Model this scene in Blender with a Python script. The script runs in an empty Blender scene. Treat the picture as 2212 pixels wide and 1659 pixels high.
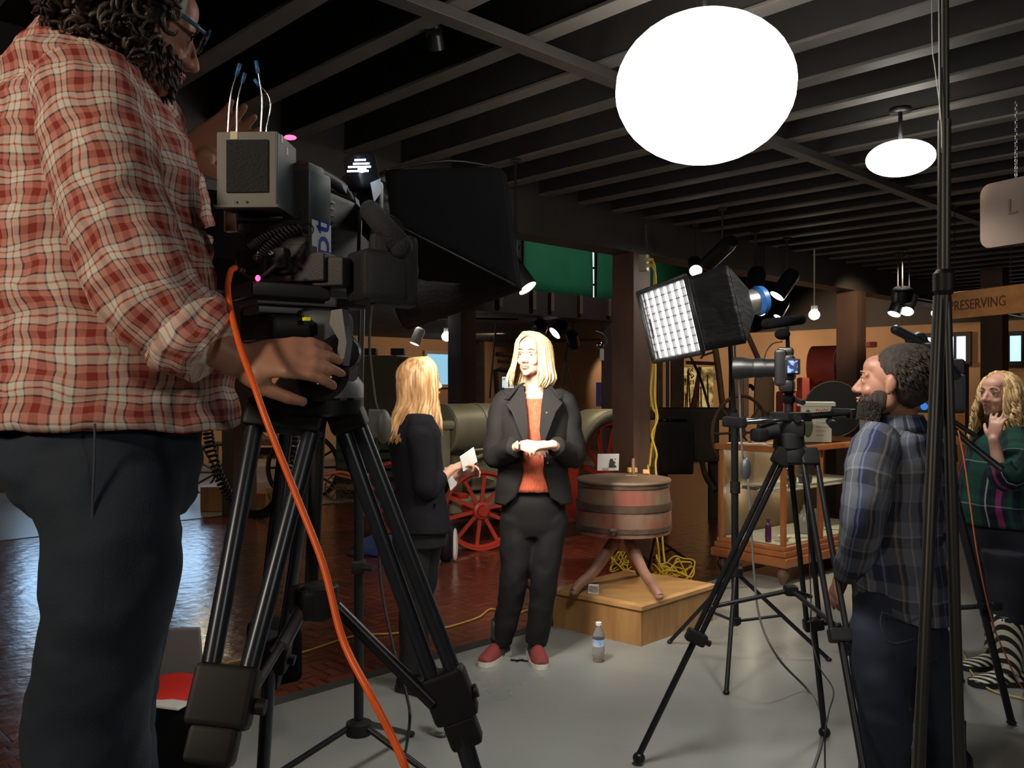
import bpy, bmesh, math, random
from mathutils import Vector, Matrix, noise
from math import pi, sin, cos, radians as rad
random.seed(7)
S = bpy.context.scene
COL = S.collection
V = Vector
# ------------------------------------------------------------------ camera, world, exposure
CAMH = 1.45; FPX = 1850.0; IW, IH = 2212, 1659
cd = bpy.data.cameras.new('camera'); cam = bpy.data.objects.new('camera', cd); COL.objects.link(cam)
cam.location = (0, 0, CAMH); cam.rotation_euler = (pi/2, 0, 0)
cd.sensor_width = 36; cd.lens = FPX/IW*36; cd.clip_start = 0.05; cd.clip_end = 100
S.camera = cam
S.view_settings.view_transform = 'Standard'; S.view_settings.look = 'None'
S.view_settings.gamma = 1; S.view_settings.use_curve_mapping = False
S.view_settings.exposure = 0.0
W = bpy.data.worlds.new('world'); S.world = W; W.use_nodes = True
W.node_tree.nodes['Background'].inputs[0].default_value = (0.55, 0.6, 0.7, 1)
W.node_tree.nodes['Background'].inputs[1].default_value = 0.012
S.cycles.max_bounces = 6; S.cycles.diffuse_bounces = 3; S.cycles.glossy_bounces = 3
S.cycles.transmission_bounces = 6; S.cycles.transparent_max_bounces = 8
S.cycles.caustics_reflective = False; S.cycles.caustics_refractive = False
S.cycles.sample_clamp_indirect = 3; S.cycles.use_adaptive_sampling = True; S.cycles.adaptive_threshold = .02

TH = rad(44)
EU = V((cos(TH), sin(TH), 0)); EV = V((-sin(TH), cos(TH), 0))
RUV = Matrix.Rotation(TH, 3, 'Z')
def P(px, py, D): return V(((px-IW/2)/FPX*D, D, CAMH-(py-IH/2)/FPX*D))
def FL(px, py, z=0.0):
    D = (CAMH-z)*FPX/(py-IH/2); return V(((px-IW/2)/FPX*D, D, z))
def UVZ(u, v, z=0): return EU*u+EV*v+V((0, 0, z))
def lerp(a, b, t): return a+(b-a)*t

# ------------------------------------------------------------------ lights of the room
def light(name, kind, loc, energy, color, size=0.1, target=None, spot=60, blend=0.5):
    ld = bpy.data.lights.new(name, kind); ld.energy = energy; ld.color = color
    if kind == 'AREA': ld.size = size
    elif kind == 'SPOT': ld.spot_size = rad(spot); ld.spot_blend = blend; ld.shadow_soft_size = size
    else: ld.shadow_soft_size = size
    o = bpy.data.objects.new(name, ld); COL.objects.link(o); o.location = loc
    if target is not None: o.rotation_euler = (V(target)-V(loc)).to_track_quat('-Z', 'Y').to_euler()
    return o
WARM = (1, .78, .52); NEUT = (1, .93, .82); COOL = (.75, .87, 1)
# added fill lights behind and beside the photographer, no lamps built there
light('fill_behind_left', 'AREA', (-2.2, -0.6, 2.68), 42, (1, .82, .62), .35, (-1.2, 1.7, 1.7))
light('fill_behind_right', 'AREA', (2.4, -1.2, 2.68), 22, NEUT, .4, (2.2, 3.2, .8))
light('big_ceiling_lamp_light', 'SPOT', P(1522, 192, 2.75)-V((0, 0, .26)), 100, (1, .95, .85), .2, P(1522, 192, 2.75)-V((0, -.1, 2)), 150, .6)
light('small_ceiling_lamp_light', 'SPOT', P(1945, 342, 4.1)-V((0, 0, .1)), 50, (1, .95, .85), .1, P(1945, 342, 4.1)-V((0, -.1, 2)), 150, .6)
# warm exhibit spots
for nm, a, b, e, sp in (('spot_tractor', UVZ(7.2, 5.2, 3.0), UVZ(6.2, 6.3, .6), 130, 70),
                    ('spot_right_wall', UVZ(12.6, 9, 2.4), UVZ(15, 9.2, 1.4), 170, 95),
                    ('spot_right_wall_b', UVZ(12.6, 7.0, 2.4), UVZ(15, 6.6, 1.4), 170, 95),
                    ('spot_end_wall', UVZ(7.8, 12.6, 2.38), UVZ(7.6, 15, 1.7), 110, 100),
                    ('spot_end_wall_b', UVZ(11.6, 12.2, 2.38), UVZ(11.5, 15, 1.5), 110, 100),
                    ('spot_picture', UVZ(13.9, 12.4, 2.3), UVZ(15, 12.3, 1.5), 60, 60),
                    ('spot_far_right', UVZ(12.5, 3.2, 2.6), UVZ(14.8, 3.6, 1.2), 70, 90),
                    ('spot_case', UVZ(7.2, 2.2, 2.6), UVZ(5.8, 3.1, .5), 260, 55),
                    ('spot_left_exhibit', UVZ(4.5, 10.2, 2.35), UVZ(5.2, 12.5, .4), 60, 110),
                    ('spot_machine', UVZ(8.4, 3.2, 2.6), UVZ(10.0, 4.95, 1.6), 130, 50)):
    light(nm, 'SPOT', a, e, WARM, .06, b, sp)
light('spot_sign', 'SPOT', P(1990, 250, 3.6), 60, WARM, .05, P(2150, 655, 5.9), 30)  # spot added to brighten the PRESERVING sign, no lamp built at this point
light('spot_washer', 'SPOT', P(1945, 375, 4.1), 170, (1, .86, .66), .08, FL(1350, 1240), 40)
light('spot_green', 'SPOT', UVZ(9.6, 6.4, 4.6), 95, NEUT, .1, UVZ(10, 9.1, 3.2), 90)
light('glow_video_hall', 'SPOT', UVZ(6.6, 3.2, 2.6), 40, (1, .9, .75), .1, UVZ(4.6, 4.6, 1.0), 60)

# ------------------------------------------------------------------ tags
def tag(o, label=None, cat=None, group=None, kind=None):
    if label: o['label'] = label
    if cat: o['category'] = cat
    if group: o['group'] = group
    if kind: o['kind'] = kind
    return o
def thing(name, label, cat, loc=(0, 0, 0), group=None):
    o = bpy.data.objects.new(name, None); COL.objects.link(o); o.location = loc
    o.empty_display_size = .1
    bpy.context.view_layer.update()
    return tag(o, label, cat, group)
# ------------------------------------------------------------------ materials
def new_mat(name):
    m = bpy.data.materials.new(name); m.use_nodes = True
    nt = m.node_tree; return m, nt, nt.nodes['Principled BSDF']
def mat(name, c, rough=.6, metal=0, noise_amt=0, scale=20, bump=0, stretch=(1, 1, 1), em=None, es=0, c2=None, coat=0, sheen=0, trans=0, ior=1.45, bscale=None, spec=.5):
    m, nt, b = new_mat(name)
    b.inputs['Base Color'].default_value = (*c, 1); b.inputs['Roughness'].default_value = rough
    b.inputs['Metallic'].default_value = metal; b.inputs['Specular IOR Level'].default_value = spec
    if coat: b.inputs['Coat Weight'].default_value = coat; b.inputs['Coat Roughness'].default_value = .15
    if sheen: b.inputs['Sheen Weight'].default_value = sheen
    if trans: b.inputs['Transmission Weight'].default_value = trans; b.inputs['IOR'].default_value = ior
    if em: b.inputs['Emission Color'].default_value = (*em, 1); b.inputs['Emission Strength'].default_value = es
    if noise_amt or bump or c2:
        tc = nt.nodes.new('ShaderNodeTexCoord'); mp = nt.nodes.new('ShaderNodeMapping')
        mp.inputs['Scale'].default_value = stretch
        nt.links.new(tc.outputs['Object'], mp.inputs[0])
        n = nt.nodes.new('ShaderNodeTexNoise'); n.inputs['Scale'].default_value = scale; n.inputs['Detail'].default_value = 5
        nt.links.new(mp.outputs[0], n.inputs['Vector'])
        cr = nt.nodes.new('ShaderNodeValToRGB')
        d = c2 if c2 else tuple(x*(1-noise_amt) for x in c)
        cr.color_ramp.elements[0].color = (*d, 1); cr.color_ramp.elements[1].color = (*c, 1)
        cr.color_ramp.elements[0].position = .35; cr.color_ramp.elements[1].position = .65
        nt.links.new(n.outputs['Fac'], cr.inputs[0]); nt.links.new(cr.outputs[0], b.inputs['Base Color'])
        if bump:
            bp = nt.nodes.new('ShaderNodeBump'); bp.inputs['Strength'].default_value = bump; bp.inputs['Distance'].default_value = .01
            if bscale:
                n2 = nt.nodes.new('ShaderNodeTexNoise'); n2.inputs['Scale'].default_value = bscale
                nt.links.new(tc.outputs['Object'], n2.inputs['Vector']); nt.links.new(n2.outputs['Fac'], bp.inputs['Height'])
            else: nt.links.new(n.outputs['Fac'], bp.inputs['Height'])
            nt.links.new(bp.outputs[0], b.inputs['Normal'])
    return m
def emit(name, c, s):
    m, nt, b = new_mat(name); b.inputs['Base Color'].default_value = (*c, 1)
    b.inputs['Emission Color'].default_value = (*c, 1); b.inputs['Emission Strength'].default_value = s
    return m
def plaid(name, warp, weft, pw, ph, rough=.85, mixf=.5, noise_s=2.0):
    """cloth woven from two sets of coloured bands; UV in metres"""
    m, nt, b = new_mat(name); N = nt.nodes; L = nt.links
    uv = N.new('ShaderNodeUVMap'); sp = N.new('ShaderNodeSeparateXYZ')
    dn = N.new('ShaderNodeTexNoise'); dn.inputs['Scale'].default_value = 9; dn.inputs['Detail'].default_value = 2
    L.new(uv.outputs[0], dn.inputs['Vector'])
    mx0 = N.new('ShaderNodeVectorMath'); mx0.operation = 'SCALE'; mx0.inputs['Scale'].default_value = .012*noise_s
    L.new(dn.outputs['Color'], mx0.inputs[0])
    ad = N.new('ShaderNodeVectorMath'); ad.operation = 'ADD'; L.new(uv.outputs[0], ad.inputs[0]); L.new(mx0.outputs[0], ad.inputs[1])
    L.new(ad.outputs[0], sp.inputs[0])
    outs = []
    for ax, bands, per in ((0, warp, pw), (1, weft, ph)):
        d = N.new('ShaderNodeMath'); d.operation = 'DIVIDE'; d.inputs[1].default_value = per; L.new(sp.outputs[ax], d.inputs[0])
        f = N.new('ShaderNodeMath'); f.operation = 'FRACT'; L.new(d.outputs[0], f.inputs[0])
        r = N.new('ShaderNodeValToRGB'); cr = r.color_ramp; cr.interpolation = 'LINEAR'
        pts = []
        for i, (p, c) in enumerate(bands):
            q = bands[i+1][0] if i+1 < len(bands) else 1
            pts += [(p+.006, c), (q-.006, c)]
        while len(cr.elements) < len(pts): cr.elements.new(.5)
        for e, (p, c) in zip(cr.elements, pts): e.position = p; e.color = (*c, 1)
        L.new(f.outputs[0], r.inputs[0]); outs.append(r.outputs[0])
    mx = N.new('ShaderNodeMix'); mx.data_type = 'RGBA'; mx.inputs[0].default_value = mixf
    L.new(outs[0], mx.inputs[6]); L.new(outs[1], mx.inputs[7]); L.new(mx.outputs[2], b.inputs['Base Color'])
    b.inputs['Roughness'].default_value = rough; b.inputs['Specular IOR Level'].default_value = .2
    wn = N.new('ShaderNodeTexNoise'); wn.inputs['Scale'].default_value = 14; wn.inputs['Detail'].default_value = 3
    tc = N.new('ShaderNodeTexCoord'); L.new(tc.outputs['Object'], wn.inputs['Vector'])
    bp = N.new('ShaderNodeBump'); bp.inputs['Strength'].default_value = .35; bp.inputs['Distance'].default_value = .012
    L.new(wn.outputs['Fac'], bp.inputs['Height']); L.new(bp.outputs[0], b.inputs['Normal'])
    return m
# ------------------------------------------------------------------ mesh collector
def frame(fwd, up=(0, 0, 1)):
    """matrix with columns right, forward, up"""
    f = V(fwd).normalized(); u = V(up); r = f.cross(u).normalized(); u = r.cross(f).normalized()
    return Matrix((r, f, u)).transposed()
def crom(pts, k):
    """smooth curve through points"""
    if len(pts) < 3 or k <= 1: return [V(p) for p in pts]
    p = [V(q) for q in pts]; p = [p[0]*2-p[1]]+p+[p[-1]*2-p[-2]]; out = []
    for i in range(1, len(p)-2):
        for j in range(k):
            t = j/k; a, b, c, d = p[i-1], p[i], p[i+1], p[i+2]
            out.append(.5*((2*b)+(c-a)*t+(2*a-5*b+4*c-d)*t*t+(3*b-a-3*c+d)*t**3))
    out.append(p[-2]); return out
def clin(vals, k):
    out = []
    for i in range(len(vals)-1):
        for j in range(k):
            t = j/k; t = t*t*(3-2*t); out.append(vals[i]*(1-t)+vals[i+1]*t)
    out.append(vals[-1]); return out
class MB:
    nocap = False
    def __init__(s): s.v = []; s.f = []; s.uv = {}
    def add(s, vs, fs, uvs=None):
        o = len(s.v); s.v += [V(x) for x in vs]
        for i, f in enumerate(fs):
            if uvs: s.uv[len(s.f)] = uvs[i]
            s.f.append([o+j for j in f])
        return s
    def box(s, c, size, R=None, bev=0.0):
        R = R or Matrix.Identity(3); c = V(c); h = [x/2 for x in size]; b = min(bev, min(h)*.9)
        if b <= 0:
            vs = [c+R@V((x*h[0], y*h[1], z*h[2])) for z in (-1, 1) for y in (-1, 1) for x in (-1, 1)]
            return s.add(vs, [(0, 2, 3, 1), (4, 5, 7, 6), (0, 1, 5, 4), (2, 6, 7, 3), (0, 4, 6, 2), (1, 3, 7, 5)])
        bm = bmesh.new(); bmesh.ops.create_cube(bm, size=1)
        for v in bm.verts: v.co = V((v.co.x*size[0], v.co.y*size[1], v.co.z*size[2]))
        bmesh.ops.bevel(bm, geom=bm.edges[:], offset=b, segments=2, affect='EDGES', profile=.5)
        vs = [c+R@v.co for v in bm.verts]; bm.verts.index_update()
        fs = [[v.index for v in f.verts] for f in bm.faces]; bm.free()
        return s.add(vs, fs)
    def bb(s, lo, hi, R=None, bev=0):
        """box by corners given in the frame R"""
        R = R or RUV; lo = V(lo); hi = V(hi)
        return s.box(R@((lo+hi)/2), hi-lo, R, bev)
    def tube(s, pts, r, n=10, k=1, closed=False, flat=1.0, uvscale=None, up=None):
        pts = crom(pts, k) if k > 1 else [V(p) for p in pts]
        if not isinstance(r, (list, tuple)): r = [r]*len(pts)
        elif k > 1 and len(r) != len(pts): r = clin(list(r), k)
        m = len(pts); rings = []; nrm = None
        for i in range(m):
            a = pts[(i-1) % m] if closed else pts[max(i-1, 0)]
            b = pts[(i+1) % m] if closed else pts[min(i+1, m-1)]
            t = (b-a); t = t.normalized() if t.length > 1e-9 else V((0, 0, 1))
            if nrm is None:
                g = V(up) if up is not None else (V((0, 0, 1)) if abs(t.z) < .9 else V((1, 0, 0)))
                nrm = (g-t*g.dot(t)).normalized()
            else:
                nrm = nrm-t*nrm.dot(t)
                nrm = nrm.normalized() if nrm.length > 1e-6 else t.orthogonal().normalized()
            bi = t.cross(nrm)
            rings.append([pts[i]+nrm*cos(2*pi*j/n)*r[i]*flat+bi*sin(2*pi*j/n)*r[i] for j in range(n)])
        vs = [q for g in rings for q in g]; fs = []; uvs = []
        L = [0]
        for i in range(1, m): L.append(L[-1]+(pts[i]-pts[i-1]).length)
        C = 2*pi*max(r)
        for i in range(m if closed else m-1):
            for j in range(n):
                a = i*n+j; b = i*n+(j+1) % n; c = ((i+1) % m)*n+(j+1) % n; d = ((i+1) % m)*n+j
                fs.append((a, b, c, d))
                l1 = L[i+1] if i+1 < m else L[i]+.1
                uvs.append([(j/n*C, L[i]), ((j+1)/n*C, L[i]), ((j+1)/n*C, l1), (j/n*C, l1)])
        if not closed:
            fs.append(tuple(range(n-1, -1, -1))); uvs.append([(0, 0)]*n)
            fs.append(tuple((m-1)*n+j for j in range(n))); uvs.append([(0, 0)]*n)
        return s.add(vs, fs, uvs)
    def cap(s, pts, r, n=12, k=1, flat=1.0):
        """tube with round ends"""
        if not isinstance(r, (list, tuple)): r = [r]*len(pts)
        s.tube(pts, r, n, k, flat=flat); s.ell(pts[0], [r[0]]*3, n=n); s.ell(pts[-1], [r[-1]]*3, n=n); return s
    def ell(s, c, r, R=None, n=16, m=10):
        R = R or Matrix.Identity(3); c = V(c); vs = [c+R@V((0, 0, -r[2]))]
        for i in range(1, m):
            a = -pi/2+pi*i/m
            for j in range(n):
                b = 2*pi*j/n; vs.append(c+R@V((r[0]*cos(a)*cos(b), r[1]*cos(a)*sin(b), r[2]*sin(a))))
        vs.append(c+R@V((0, 0, r[2]))); fs = []
        for j in range(n): fs.append((0, 1+(j+1) % n, 1+j))
        for i in range(m-2):
            for j in range(n): a = 1+i*n; fs.append((a+j, a+(j+1) % n, a+n+(j+1) % n, a+n+j))
        t = len(vs)-1; a = 1+(m-2)*n
        for j in range(n): fs.append((a+j, a+(j+1) % n, t))
        return s.add(vs, fs)
    def lathe(s, prof, c, R=None, n=24, a0=0, a1=2*pi):
        """profile of (radius, height) turned about the frame's third axis"""
        R = R or Matrix.Identity(3); c = V(c); full = abs(a1-a0-2*pi) < 1e-4; q = n if full else n+1; vs = []
        for (r, z) in prof:
            for j in range(q): b = a0+(a1-a0)*j/n; vs.append(c+R@V((r*cos(b), r*sin(b), z)))
        fs = []
        for i in range(len(prof)-1):
            for j in range(n): a = i*q+j; b = i*q+(j+1) % q; fs.append((a, b, b+q, a+q))
        if full and (V((prof[0][0], prof[0][1], 0))-V((prof[-1][0], prof[-1][1], 0))).length > 1e-6 and not s.nocap:
            if prof[0][0] > 1e-6: fs.append(tuple(range(q-1, -1, -1)))
            if prof[-1][0] > 1e-6: fs.append(tuple((len(prof)-1)*q+j for j in range(q)))
        return s.add(vs, fs)
    def cyl(s, a, b, r0, r1=None, n=20):
        r1 = r0 if r1 is None else r1; a = V(a); b = V(b)
        R = (b-a).to_track_quat('Z', 'Y').to_matrix(); return s.lathe([(r0, 0), (r1, (b-a).length)], a, R, n)
    def prism(s, poly, c, R, th):
        """outline in the frame's x,z plane, thickness along y"""
        c = V(c); n = len(poly); vs = [c+R@V((x, -th/2, z)) for x, z in poly]+[c+R@V((x, th/2, z)) for x, z in poly]
        fs = [tuple(range(n)), tuple(range(2*n-1, n-1, -1))]+[(i, i+n, (i+1) % n+n, (i+1) % n) for i in range(n)]
        return s.add(vs, fs)
    def loft(s, secs, n=32, k=4, gap=None, cap=True, e=2.0, uoff=0):
        """secs: (centre, right vec, forward vec, half width, half depth); gap: half angle left open in front"""
        cs = crom([q[0] for q in secs], k); Rs = crom([q[1] for q in secs], k); Fs = crom([q[2] for q in secs], k)
        ws = clin([q[3] for q in secs], k); ds = clin([q[4] for q in secs], k)
        gs = clin(gap, k) if gap else [0]*len(cs); m = len(cs); q = n+1 if gap else n; vs = []
        C = 2*pi*(sum(ws)/m+sum(ds)/m)/2; L = [0]
        for i in range(1, m): L.append(L[-1]+(cs[i]-cs[i-1]).length)
        for i in range(m):
            Rv = Rs[i].normalized(); Fv = Fs[i].normalized()
            for j in range(q):
                a = gs[i]+(2*pi-2*gs[i])*j/n; x = sin(a); y = cos(a)
                if e != 2: x = math.copysign(abs(x)**(2/e), x); y = math.copysign(abs(y)**(2/e), y)
                vs.append(cs[i]+Rv*x*ws[i]+Fv*y*ds[i])
        fs = []; uvs = []
        for i in range(m-1):
            for j in range(n):
                a = i*q+j; b = i*q+(j+1) % q if not gap else a+1; fs.append((a, a+q, b+q, b))
                u0 = j/n*C+uoff; u1 = (j+1)/n*C+uoff
                uvs.append([(u0, L[i]), (u0, L[i+1]), (u1, L[i+1]), (u1, L[i])])
        if cap and not gap:
            for i, rev in ((0, 0), (m-1, 1)):
                f = tuple(i*q+j for j in range(n)); fs.append(f[::-1] if rev else f); uvs.append([(0, 0)]*n)
        return s.add(vs, fs, uvs)
    def wobble(s, amp, scale, seed=0, aniso=(1, 1, 1), start=0):
        """folds: push the points along a smooth noise field"""
        for i in range(start, len(s.v)):
            p = s.v[i]; q = V((p.x*aniso[0], p.y*aniso[1], p.z*aniso[2]))*scale+V((seed, seed*1.7, 0))
            s.v[i] = p+noise.noise_vector(q)*amp
        return s
    def mesh(s, name):
        me = bpy.data.meshes.new(name); me.from_pydata([tuple(v) for v in s.v], [], s.f)
        if s.uv:
            ul = me.uv_layers.new(name='UVMap')
            for p in me.polygons:
                u = s.uv.get(p.index)
                if u:
                    for k, li in enumerate(p.loop_indices): ul.data[li].uv = u[k % len(u)]
        me.validate(); return me
    def build(s, name, m, parent=None, smooth=38, **kw):
        me = s.mesh(name)
        return finish(me, name, m, parent, smooth, **kw)
def finish(me, name, m, parent=None, smooth=38, solid=0, sub=0, weld=0):
    if solid or sub or weld:
        t = bpy.data.objects.new('t', me); COL.objects.link(t)
        if weld: w = t.modifiers.new('w', 'WELD'); w.merge_threshold = weld
        if sub: w = t.modifiers.new('s', 'SUBSURF'); w.levels = sub; w.render_levels = sub
        if solid: w = t.modifiers.new('o', 'SOLIDIFY'); w.thickness = solid; w.offset = 0
        dg = bpy.context.evaluated_depsgraph_get(); me = bpy.data.meshes.new_from_object(t.evaluated_get(dg))
        bpy.data.objects.remove(t)
    me.polygons.foreach_set('use_smooth', [True]*len(me.polygons))
    if smooth < 180:
        me.set_sharp_from_angle(angle=rad(smooth))
        if len(me.polygons) < 6000:
            t = bpy.data.objects.new('t', me); COL.objects.link(t); w = t.modifiers.new('w', 'WEIGHTED_NORMAL'); w.keep_sharp = True; w.weight = 80
            dg = bpy.context.evaluated_depsgraph_get(); me = bpy.data.meshes.new_from_object(t.evaluated_get(dg)); bpy.data.objects.remove(t)
    me.materials.clear(); me.materials.append(m)
    o = bpy.data.objects.new(name, me); COL.objects.link(o)
    if parent is not None:
        o.parent = parent; o.matrix_parent_inverse = parent.matrix_world.inverted()
    return o
def fuse(mb, name, m, parent, voxel=.006, it=6, fac=.5):
    """one continuous skin over overlapping volumes"""
    me = mb.mesh(name); t = bpy.data.objects.new('t', me); COL.objects.link(t)
    r = t.modifiers.new('r', 'REMESH'); r.mode = 'VOXEL'; r.voxel_size = voxel
    if it: w = t.modifiers.new('s', 'SMOOTH'); w.factor = fac; w.iterations = it
    dg = bpy.context.evaluated_depsgraph_get(); me = bpy.data.meshes.new_from_object(t.evaluated_get(dg))
    bpy.data.objects.remove(t)
    return finish(me, name, m, parent, 180)
def split_loose(o):
    """each loose piece becomes a part of its own"""
    bm = bmesh.new(); bm.from_mesh(o.data); bm.verts.ensure_lookup_table(); seen = set(); isl = []
    for v in bm.verts:
        if v.index in seen: continue
        st = [v]; g = set()
        while st:
            x = st.pop()
            if x.index in g: continue
            g.add(x.index); st += [e.other_vert(x) for e in x.link_edges]
        seen |= g; isl.append(g)
    if len(isl) < 2: bm.free(); return
    for g in isl[1:]:
        b2 = bm.copy(); b2.verts.ensure_lookup_table(); bmesh.ops.delete(b2, geom=[v for v in b2.verts if v.index not in g], context='VERTS')
        me = bpy.data.meshes.new(o.name); b2.to_mesh(me); b2.free(); me.materials.append(o.data.materials[0])
        c = o.copy(); c.data = me; COL.objects.link(c)
    bmesh.ops.delete(bm, geom=[v for v in bm.verts if v.index not in isl[0]], context='VERTS'); bm.to_mesh(o.data); bm.free()
def text(s, name, body, size, loc, R, m, parent, ext=.001, align='LEFT', sx=1.0):
    fc = bpy.data.curves.new(name, 'FONT'); fc.body = body; fc.size = size; fc.extrude = ext; fc.align_x = align; fc.resolution_u = 3
    fc.materials.append(m); o = bpy.data.objects.new(name, fc); COL.objects.link(o)
    M = Matrix((R@V((1, 0, 0)), R@V((0, 0, 1)), -(R@V((0, 1, 0))))).transposed().to_4x4()   # letters stand in the frame's x,z plane
    o.matrix_world = Matrix.Translation(loc)@M@Matrix.Diagonal((sx, 1, 1, 1))
    mw = o.matrix_world.copy(); bpy.context.view_layer.update(); dg = bpy.context.evaluated_depsgraph_get(); me = bpy.data.meshes.new_from_object(o.evaluated_get(dg)); bpy.data.objects.remove(o)
    o = bpy.data.objects.new(name, me); COL.objects.link(o); me.materials.clear(); me.materials.append(m); o.matrix_world = mw
    if parent is not None: o.parent = parent; o.matrix_parent_inverse = parent.matrix_world.inverted()
    return o
def struct(name, mb, m, parent=None, **kw):
    o = mb.build(name, m, parent, **kw)
    if parent is None: o['kind'] = 'structure'
    return o
# shared materials
M_BLACK = mat('black_paint', (.010, .010, .011), .5, spec=.3)
M_BLACKM = mat('black_metal', (.016, .017, .02), .35, .3, spec=.35)
M_RUBBER = mat('rubber', (.01, .01, .01), .7)
M_FABB = mat('black_fabric', (.004, .004, .005), .95, bump=.4, scale=30, spec=.08)
M_CARB = mat('graphite_tube', (.03, .036, .048), .3, .4)
M_GREYM = mat('grey_metal', (.16, .16, .17), .4, .6)
M_CHROME = mat('chrome', (.7, .7, .7), .15, 1)
M_WHITE = mat('white_card', (.8, .8, .78), .6)
M_PAPER = mat('paper', (.75, .74, .7), .7)
M_LAMPON = emit('lamp_face', (1, .93, .8), 14)
M_YEL = mat('yellow_cord', (.75, .52, .04), .45)
# ================================================================== the room
def coords(nt, kind='Object', scale=(1, 1, 1), rotz=0):
    tc = nt.nodes.new('ShaderNodeTexCoord'); mp = nt.nodes.new('ShaderNodeMapping')
    mp.inputs['Scale'].default_value = scale; mp.inputs['Rotation'].default_value = (0, 0, rotz)
    nt.links.new(tc.outputs[kind], mp.inputs[0]); return mp.outputs[0]
def concrete():
    m, nt, b = new_mat('polished_concrete'); c = coords(nt)
    n = nt.nodes.new('ShaderNodeTexNoise'); n.inputs['Scale'].default_value = 1.3; n.inputs['Detail'].default_value = 8
    n.inputs['Distortion'].default_value = .6; nt.links.new(c, n.inputs['Vector'])
    r = nt.nodes.new('ShaderNodeValToRGB'); r.color_ramp.elements[0].position = .3; r.color_ramp.elements[1].position = .75
    r.color_ramp.elements[0].color = (.23, .245, .24, 1); r.color_ramp.elements[1].color = (.31, .32, .305, 1)
    nt.links.new(n.outputs['Fac'], r.inputs[0]); nt.links.new(r.outputs[0], b.inputs['Base Color'])
    r2 = nt.nodes.new('ShaderNodeMapRange'); r2.inputs[3].default_value = .2; r2.inputs[4].default_value = .42
    nt.links.new(n.outputs['Fac'], r2.inputs[0]); nt.links.new(r2.outputs[0], b.inputs['Roughness'])
    n2 = nt.nodes.new('ShaderNodeTexNoise'); n2.inputs['Scale'].default_value = 6; nt.links.new(c, n2.inputs['Vector'])
    bp = nt.nodes.new('ShaderNodeBump'); bp.inputs['Strength'].default_value = .12; bp.inputs['Distance'].default_value = .02
    nt.links.new(n2.outputs['Fac'], bp.inputs['Height']); nt.links.new(bp.outputs[0], b.inputs['Normal'])
    return m
def herringbone():
    m, nt, b = new_mat('brick_paving'); N = nt.nodes; L = nt.links
    # blocks of laid bricks, turned in alternating squares
    c = coords(nt, scale=(1, 1, 1), rotz=-TH)
    ch = N.new('ShaderNodeTexChecker'); ch.inputs['Scale'].default_value = 1/.205; L.new(c, ch.inputs['Vector'])
    outs = []
    for rz in (0, pi/2):
        mp = N.new('ShaderNodeMapping'); mp.inputs['Rotation'].default_value = (0, 0, rz); L.new(c, mp.inputs[0])
        br = N.new('ShaderNodeTexBrick'); br.offset = .5; br.inputs['Scale'].default_value = 1
        br.inputs['Brick Width'].default_value = .205; br.inputs['Row Height'].default_value = .068
        br.inputs['Mortar Size'].default_value = .006; br.inputs['Mortar Smooth'].default_value = .3
        br.inputs['Color1'].default_value = (.17, .042, .024, 1); br.inputs['Color2'].default_value = (.095, .024, .015, 1)
        br.inputs['Mortar'].default_value = (.03, .016, .012, 1); br.inputs['Bias'].default_value = -.1
        L.new(mp.outputs[0], br.inputs['Vector']); outs.append(br)
    mx = N.new('ShaderNodeMix'); mx.data_type = 'RGBA'; L.new(ch.outputs['Fac'], mx.inputs[0])
    L.new(outs[0].outputs['Color'], mx.inputs[6]); L.new(outs[1].outputs['Color'], mx.inputs[7])
    mf = N.new('ShaderNodeMix'); L.new(ch.outputs['Fac'], mf.inputs[0]); L.new(outs[0].outputs['Fac'], mf.inputs[2]); L.new(outs[1].outputs['Fac'], mf.inputs[3])
    L.new(mx.outputs[2], b.inputs['Base Color'])
    n = N.new('ShaderNodeTexNoise'); n.inputs['Scale'].default_value = 9; n.inputs['Detail'].default_value = 6; L.new(c, n.inputs['Vector'])
    ad = N.new('ShaderNodeMath'); ad.operation = 'MULTIPLY_ADD'; ad.inputs[1].default_value = -.7; L.new(mf.outputs[0], ad.inputs[0]); L.new(n.outputs['Fac'], ad.inputs[2])
    bp = N.new('ShaderNodeBump'); bp.inputs['Strength'].default_value = .55; bp.inputs['Distance'].default_value = .007
    L.new(ad.outputs[0], bp.inputs['Height']); L.new(bp.outputs[0], b.inputs['Normal'])
    b.inputs['Roughness'].default_value = .2; b.inputs['Specular IOR Level'].default_value = .5
    return m
M_CONC = concrete(); M_BRICK = herringbone()
M_STRIP = mat('dark_edge_strip', (.035, .038, .035), .5)
M_CEIL = mat('dark_brown_boards', (.026, .021, .019), .75, c2=(.018, .015, .013), scale=3, stretch=(1, 1, 1))
M_JOIST = mat('painted_joist', (.125, .112, .10), .6, c2=(.095, .085, .077), scale=4)
M_BEAM = mat('dark_painted_beam', (.06, .052, .048), .55, c2=(.045, .038, .034), scale=3)
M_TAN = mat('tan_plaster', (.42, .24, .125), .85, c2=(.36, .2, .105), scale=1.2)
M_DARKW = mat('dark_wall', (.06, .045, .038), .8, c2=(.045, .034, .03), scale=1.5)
M_POST = mat('brown_painted_post', (.105, .056, .038), .6, c2=(.075, .038, .027), scale=6, stretch=(1, 1, .25), bump=.3)
M_FASC = mat('loft_face', (.035, .027, .024), .7)
M_STUD = mat('stud_wood', (.15, .095, .07), .7)
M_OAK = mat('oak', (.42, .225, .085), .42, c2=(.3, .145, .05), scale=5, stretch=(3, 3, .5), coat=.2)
M_OAKTOP = mat('oak_top', (.52, .3, .12), .4, c2=(.42, .225, .085), scale=4, stretch=(.6, 4, 4), coat=.25)
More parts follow.
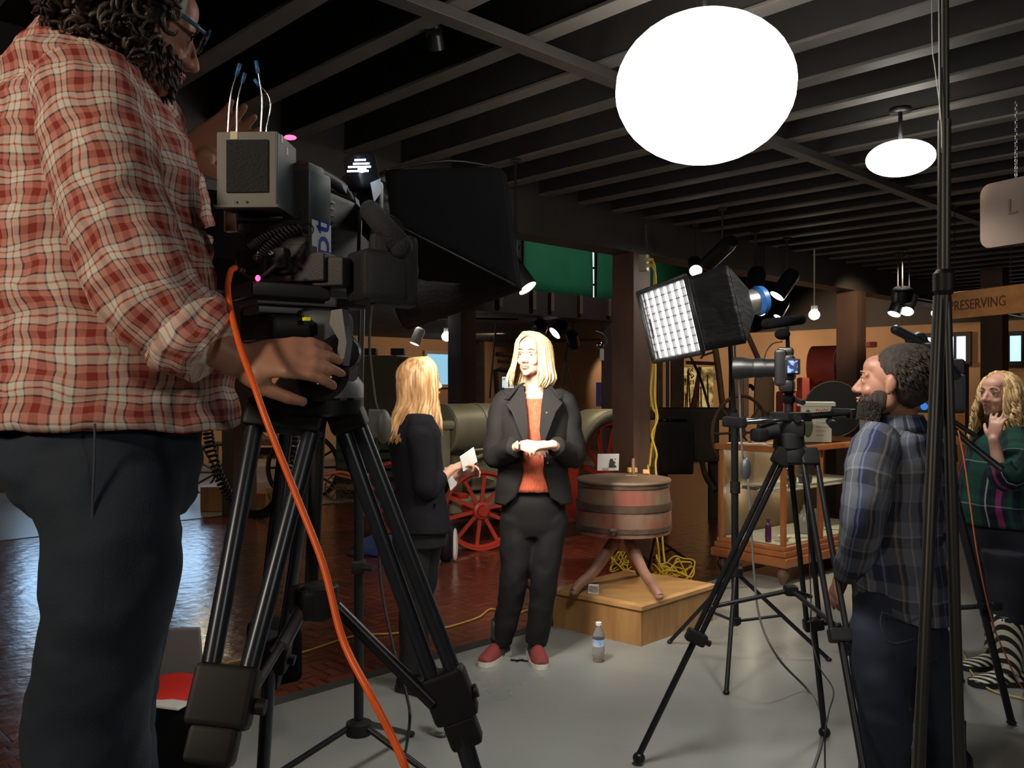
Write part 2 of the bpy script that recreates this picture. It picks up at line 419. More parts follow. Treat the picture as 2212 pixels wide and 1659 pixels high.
M_DWOOD = mat('old_wood', (.12, .07, .042), .6, c2=(.07, .04, .025), scale=7, stretch=(1, 1, .3), bump=.3)
M_SKY = emit('daylight_pane', (.38, .75, 1.0), 1.6)
M_SKYW = emit('daylight_pane_pale', (.62, .88, 1.0), 1.5)
M_FRAME = mat('window_frame_paint', (.33, .27, .2), .5)
M_GREEN = mat('green_screen_cloth', (.02, .22, .11), .85, c2=(.016, .19, .095), scale=1.5)

U0, U1, V0, V1, H = -6.0, 15.0, -6.0, 15.0, 5.6
m = MB(); m.bb((U0, V0, -.12), (U1, 3.52, 0)); m.bb((U0, 9.0, -.12), (U1, V1, 0)); struct('floor', m, M_CONC)
m = MB().bb((U0, 3.60, -.12), (U1, 9.0, .0)); o = struct('floor_brick', m, M_BRICK)
m = MB().bb((U0, 3.52, -.12), (U1, 3.60, .003)); struct('trim_1', m, M_STRIP)
m = MB().bb((U0, 8.96, 0), (U1, 9.0, .006)); struct('trim_2', m, M_GREYM)
# ceiling of the hall with its joists as parts
ceil = struct('ceiling', MB().bb((U0, V0, 3.02), (U1, 4.50, 3.12)), M_CEIL)
k = 0
u = -4.05
while u < 14.9:
    j_ = MB().bb((u-.038, V0+.01, 2.785), (u+.038, 4.19, 3.02)).build('joist', M_CEIL, ceil)
    MB().bb((u-.044, V0+.01, 2.77), (u+.044, 4.19, 2.785), bev=.003).build('pale_edge', M_JOIST, j_); u += .4
m = MB().bb((U0+.01, 2.29, 2.725), (U1-.01, 2.36, 2.769), bev=.004); m.build('batten', M_BEAM, ceil)
m = MB().bb((U0+.01, 4.19, 2.49), (U1-.01, 4.42, 3.02), bev=.006); struct('trim_3', m, M_BEAM)
m = MB().bb((U0+.01, 8.72, 2.45), (U1-.01, 8.98, 2.80), bev=.006); struct('trim_4', m, M_FASC)
struct('ceiling_loft', MB().bb((U0, 8.98, 2.45), (U1, V1, 2.62)), M_CEIL)
struct('ceiling_high', MB().bb((U0, 4.42, H), (U1, V1, H+.1)), M_CEIL)
# walls
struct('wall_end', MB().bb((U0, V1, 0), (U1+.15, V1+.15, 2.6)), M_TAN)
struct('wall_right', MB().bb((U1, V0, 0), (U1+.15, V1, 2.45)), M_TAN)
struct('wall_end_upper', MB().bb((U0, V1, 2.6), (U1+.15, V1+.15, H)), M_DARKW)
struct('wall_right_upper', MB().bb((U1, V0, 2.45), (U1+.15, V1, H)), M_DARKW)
struct('wall_left', MB().bb((U0-.15, V0, 0), (U0, V1+.15, H)), M_DARKW)
struct('wall_back', MB().bb((U0, V0-.15, 0), (U1, V0, H)), M_DARKW)
# balusters under the green cloth
for i, px in enumerate((1046, 1118, 1157, 1219, 1281, 1308)):
    r = (px-IW/2)/FPX; u = (6.26-r*-0+6.47*r)/(.719-.695*r)   # where this ray meets v = 9
    t = tag(MB().bb((u-.035, 8.66, 2.52), (u+.035, 8.72, 2.80), bev=.004).build('baluster', M_STUD), 'short brown upright on the loft edge below the green cloth, '+('first from the left', 'second from the left', 'third from the left', 'third from the right', 'second from the right', 'nearest the big post')[i], 'baluster', 'uprights along the loft edge')
M_LOFTD = mat('loft_dark', (.02, .02, .02), .8)
def green(u0, u1, label):
    g = MB(); n = 16
    vs = []
    for i in range(n+1):
        for z in (2.83, 3.05, 3.3, 3.6, 3.95): vs.append(UVZ(u0+(u1-u0)*i/n, 9.1+.012*sin(i*1.7+z*3), z))
    fs = [(i*5+j, (i+1)*5+j, (i+1)*5+j+1, i*5+j+1) for i in range(n) for j in range(4)]
    g.add(vs, fs); tag(g.build('green_screen_cloth', M_GREEN, None, 180, solid=.01), label, 'cloth', 'green cloths along the loft')
green(8.0, 8.55, 'narrow green screen cloth on the loft, leftmost, beside the black softbox')
green(8.66, 8.9, 'narrow strip of green screen cloth between two dark loft frames')
green(9.02, 10.60, 'broad green screen cloth hung on the loft above the standing woman')
green(10.72, 13.4, 'green screen cloth on the loft reaching behind the wooden post')
m = MB().bb((8.92, 9.12, 2.8), (9.0, 9.2, 4.0)); 
for i in range(6): m.tube([UVZ(8.92, 9.1, 2.85+i*.2), UVZ(9.0, 9.1, 2.95+i*.2)], .008, 6)
tag(m.build('lattice_mast', M_LOFTD), 'dark lattice mast on the loft left of the broad green cloth', 'mast')
t = thing('loft_window', 'bright narrow loft window strip between the green cloths', 'window', UVZ(10.66, 9.4, 2.8))
MB().bb((10.5, 9.4, 2.85), (11.0, 9.42, 3.9)).build('pane', emit('loft_daylight', (.75, .9, .85), .9), t)
m = MB()
for i in range(3): m.bb((10.5, 9.37, 3.1+i*.28), (11.0, 9.40, 3.13+i*.28))
m.build('frame', M_LOFTD, t)
# posts
def post(u, v, w, label, z=2.49):
    m = MB(); h = w/2; n = 14; vs = []
    for i in range(n+1):
        zz = z*i/n
        for (x, y) in ((-h, -h), (0, -h-.002), (h, -h), (h+.002, 0), (h, h), (0, h), (-h, h), (-h-.002, 0)):
            q = noise.noise(V((u*3+x*9, v+y*9, zz*4)))*.006
            vs.append(UVZ(u+x*(1-q*4), v+y*(1-q*4), zz))
    fs = [(i*8+j, i*8+(j+1) % 8, i*8+8+(j+1) % 8, i*8+8+j) for i in range(n) for j in range(8)]+[tuple(range(7, -1, -1)), tuple(n*8+j for j in range(8))]
    m.add(vs, fs); return tag(m.build('wooden_post', M_POST, None, 30), label, 'post')
post(5.49, 4.30, .215, 'brown painted post behind the wooden washtub, under the beam')
post(9.48, 4.30, .235, 'brown post behind the bearded man, right of the red machine')
post(4.38, 8.85, .27, 'dark brown post on the far edge of the brick floor behind the tripod', 2.45)
post(7.6, 8.85, .27, 'dark post behind the interviewer, right of the small window', 2.45)
post(10.9, 3.25, .23, 'dark post between the two bright windows, behind the curly haired woman', 2.77)
post(10.75, 8.85, .2, 'dark post beside the warm lit wall, left of the big post', 2.45)
# windows
def window(name, wall, a, z0, z1, w, nx, paneM, frameM, nz=1):
    """wall 'v' end wall at V1, 'u' right wall at U1"""
    B = (lambda lo, hi: ((lo[0], V1-lo[1]-hi[1]*0, lo[2]), hi))
    t = bpy.data.objects.new(name, None); COL.objects.link(t); t['kind'] = 'structure'
    def bx(a0, a1, d0, d1, za, zb, nm, mt):
        m = MB()
        if wall == 'v': m.bb((a0, V1-d1, za), (a1, V1-d0, zb))
        else: m.bb((U1-d1, a0, za), (U1-d0, a1, zb))
        return m.build(nm, mt, t)
    bx(a-w/2, a+w/2, .005, .02, z0, z1, 'pane', paneM)
    f = .07
    bx(a-w/2-f, a+w/2+f, 0, .09, z1, z1+f, 'frame', frameM); bx(a-w/2-f, a+w/2+f, 0, .12, z0-f, z0, 'sill', frameM)
    bx(a-w/2-f, a-w/2, 0, .09, z0, z1, 'frame', frameM); bx(a+w/2, a+w/2+f, 0, .09, z0, z1, 'frame', frameM)
    for i in range(1, nx): x = a-w/2+w*i/nx; bx(x-.018, x+.018, .02, .05, z0, z1, 'mullion', M_LOFTD)
    for i in range(1, nz): z = z0+(z1-z0)*i/nz; bx(a-w/2, a+w/2, .02, .05, z-.018, z+.018, 'mullion', M_LOFTD)
    return t
def u_on_end(px): r = (px-IW/2)/FPX; return V1*(.719*r+.695)/(.719-.695*r)
def v_on_right(px): r = (px-IW/2)/FPX; return U1*(.719-.695*r)/(.719*r+.695)
window('window_1', 'v', u_on_end(945), 1.44, 2.12, .75, 1, emit('window_blue', (.25, .55, .8), .8), M_FRAME)
window('window_2', 'v', u_on_end(405), 1.5, 2.25, .6, 2, emit('bright_day', (.42, .68, 1.0), 9), M_FRAME)
window('window_3', 'v', u_on_end(90), 1.5, 2.25, .6, 2, emit('bright_day_b', (.42, .68, 1.0), 9), M_FRAME)
def winu(name, pl, pr, yt, yb, nx, pm):
    va, vb = v_on_right(pr), v_on_right(pl); r = ((pl+pr)/2-IW/2)/FPX; D = U1/(.719*r+.695)
    z1 = CAMH+(IH/2-yt)/FPX*D; z0 = CAMH+(IH/2-yb)/FPX*D
    return window(name, 'u', (va+vb)/2, z0, z1, vb-va, nx, pm, M_DARKW)
winu('window_4', 1990, 2089, 728, 781, 4, M_SKYW)
winu('window_5', 2150, 2208, 726, 781, 2, M_SKY)
winu('window_6', 2222, 2300, 724, 781, 2, M_SKY)
# ================================================================== people
def skin(name, c, c2=None, rough=.5):
    m, nt, b = new_mat(name); b.inputs['Base Color'].default_value = (*c, 1); b.inputs['Roughness'].default_value = rough
    b.inputs['Subsurface Weight'].default_value = .12; b.inputs['Subsurface Radius'].default_value = (.02, .008, .004); b.inputs['Subsurface Scale'].default_value = .3
    tc = nt.nodes.new('ShaderNodeTexCoord'); n = nt.nodes.new('ShaderNodeTexNoise'); n.inputs['Scale'].default_value = 18; n.inputs['Detail'].default_value = 5
    nt.links.new(tc.outputs['Object'], n.inputs['Vector']); r = nt.nodes.new('ShaderNodeValToRGB')
    d = c2 or (c[0]*.93, c[1]*.84, c[2]*.8); r.color_ramp.elements[0].color = (*d, 1); r.color_ramp.elements[1].color = (*c, 1)
    nt.links.new(n.outputs['Fac'], r.inputs[0]); nt.links.new(r.outputs[0], b.inputs['Base Color']); return m
def hairmat(name, c1, c2, scale=60, rough=.4):
    m, nt, b = new_mat(name); tc = nt.nodes.new('ShaderNodeTexCoord'); mp = nt.nodes.new('ShaderNodeMapping')
    mp.inputs['Scale'].default_value = (1, 1, .12); nt.links.new(tc.outputs['Object'], mp.inputs[0])
    n = nt.nodes.new('ShaderNodeTexNoise'); n.inputs['Scale'].default_value = scale; n.inputs['Detail'].default_value = 4; nt.links.new(mp.outputs[0], n.inputs['Vector'])
    r = nt.nodes.new('ShaderNodeValToRGB'); r.color_ramp.elements[0].position = .38; r.color_ramp.elements[1].position = .62
    r.color_ramp.elements[0].color = (*c1, 1); r.color_ramp.elements[1].color = (*c2, 1)
    nt.links.new(n.outputs['Fac'], r.inputs[0]); nt.links.new(r.outputs[0], b.inputs['Base Color']); b.inputs['Roughness'].default_value = rough
    return m
M_EYEW = mat('eye_white', (.42, .38, .35), .3); M_IRIS = mat('iris', (.05, .05, .06), .2); M_LIP = mat('lips', (.5, .16, .13), .45)
M_BROW = mat('eyebrow', (.2, .11, .06), .8)

class Head:
    def __init__(s, c, fwd, up=(0, 0, 1), k=1.0):
        s.c = V(c); s.R = frame(fwd, up); s.k = k
    def w(s, x, y, z): return s.c+s.R@V((x, y, z))*s.k
    def e(s, mb, p, r, n=16, m=12): mb.ell(s.w(*p), [q*s.k for q in r], s.R, n, m)
    def body(s, mb, male=False):
        j = 1.12 if male else 1.0
        s.e(mb, (0, -.018, .03), (.074, .094, .086), 28, 18); s.e(mb, (0, .018, -.012), (.061, .072, .082), 28, 18)
        s.e(mb, (0, .028, -.066), (.046*j, .05, .04)); s.e(mb, (0, .066, -.094), (.021*j, .017, .016))
        s.e(mb, (0, .05, .045), (.052, .042, .04)); s.e(mb, (.033, .058, -.034), (.022, .022, .02)); s.e(mb, (-.033, .058, -.034), (.022, .022, .02))
        mb.cap([s.w(0, .088, .006), s.w(0, .107, -.034)], [.0075*s.k, .0115*s.k]); s.e(mb, (.011, .094, -.038), (.009, .01, .008)); s.e(mb, (-.011, .094, -.038), (.009, .01, .008))
        mb.cap([s.w(-.046, .068, .016), s.w(-.02, .085, .022), s.w(.02, .085, .022), s.w(.046, .068, .016)], .0075*s.k)
        s.e(mb, (0, .087, -.061), (.021, .0095, .0055)); s.e(mb, (0, .084, -.0715), (.019, .0095, .006))
        for sx in (-1, 1):
            s.e(mb, (sx*.076, -.010, -.004), (.009, .018, .030)); s.e(mb, (sx*.074, -.006, -.028), (.008, .010, .013)); s.e(mb, (sx*.03, .07, .0), (.015, .012, .0125)); s.e(mb, (sx*.0305, .0765, .0075), (.0145, .0105, .0065)); s.e(mb, (sx*.0305, .075, -.0095), (.014, .01, .005)); s.e(mb, (sx*.044, .008, -.055), (.014, .036, .032))
    def features(s, root, lip=True, brow=M_BROW, look=0):
        for sx in (-1, 1):
            m = MB(); m.ell(s.w(sx*.0305, .0765, -.001), [.0098*s.k]*3, s.R, 14, 10); e = m.build('eye', M_EYEW, root, 180)
            m = MB(); m.ell(s.w(sx*.0305+look*.003, .0842, -.001), [.0056*s.k, .0032*s.k, .0056*s.k], s.R, 12, 8); m.build('iris', M_IRIS, e, 180)
            m = MB(); m.tube([s.w(sx*.015, .093, .021), s.w(sx*.03, .091, .027), s.w(sx*.046, .076, .022)], [.0025, .003, .0015], 6, 3); m.build('eyebrow', brow, root, 180)
            m = MB(); m.tube([s.w(sx*.019, .086, .006), s.w(sx*.03, .0895, .0105), s.w(sx*.042, .082, .006)], [.0012, .0018, .0012], 6, 3); m.build('eyelid', brow, root, 180)
        if lip:
            m = MB(); m.tube([s.w(-.021, .083, -.064), s.w(-.008, .0945, -.0605), s.w(0, .0955, -.062), s.w(.008, .0945, -.0605), s.w(.021, .083, -.064)], [.0015, .0038, .0034, .0038, .0015], 8, 3)
            m.tube([s.w(-.019, .083, -.066), s.w(0, .093, -.0715), s.w(.019, .083, -.066)], [.0015, .0048, .0015], 8, 4); m.build('lips', M_LIP, root, 180)
def hand(mb, wrist, d, back, thumb=1, k=1.0, curl=(.3, .35, .4, .5), spread=.08, tcurl=.5, tout=.8, tdown=.25, r=.0088):
    """palm and five fingers; thumb=+1 puts the thumb on the +x side of (d, back)"""
    d = V(d).normalized(); b = V(back); b = (b-d*b.dot(d)).normalized(); x = d.cross(b).normalized()*thumb; w = V(wrist)
    q = lambda a, y, z: w+(x*a+d*y+b*z)*k
    # palm
    secs = [(q(0, -.02, 0), x, b, .026*k, .019*k), (q(0, .01, 0), x, b, .029*k, .017*k), (q(.001, .05, .001), x, b, .039*k, .015*k), (q(0, .088, 0), x, b, .04*k, .0125*k), (q(0, .1, -.002), x, b, .034*k, .008*k)]
    mb.loft(secs, 18, 3)
    mb.ell(q(.027, .035, -.008), [.02*k, .02*k, .02*k])
    out = []
    for i, (bx, L) in enumerate(((.030, .070), (.0105, .079), (-.0095, .074), (-.029, .058))):
        base = q(bx, .085, 0); a = 0; dd = (d+x*(bx/.03)*spread).normalized(); pts = [base-dd*.012*k, base]; p = base
        for s_, f in zip((.45, .31, .26), (.55, .85, .6)):
            a += curl[i]*f; v = (dd*cos(a)-b*sin(a)); p = p+v*L*s_*k; pts.append(p)
        rr = r*(.9 if i == 3 else 1)*k
        mb.tube(pts, [rr*1.12, rr*1.1, rr*1.0, rr*.92, rr*.78], 12, 3); mb.ell(pts[-1], [rr*.8]*3, n=12, m=8)
        for pp in pts[1:3]: mb.ell(pp+b*.0012, [rr*1.12]*3, n=12, m=8)
        out.append(pts[-1])
    t0 = q(.022, .012, -.006); td = (x*tout+d*.8-b*tdown).normalized(); t1 = t0+td*.042*k
    td2 = (td+(d*.5-b*.4-x*.45)*tcurl).normalized(); t2 = t1+td2*.033*k; td3 = (td2+(d*.3-b*.4-x*.45)*tcurl).normalized(); t3 = t2+td3*.026*k
    mb.tube([t0, t1, t2, t3], [.0155*k, .0125*k, .0105*k, .0085*k], 12, 3); mb.ell(t3, [.0086*k]*3, n=12, m=8); mb.ell(t2, [.0112*k]*3, n=12, m=8)
    out.append(t3); return out
def limb(mb, pts, r, k=4, n=16): mb.tube(pts, list(r), n, k); [mb.ell(pts[i], [r[i]*.99]*3, n=14) for i in (0, len(pts)-1)]
def strand(mb, pts, r, n=5, k=4, flat=.55): mb.tube(pts, r, n, k, flat=flat)
def sleeve(mb, pts, r, n=22, k=6, folds=.006, seed=0, elbow=None):
    """cloth tube with cross folds that gather at the bend"""
    st = len(mb.v); mb.tube(pts, list(r), n, k); mb.ell(pts[0], [r[0]*.985]*3, n=20)
    mb.wobble(folds, 14, seed, (1, 1, 1), st); mb.wobble(folds*.8, 32, seed+5, (1, 1, 1), st)
def shoe(root, ank, toe_dir, L=.27, wid=.048, up='sneaker', M1=None, M2=None, name='shoe', hi=.1):
    """upper and sole under an ankle point"""
    a = V(ank); d = V((toe_dir[0], toe_dir[1], 0)).normalized(); r = V((d.y, -d.x, 0)); z = V((0, 0, 1))
    g = V((a.x, a.y, 0))-d*.075*(L/.27)
    def sec(t, w, h, x=0): return g+d*L*t+r*x, w, h
    m = MB(); n = 20; prof = [(0, .6), (.06, .9), (.2, .92), (.4, .8), (.6, .95), (.75, 1.03), (.88, .9), (.97, .6), (1, .3)]
    ol = [(L*t, wid*w) for t, w in prof]; poly = ol+[(x, -y) for x, y in ol[::-1]]
    vs = [g+d*x+r*y+z*.001 for x, y in poly]+[g+d*x+r*y+z*.027 for x, y in poly]; q = len(poly)
    m.add(vs, [tuple(range(q)), tuple(range(2*q-1, q-1, -1))]+[(i, i+q, (i+1) % q+q, (i+1) % q) for i in range(q)])
    s = m.build(name, M1, root, 50)
    s2 = m = MB(); secs = []
    for t, w, h in ((.015, .55, .075), (.1, .82, .1), (.25, .86, .1), (.42, .82, .085), (.6, .9, .06), (.78, .92, .045), (.92, .72, .036), (.985, .4, .03)):
        secs.append((g+d*L*t+z*.022, r, z, wid*w, h-.02))
    # half ellipse sections: loft round full ellipses whose lower half hides in the sole
    m.loft(secs, 20, 2); m.loft([(a+z*(.0), r, d, wid*.8, .06), (a+z*.03, r, d, wid*.82, .058), (a+z*hi, r, d, wid*.85, .058)], 18, 2)
    for i, v in enumerate(m.v):
        if v.z < .012: v.z = .012
    return m, s, g, d, r
# ------------------------------------------------ standing woman in the dark suit
def standing_woman():
    D = 4.5; root = thing('person', 'person with a blonde bob and glasses, black blazer over rust orange top, hands clasped', 'person', FL(1110, 1425))
    M_SK = skin('skin_fair', (.8, .48, .36)); M_BLZ = mat('black_wool', (.012, .0105, .0105), .8, bump=.1, scale=60, spec=.25)
    M_TRO = mat('black_trousers', (.009, .0085, .009), .8, spec=.25); M_TOP = mat('rust_crinkle', (.62, .13, .06), .8, bump=.9, scale=22, stretch=(6, 6, 1), c2=(.42, .075, .035))
    p = lambda x, y, d=0: P(x, y, D+d)
    R = V((.97, -.06, 0)).normalized(); R = V((-1, .05, 0)).normalized()   # her right points to picture left
    R = V((1, -.04, 0)).normalized(); F = V((-.04, -1, 0)).normalized()
    hd = Head(p(1150, 768), (-.42, -.9, .06), (.02, -.04, 1), 1.02)
    m = MB(); hd.body(m)
    m.tube([p(1153, 800, .02), p(1156, 830, .03), p(1156, 866, .04)], [.052, .05, .06], 18, 3)
    ZZ = V((0, 0, 1))
    m.loft([(p(1154, 850, .04), R, F, .09, .06), (p(1153, 880, .03), R, F, .15, .088), (p(1152, 940, .02), R, F, .135, .095), (p(1152, 1000, .02), R, F, .115, .09), (p(1152, 1070, .03), R, F, .12, .085), (p(1152, 1110, .04), R, F, .1, .07)], 26, 3)
    # arms: sleeves hide them, wrists and hands show
    sR, eR, wR = p(1090, 868, .03), p(1073, 985, .0), p(1122, 962, -.22); sL, eL, wL = p(1218, 868, .03), p(1236, 985, .0), p(1193, 960, -.22)
    limb(m, [sR, eR, wR], [.045, .036, .024]); limb(m, [sL, eL, wL], [.045, .036, .024])
    hand(m, wR, (1, -.28, -.12), (-.1, -.8, .75), -1, .97, (.5, .55, .65, .8), .05, .6, .5)
    hand(m, wL, (-1, -.42, -.02), (.1, -.35, .95), 1, .97, (.7, .75, .85, .95), .05, .4, .6)
    hipR, kR, aR = p(1122, 1105, .04), p(1113, 1245, .0), p(1079, 1378, .05); hipL, kL, aL = p(1186, 1105, .04), p(1176, 1245, .0), p(1158, 1378, .03)
    limb(m, [hipR, kR, aR], [.06, .045, .033]); limb(m, [hipL, kL, aL], [.06, .045, .033])
    fuse(m, 'body', M_SK, root, .0055, 4)
    hd.features(root)
    # glasses
    m = MB()
    for sx in (-1, 1): m.tube([hd.w(sx*.032+.024*cos(a), .1-.006*abs(cos(a)), -.002+.018*sin(a)) for a in [2*pi*i/20 for i in range(20)]], .0011, 6, closed=True); m.tube([hd.w(sx*.056, .093, .003), hd.w(sx*.074, .0, .006)], .0011, 6)
    m.tube([hd.w(-.01, .103, .004), hd.w(.01, .103, .004)], .0011, 6); m.build('glasses', mat('gold_wire', (.5, .36, .2), .3, .9), root, 180)
    # hair
    HM = hairmat('blonde_hair', (.62, .40, .17), (.9, .7, .42), 70, .38); m = MB(); rnd = random.Random(3)
    hd.e(m, (0, -.024, .036), (.081, .098, .088), 26, 16)
    def bob(phi, f, flare, drop, rr):
        s = sin(phi); c = cos(phi)
        return [hd.w(.012+.01*s, .052-.09*(1-c)*.5, .112+.004*f), hd.w(.012+.045*s*f, .045*c+.01, .115), hd.w((.078+.006*f)*s, (.088)*c-.004, .075), hd.w((.094+.006*f)*s, (.098)*c-.018, .01), hd.w((.1+.009*f+flare*.3)*s, .1*c-.022, -.06), hd.w((.1+.012*f+flare)*s, .1*c-.022, -.115-drop*.4), hd.w((.088+flare)*s+flare*.3, .088*c-.012, -.15-drop)]
    for i in range(330):
        phi = rad(rnd.uniform(38, 322)); 
        strand(m, bob(phi, rnd.uniform(-1, 1), rnd.uniform(-.01, .02)+(.02 if sin(phi) > .3 else 0), rnd.uniform(-.012, .018), 0), [.005, .009, .011, .011, .010, .008, .0025], 6, 3)
    m.build('hair', HM, root, 180)
    # rust coloured top
    m = MB(); m.loft([(p(1153, 860, .035), R, F, .115, .083), (p(1153, 885, .03), R, F, .145, .099), (p(1152, 930, .01), R, F, .142, .112), (p(1152, 1000, .02), R, F, .135, .104), (p(1153, 1058, .02), R, F, .17, .118)], 40, 5, cap=False)
    m.wobble(.006, 26, 3, (1, 1, .2)); m.build('top', M_TOP, root, 180, solid=.003)
    # trousers
    m = MB(); m.loft([(p(1152, 1050, .03), R, F, .15, .1), (p(1152, 1090, .03), R, F, .17, .115), (p(1152, 1130, .04), R, F, .172, .115), (p(1152, 1155, .04), R, F, .155, .1)], 30, 4)
    sleeve(m, [p(1120, 1120, .04), p(1115, 1190, .02), p(1110, 1250, .0), p(1098, 1320, .02), p(1082, 1388, .05)], [.1, .087, .074, .066, .062], 24, 6, .008, 2)
    sleeve(m, [p(1187, 1120, .04), p(1181, 1190, .02), p(1175, 1250, .0), p(1168, 1320, .01), p(1157, 1388, .03)], [.1, .087, .073, .066, .062], 24, 6, .008, 9)
    fuse(m, 'trousers', M_TRO, root, .009, 4)
    # blazer: open front shell and two sleeves
    m = MB(); g = [.75, .42, .33, .30, .30, .42, .75]
    m.loft([(p(1154, 838, .045), R, F, .1, .075), (p(1154, 856, .04), R, F, .185, .1), (p(1153, 900, .03), R, F, .205, .125), (p(1152, 960, .02), R, F, .185, .128), (p(1152, 1010, .02), R, F, .18, .125), (p(1152, 1060, .03), R, F, .2, .138), (p(1152, 1086, .03), R, F, .205, .142)], 44, 5, g)
    m.wobble(.007, 9, 4); m.wobble(.003, 26, 8)
    bz = m.build('blazer', M_BLZ, root, 180, solid=.006)
    for sx, s, e, w, sd in ((-1, sR, eR, wR, 1), (1, sL, eL, wL, 12)):
        m = MB(); sleeve(m, [s+V((sx*-.03, 0, .015)), s+V((sx*.012, 0, -.03)), s.lerp(e, .55)+V((sx*.012, 0, 0)), e+V((sx*.012, .0, 0)), e.lerp(w, .4), e.lerp(w, .86)], [.062, .068, .063, .062, .058, .05], 24, 6, .007, sd)
        m.build('sleeve', M_BLZ, bz, 180)
        m = MB(); q = lambda x, y, d: p(1153+sx*x, y, d)
        m.add([q(22, 832, -.05), q(50, 846, -.055), q(62, 872, -.115), q(48, 890, -.135), q(18, 968, -.158), q(12, 930, -.15), q(16, 880, -.118)], [(0, 1, 2, 3, 6), (3, 4, 5, 6)])
        m.build('lapel', M_BLZ, bz, 30, solid=.008)
        m = MB(); m.tube([q(22, 828, -.02), q(38, 838, -.055), q(58, 862, -.11)], [.012, .014, .012], 8, 3, flat=.4); m.build('collar', mat('velvet_collar', (.006, .006, .006), .95), bz, 180)
        m = MB(); m.box(q(60, 864 if sx < 0 else 860, -.128), (.026, .004, .005), Matrix.Rotation(rad(28*-sx), 3, 'Y')); m.build('collar_pin', M_CHROME, bz)
        for i in range(3): m = MB(); m.ell(q(30+7*i, 988-i, -.17), (.003, .003, .003)); m.build('cuff_button', M_GREYM, bz)
    for y in (892, 920, 960, 1000):
        m = MB(); m.ell(p(1183 if y > 930 else 1181, y, -.135), (.006, .004, .006)); m.build('button', M_GREYM, bz)
    m = MB(); m.tube([wR+V((.0, 0, 0))+V((0, .028*cos(a), .028*sin(a))) for a in [2*pi*i/16 for i in range(16)]], .005, 8, closed=True); m.build('watch', M_CHROME, root, 180)
    # trainers
    SOL = mat('white_rubber', (.6, .57, .5), .6); UP = mat('red_canvas', (.2, .03, .03), .7); UPD = mat('dark_canvas', (.03, .035, .03), .8)
    for a, td in ((aR, (-.45, -.9)), (aL, (.12, -1))):
        a = V((a.x, a.y, .1)); mm, sole, g, d, r = shoe(root, a, td, .27, .05, M1=SOL)
        mm.build('shoe_upper', UPD, root, 180)
        t = MB(); t.loft([(g+d*.27*q+V((0, 0, .024)), r, V((0, 0, 1)), .05*w, h) for q, w, h in ((.5, .87, .068), (.62, .93, .054), (.78, .96, .042), (.92, .77, .03), (.97, .5, .02))], 20, 2)
        for v in t.v: v.z = max(v.z, .02)
        t.build('toe_cap', UP, root, 180)
        t = MB()
        for q in (.34, .42, .5): c = g+d*.27*q+V((0, 0, .1-.05*(q-.2))); t.tube([c-r*.02, c+r*.02+d*.004], .002, 6)
        t.build('lace', M_BLACK, root, 180)
    return root
standing_woman()
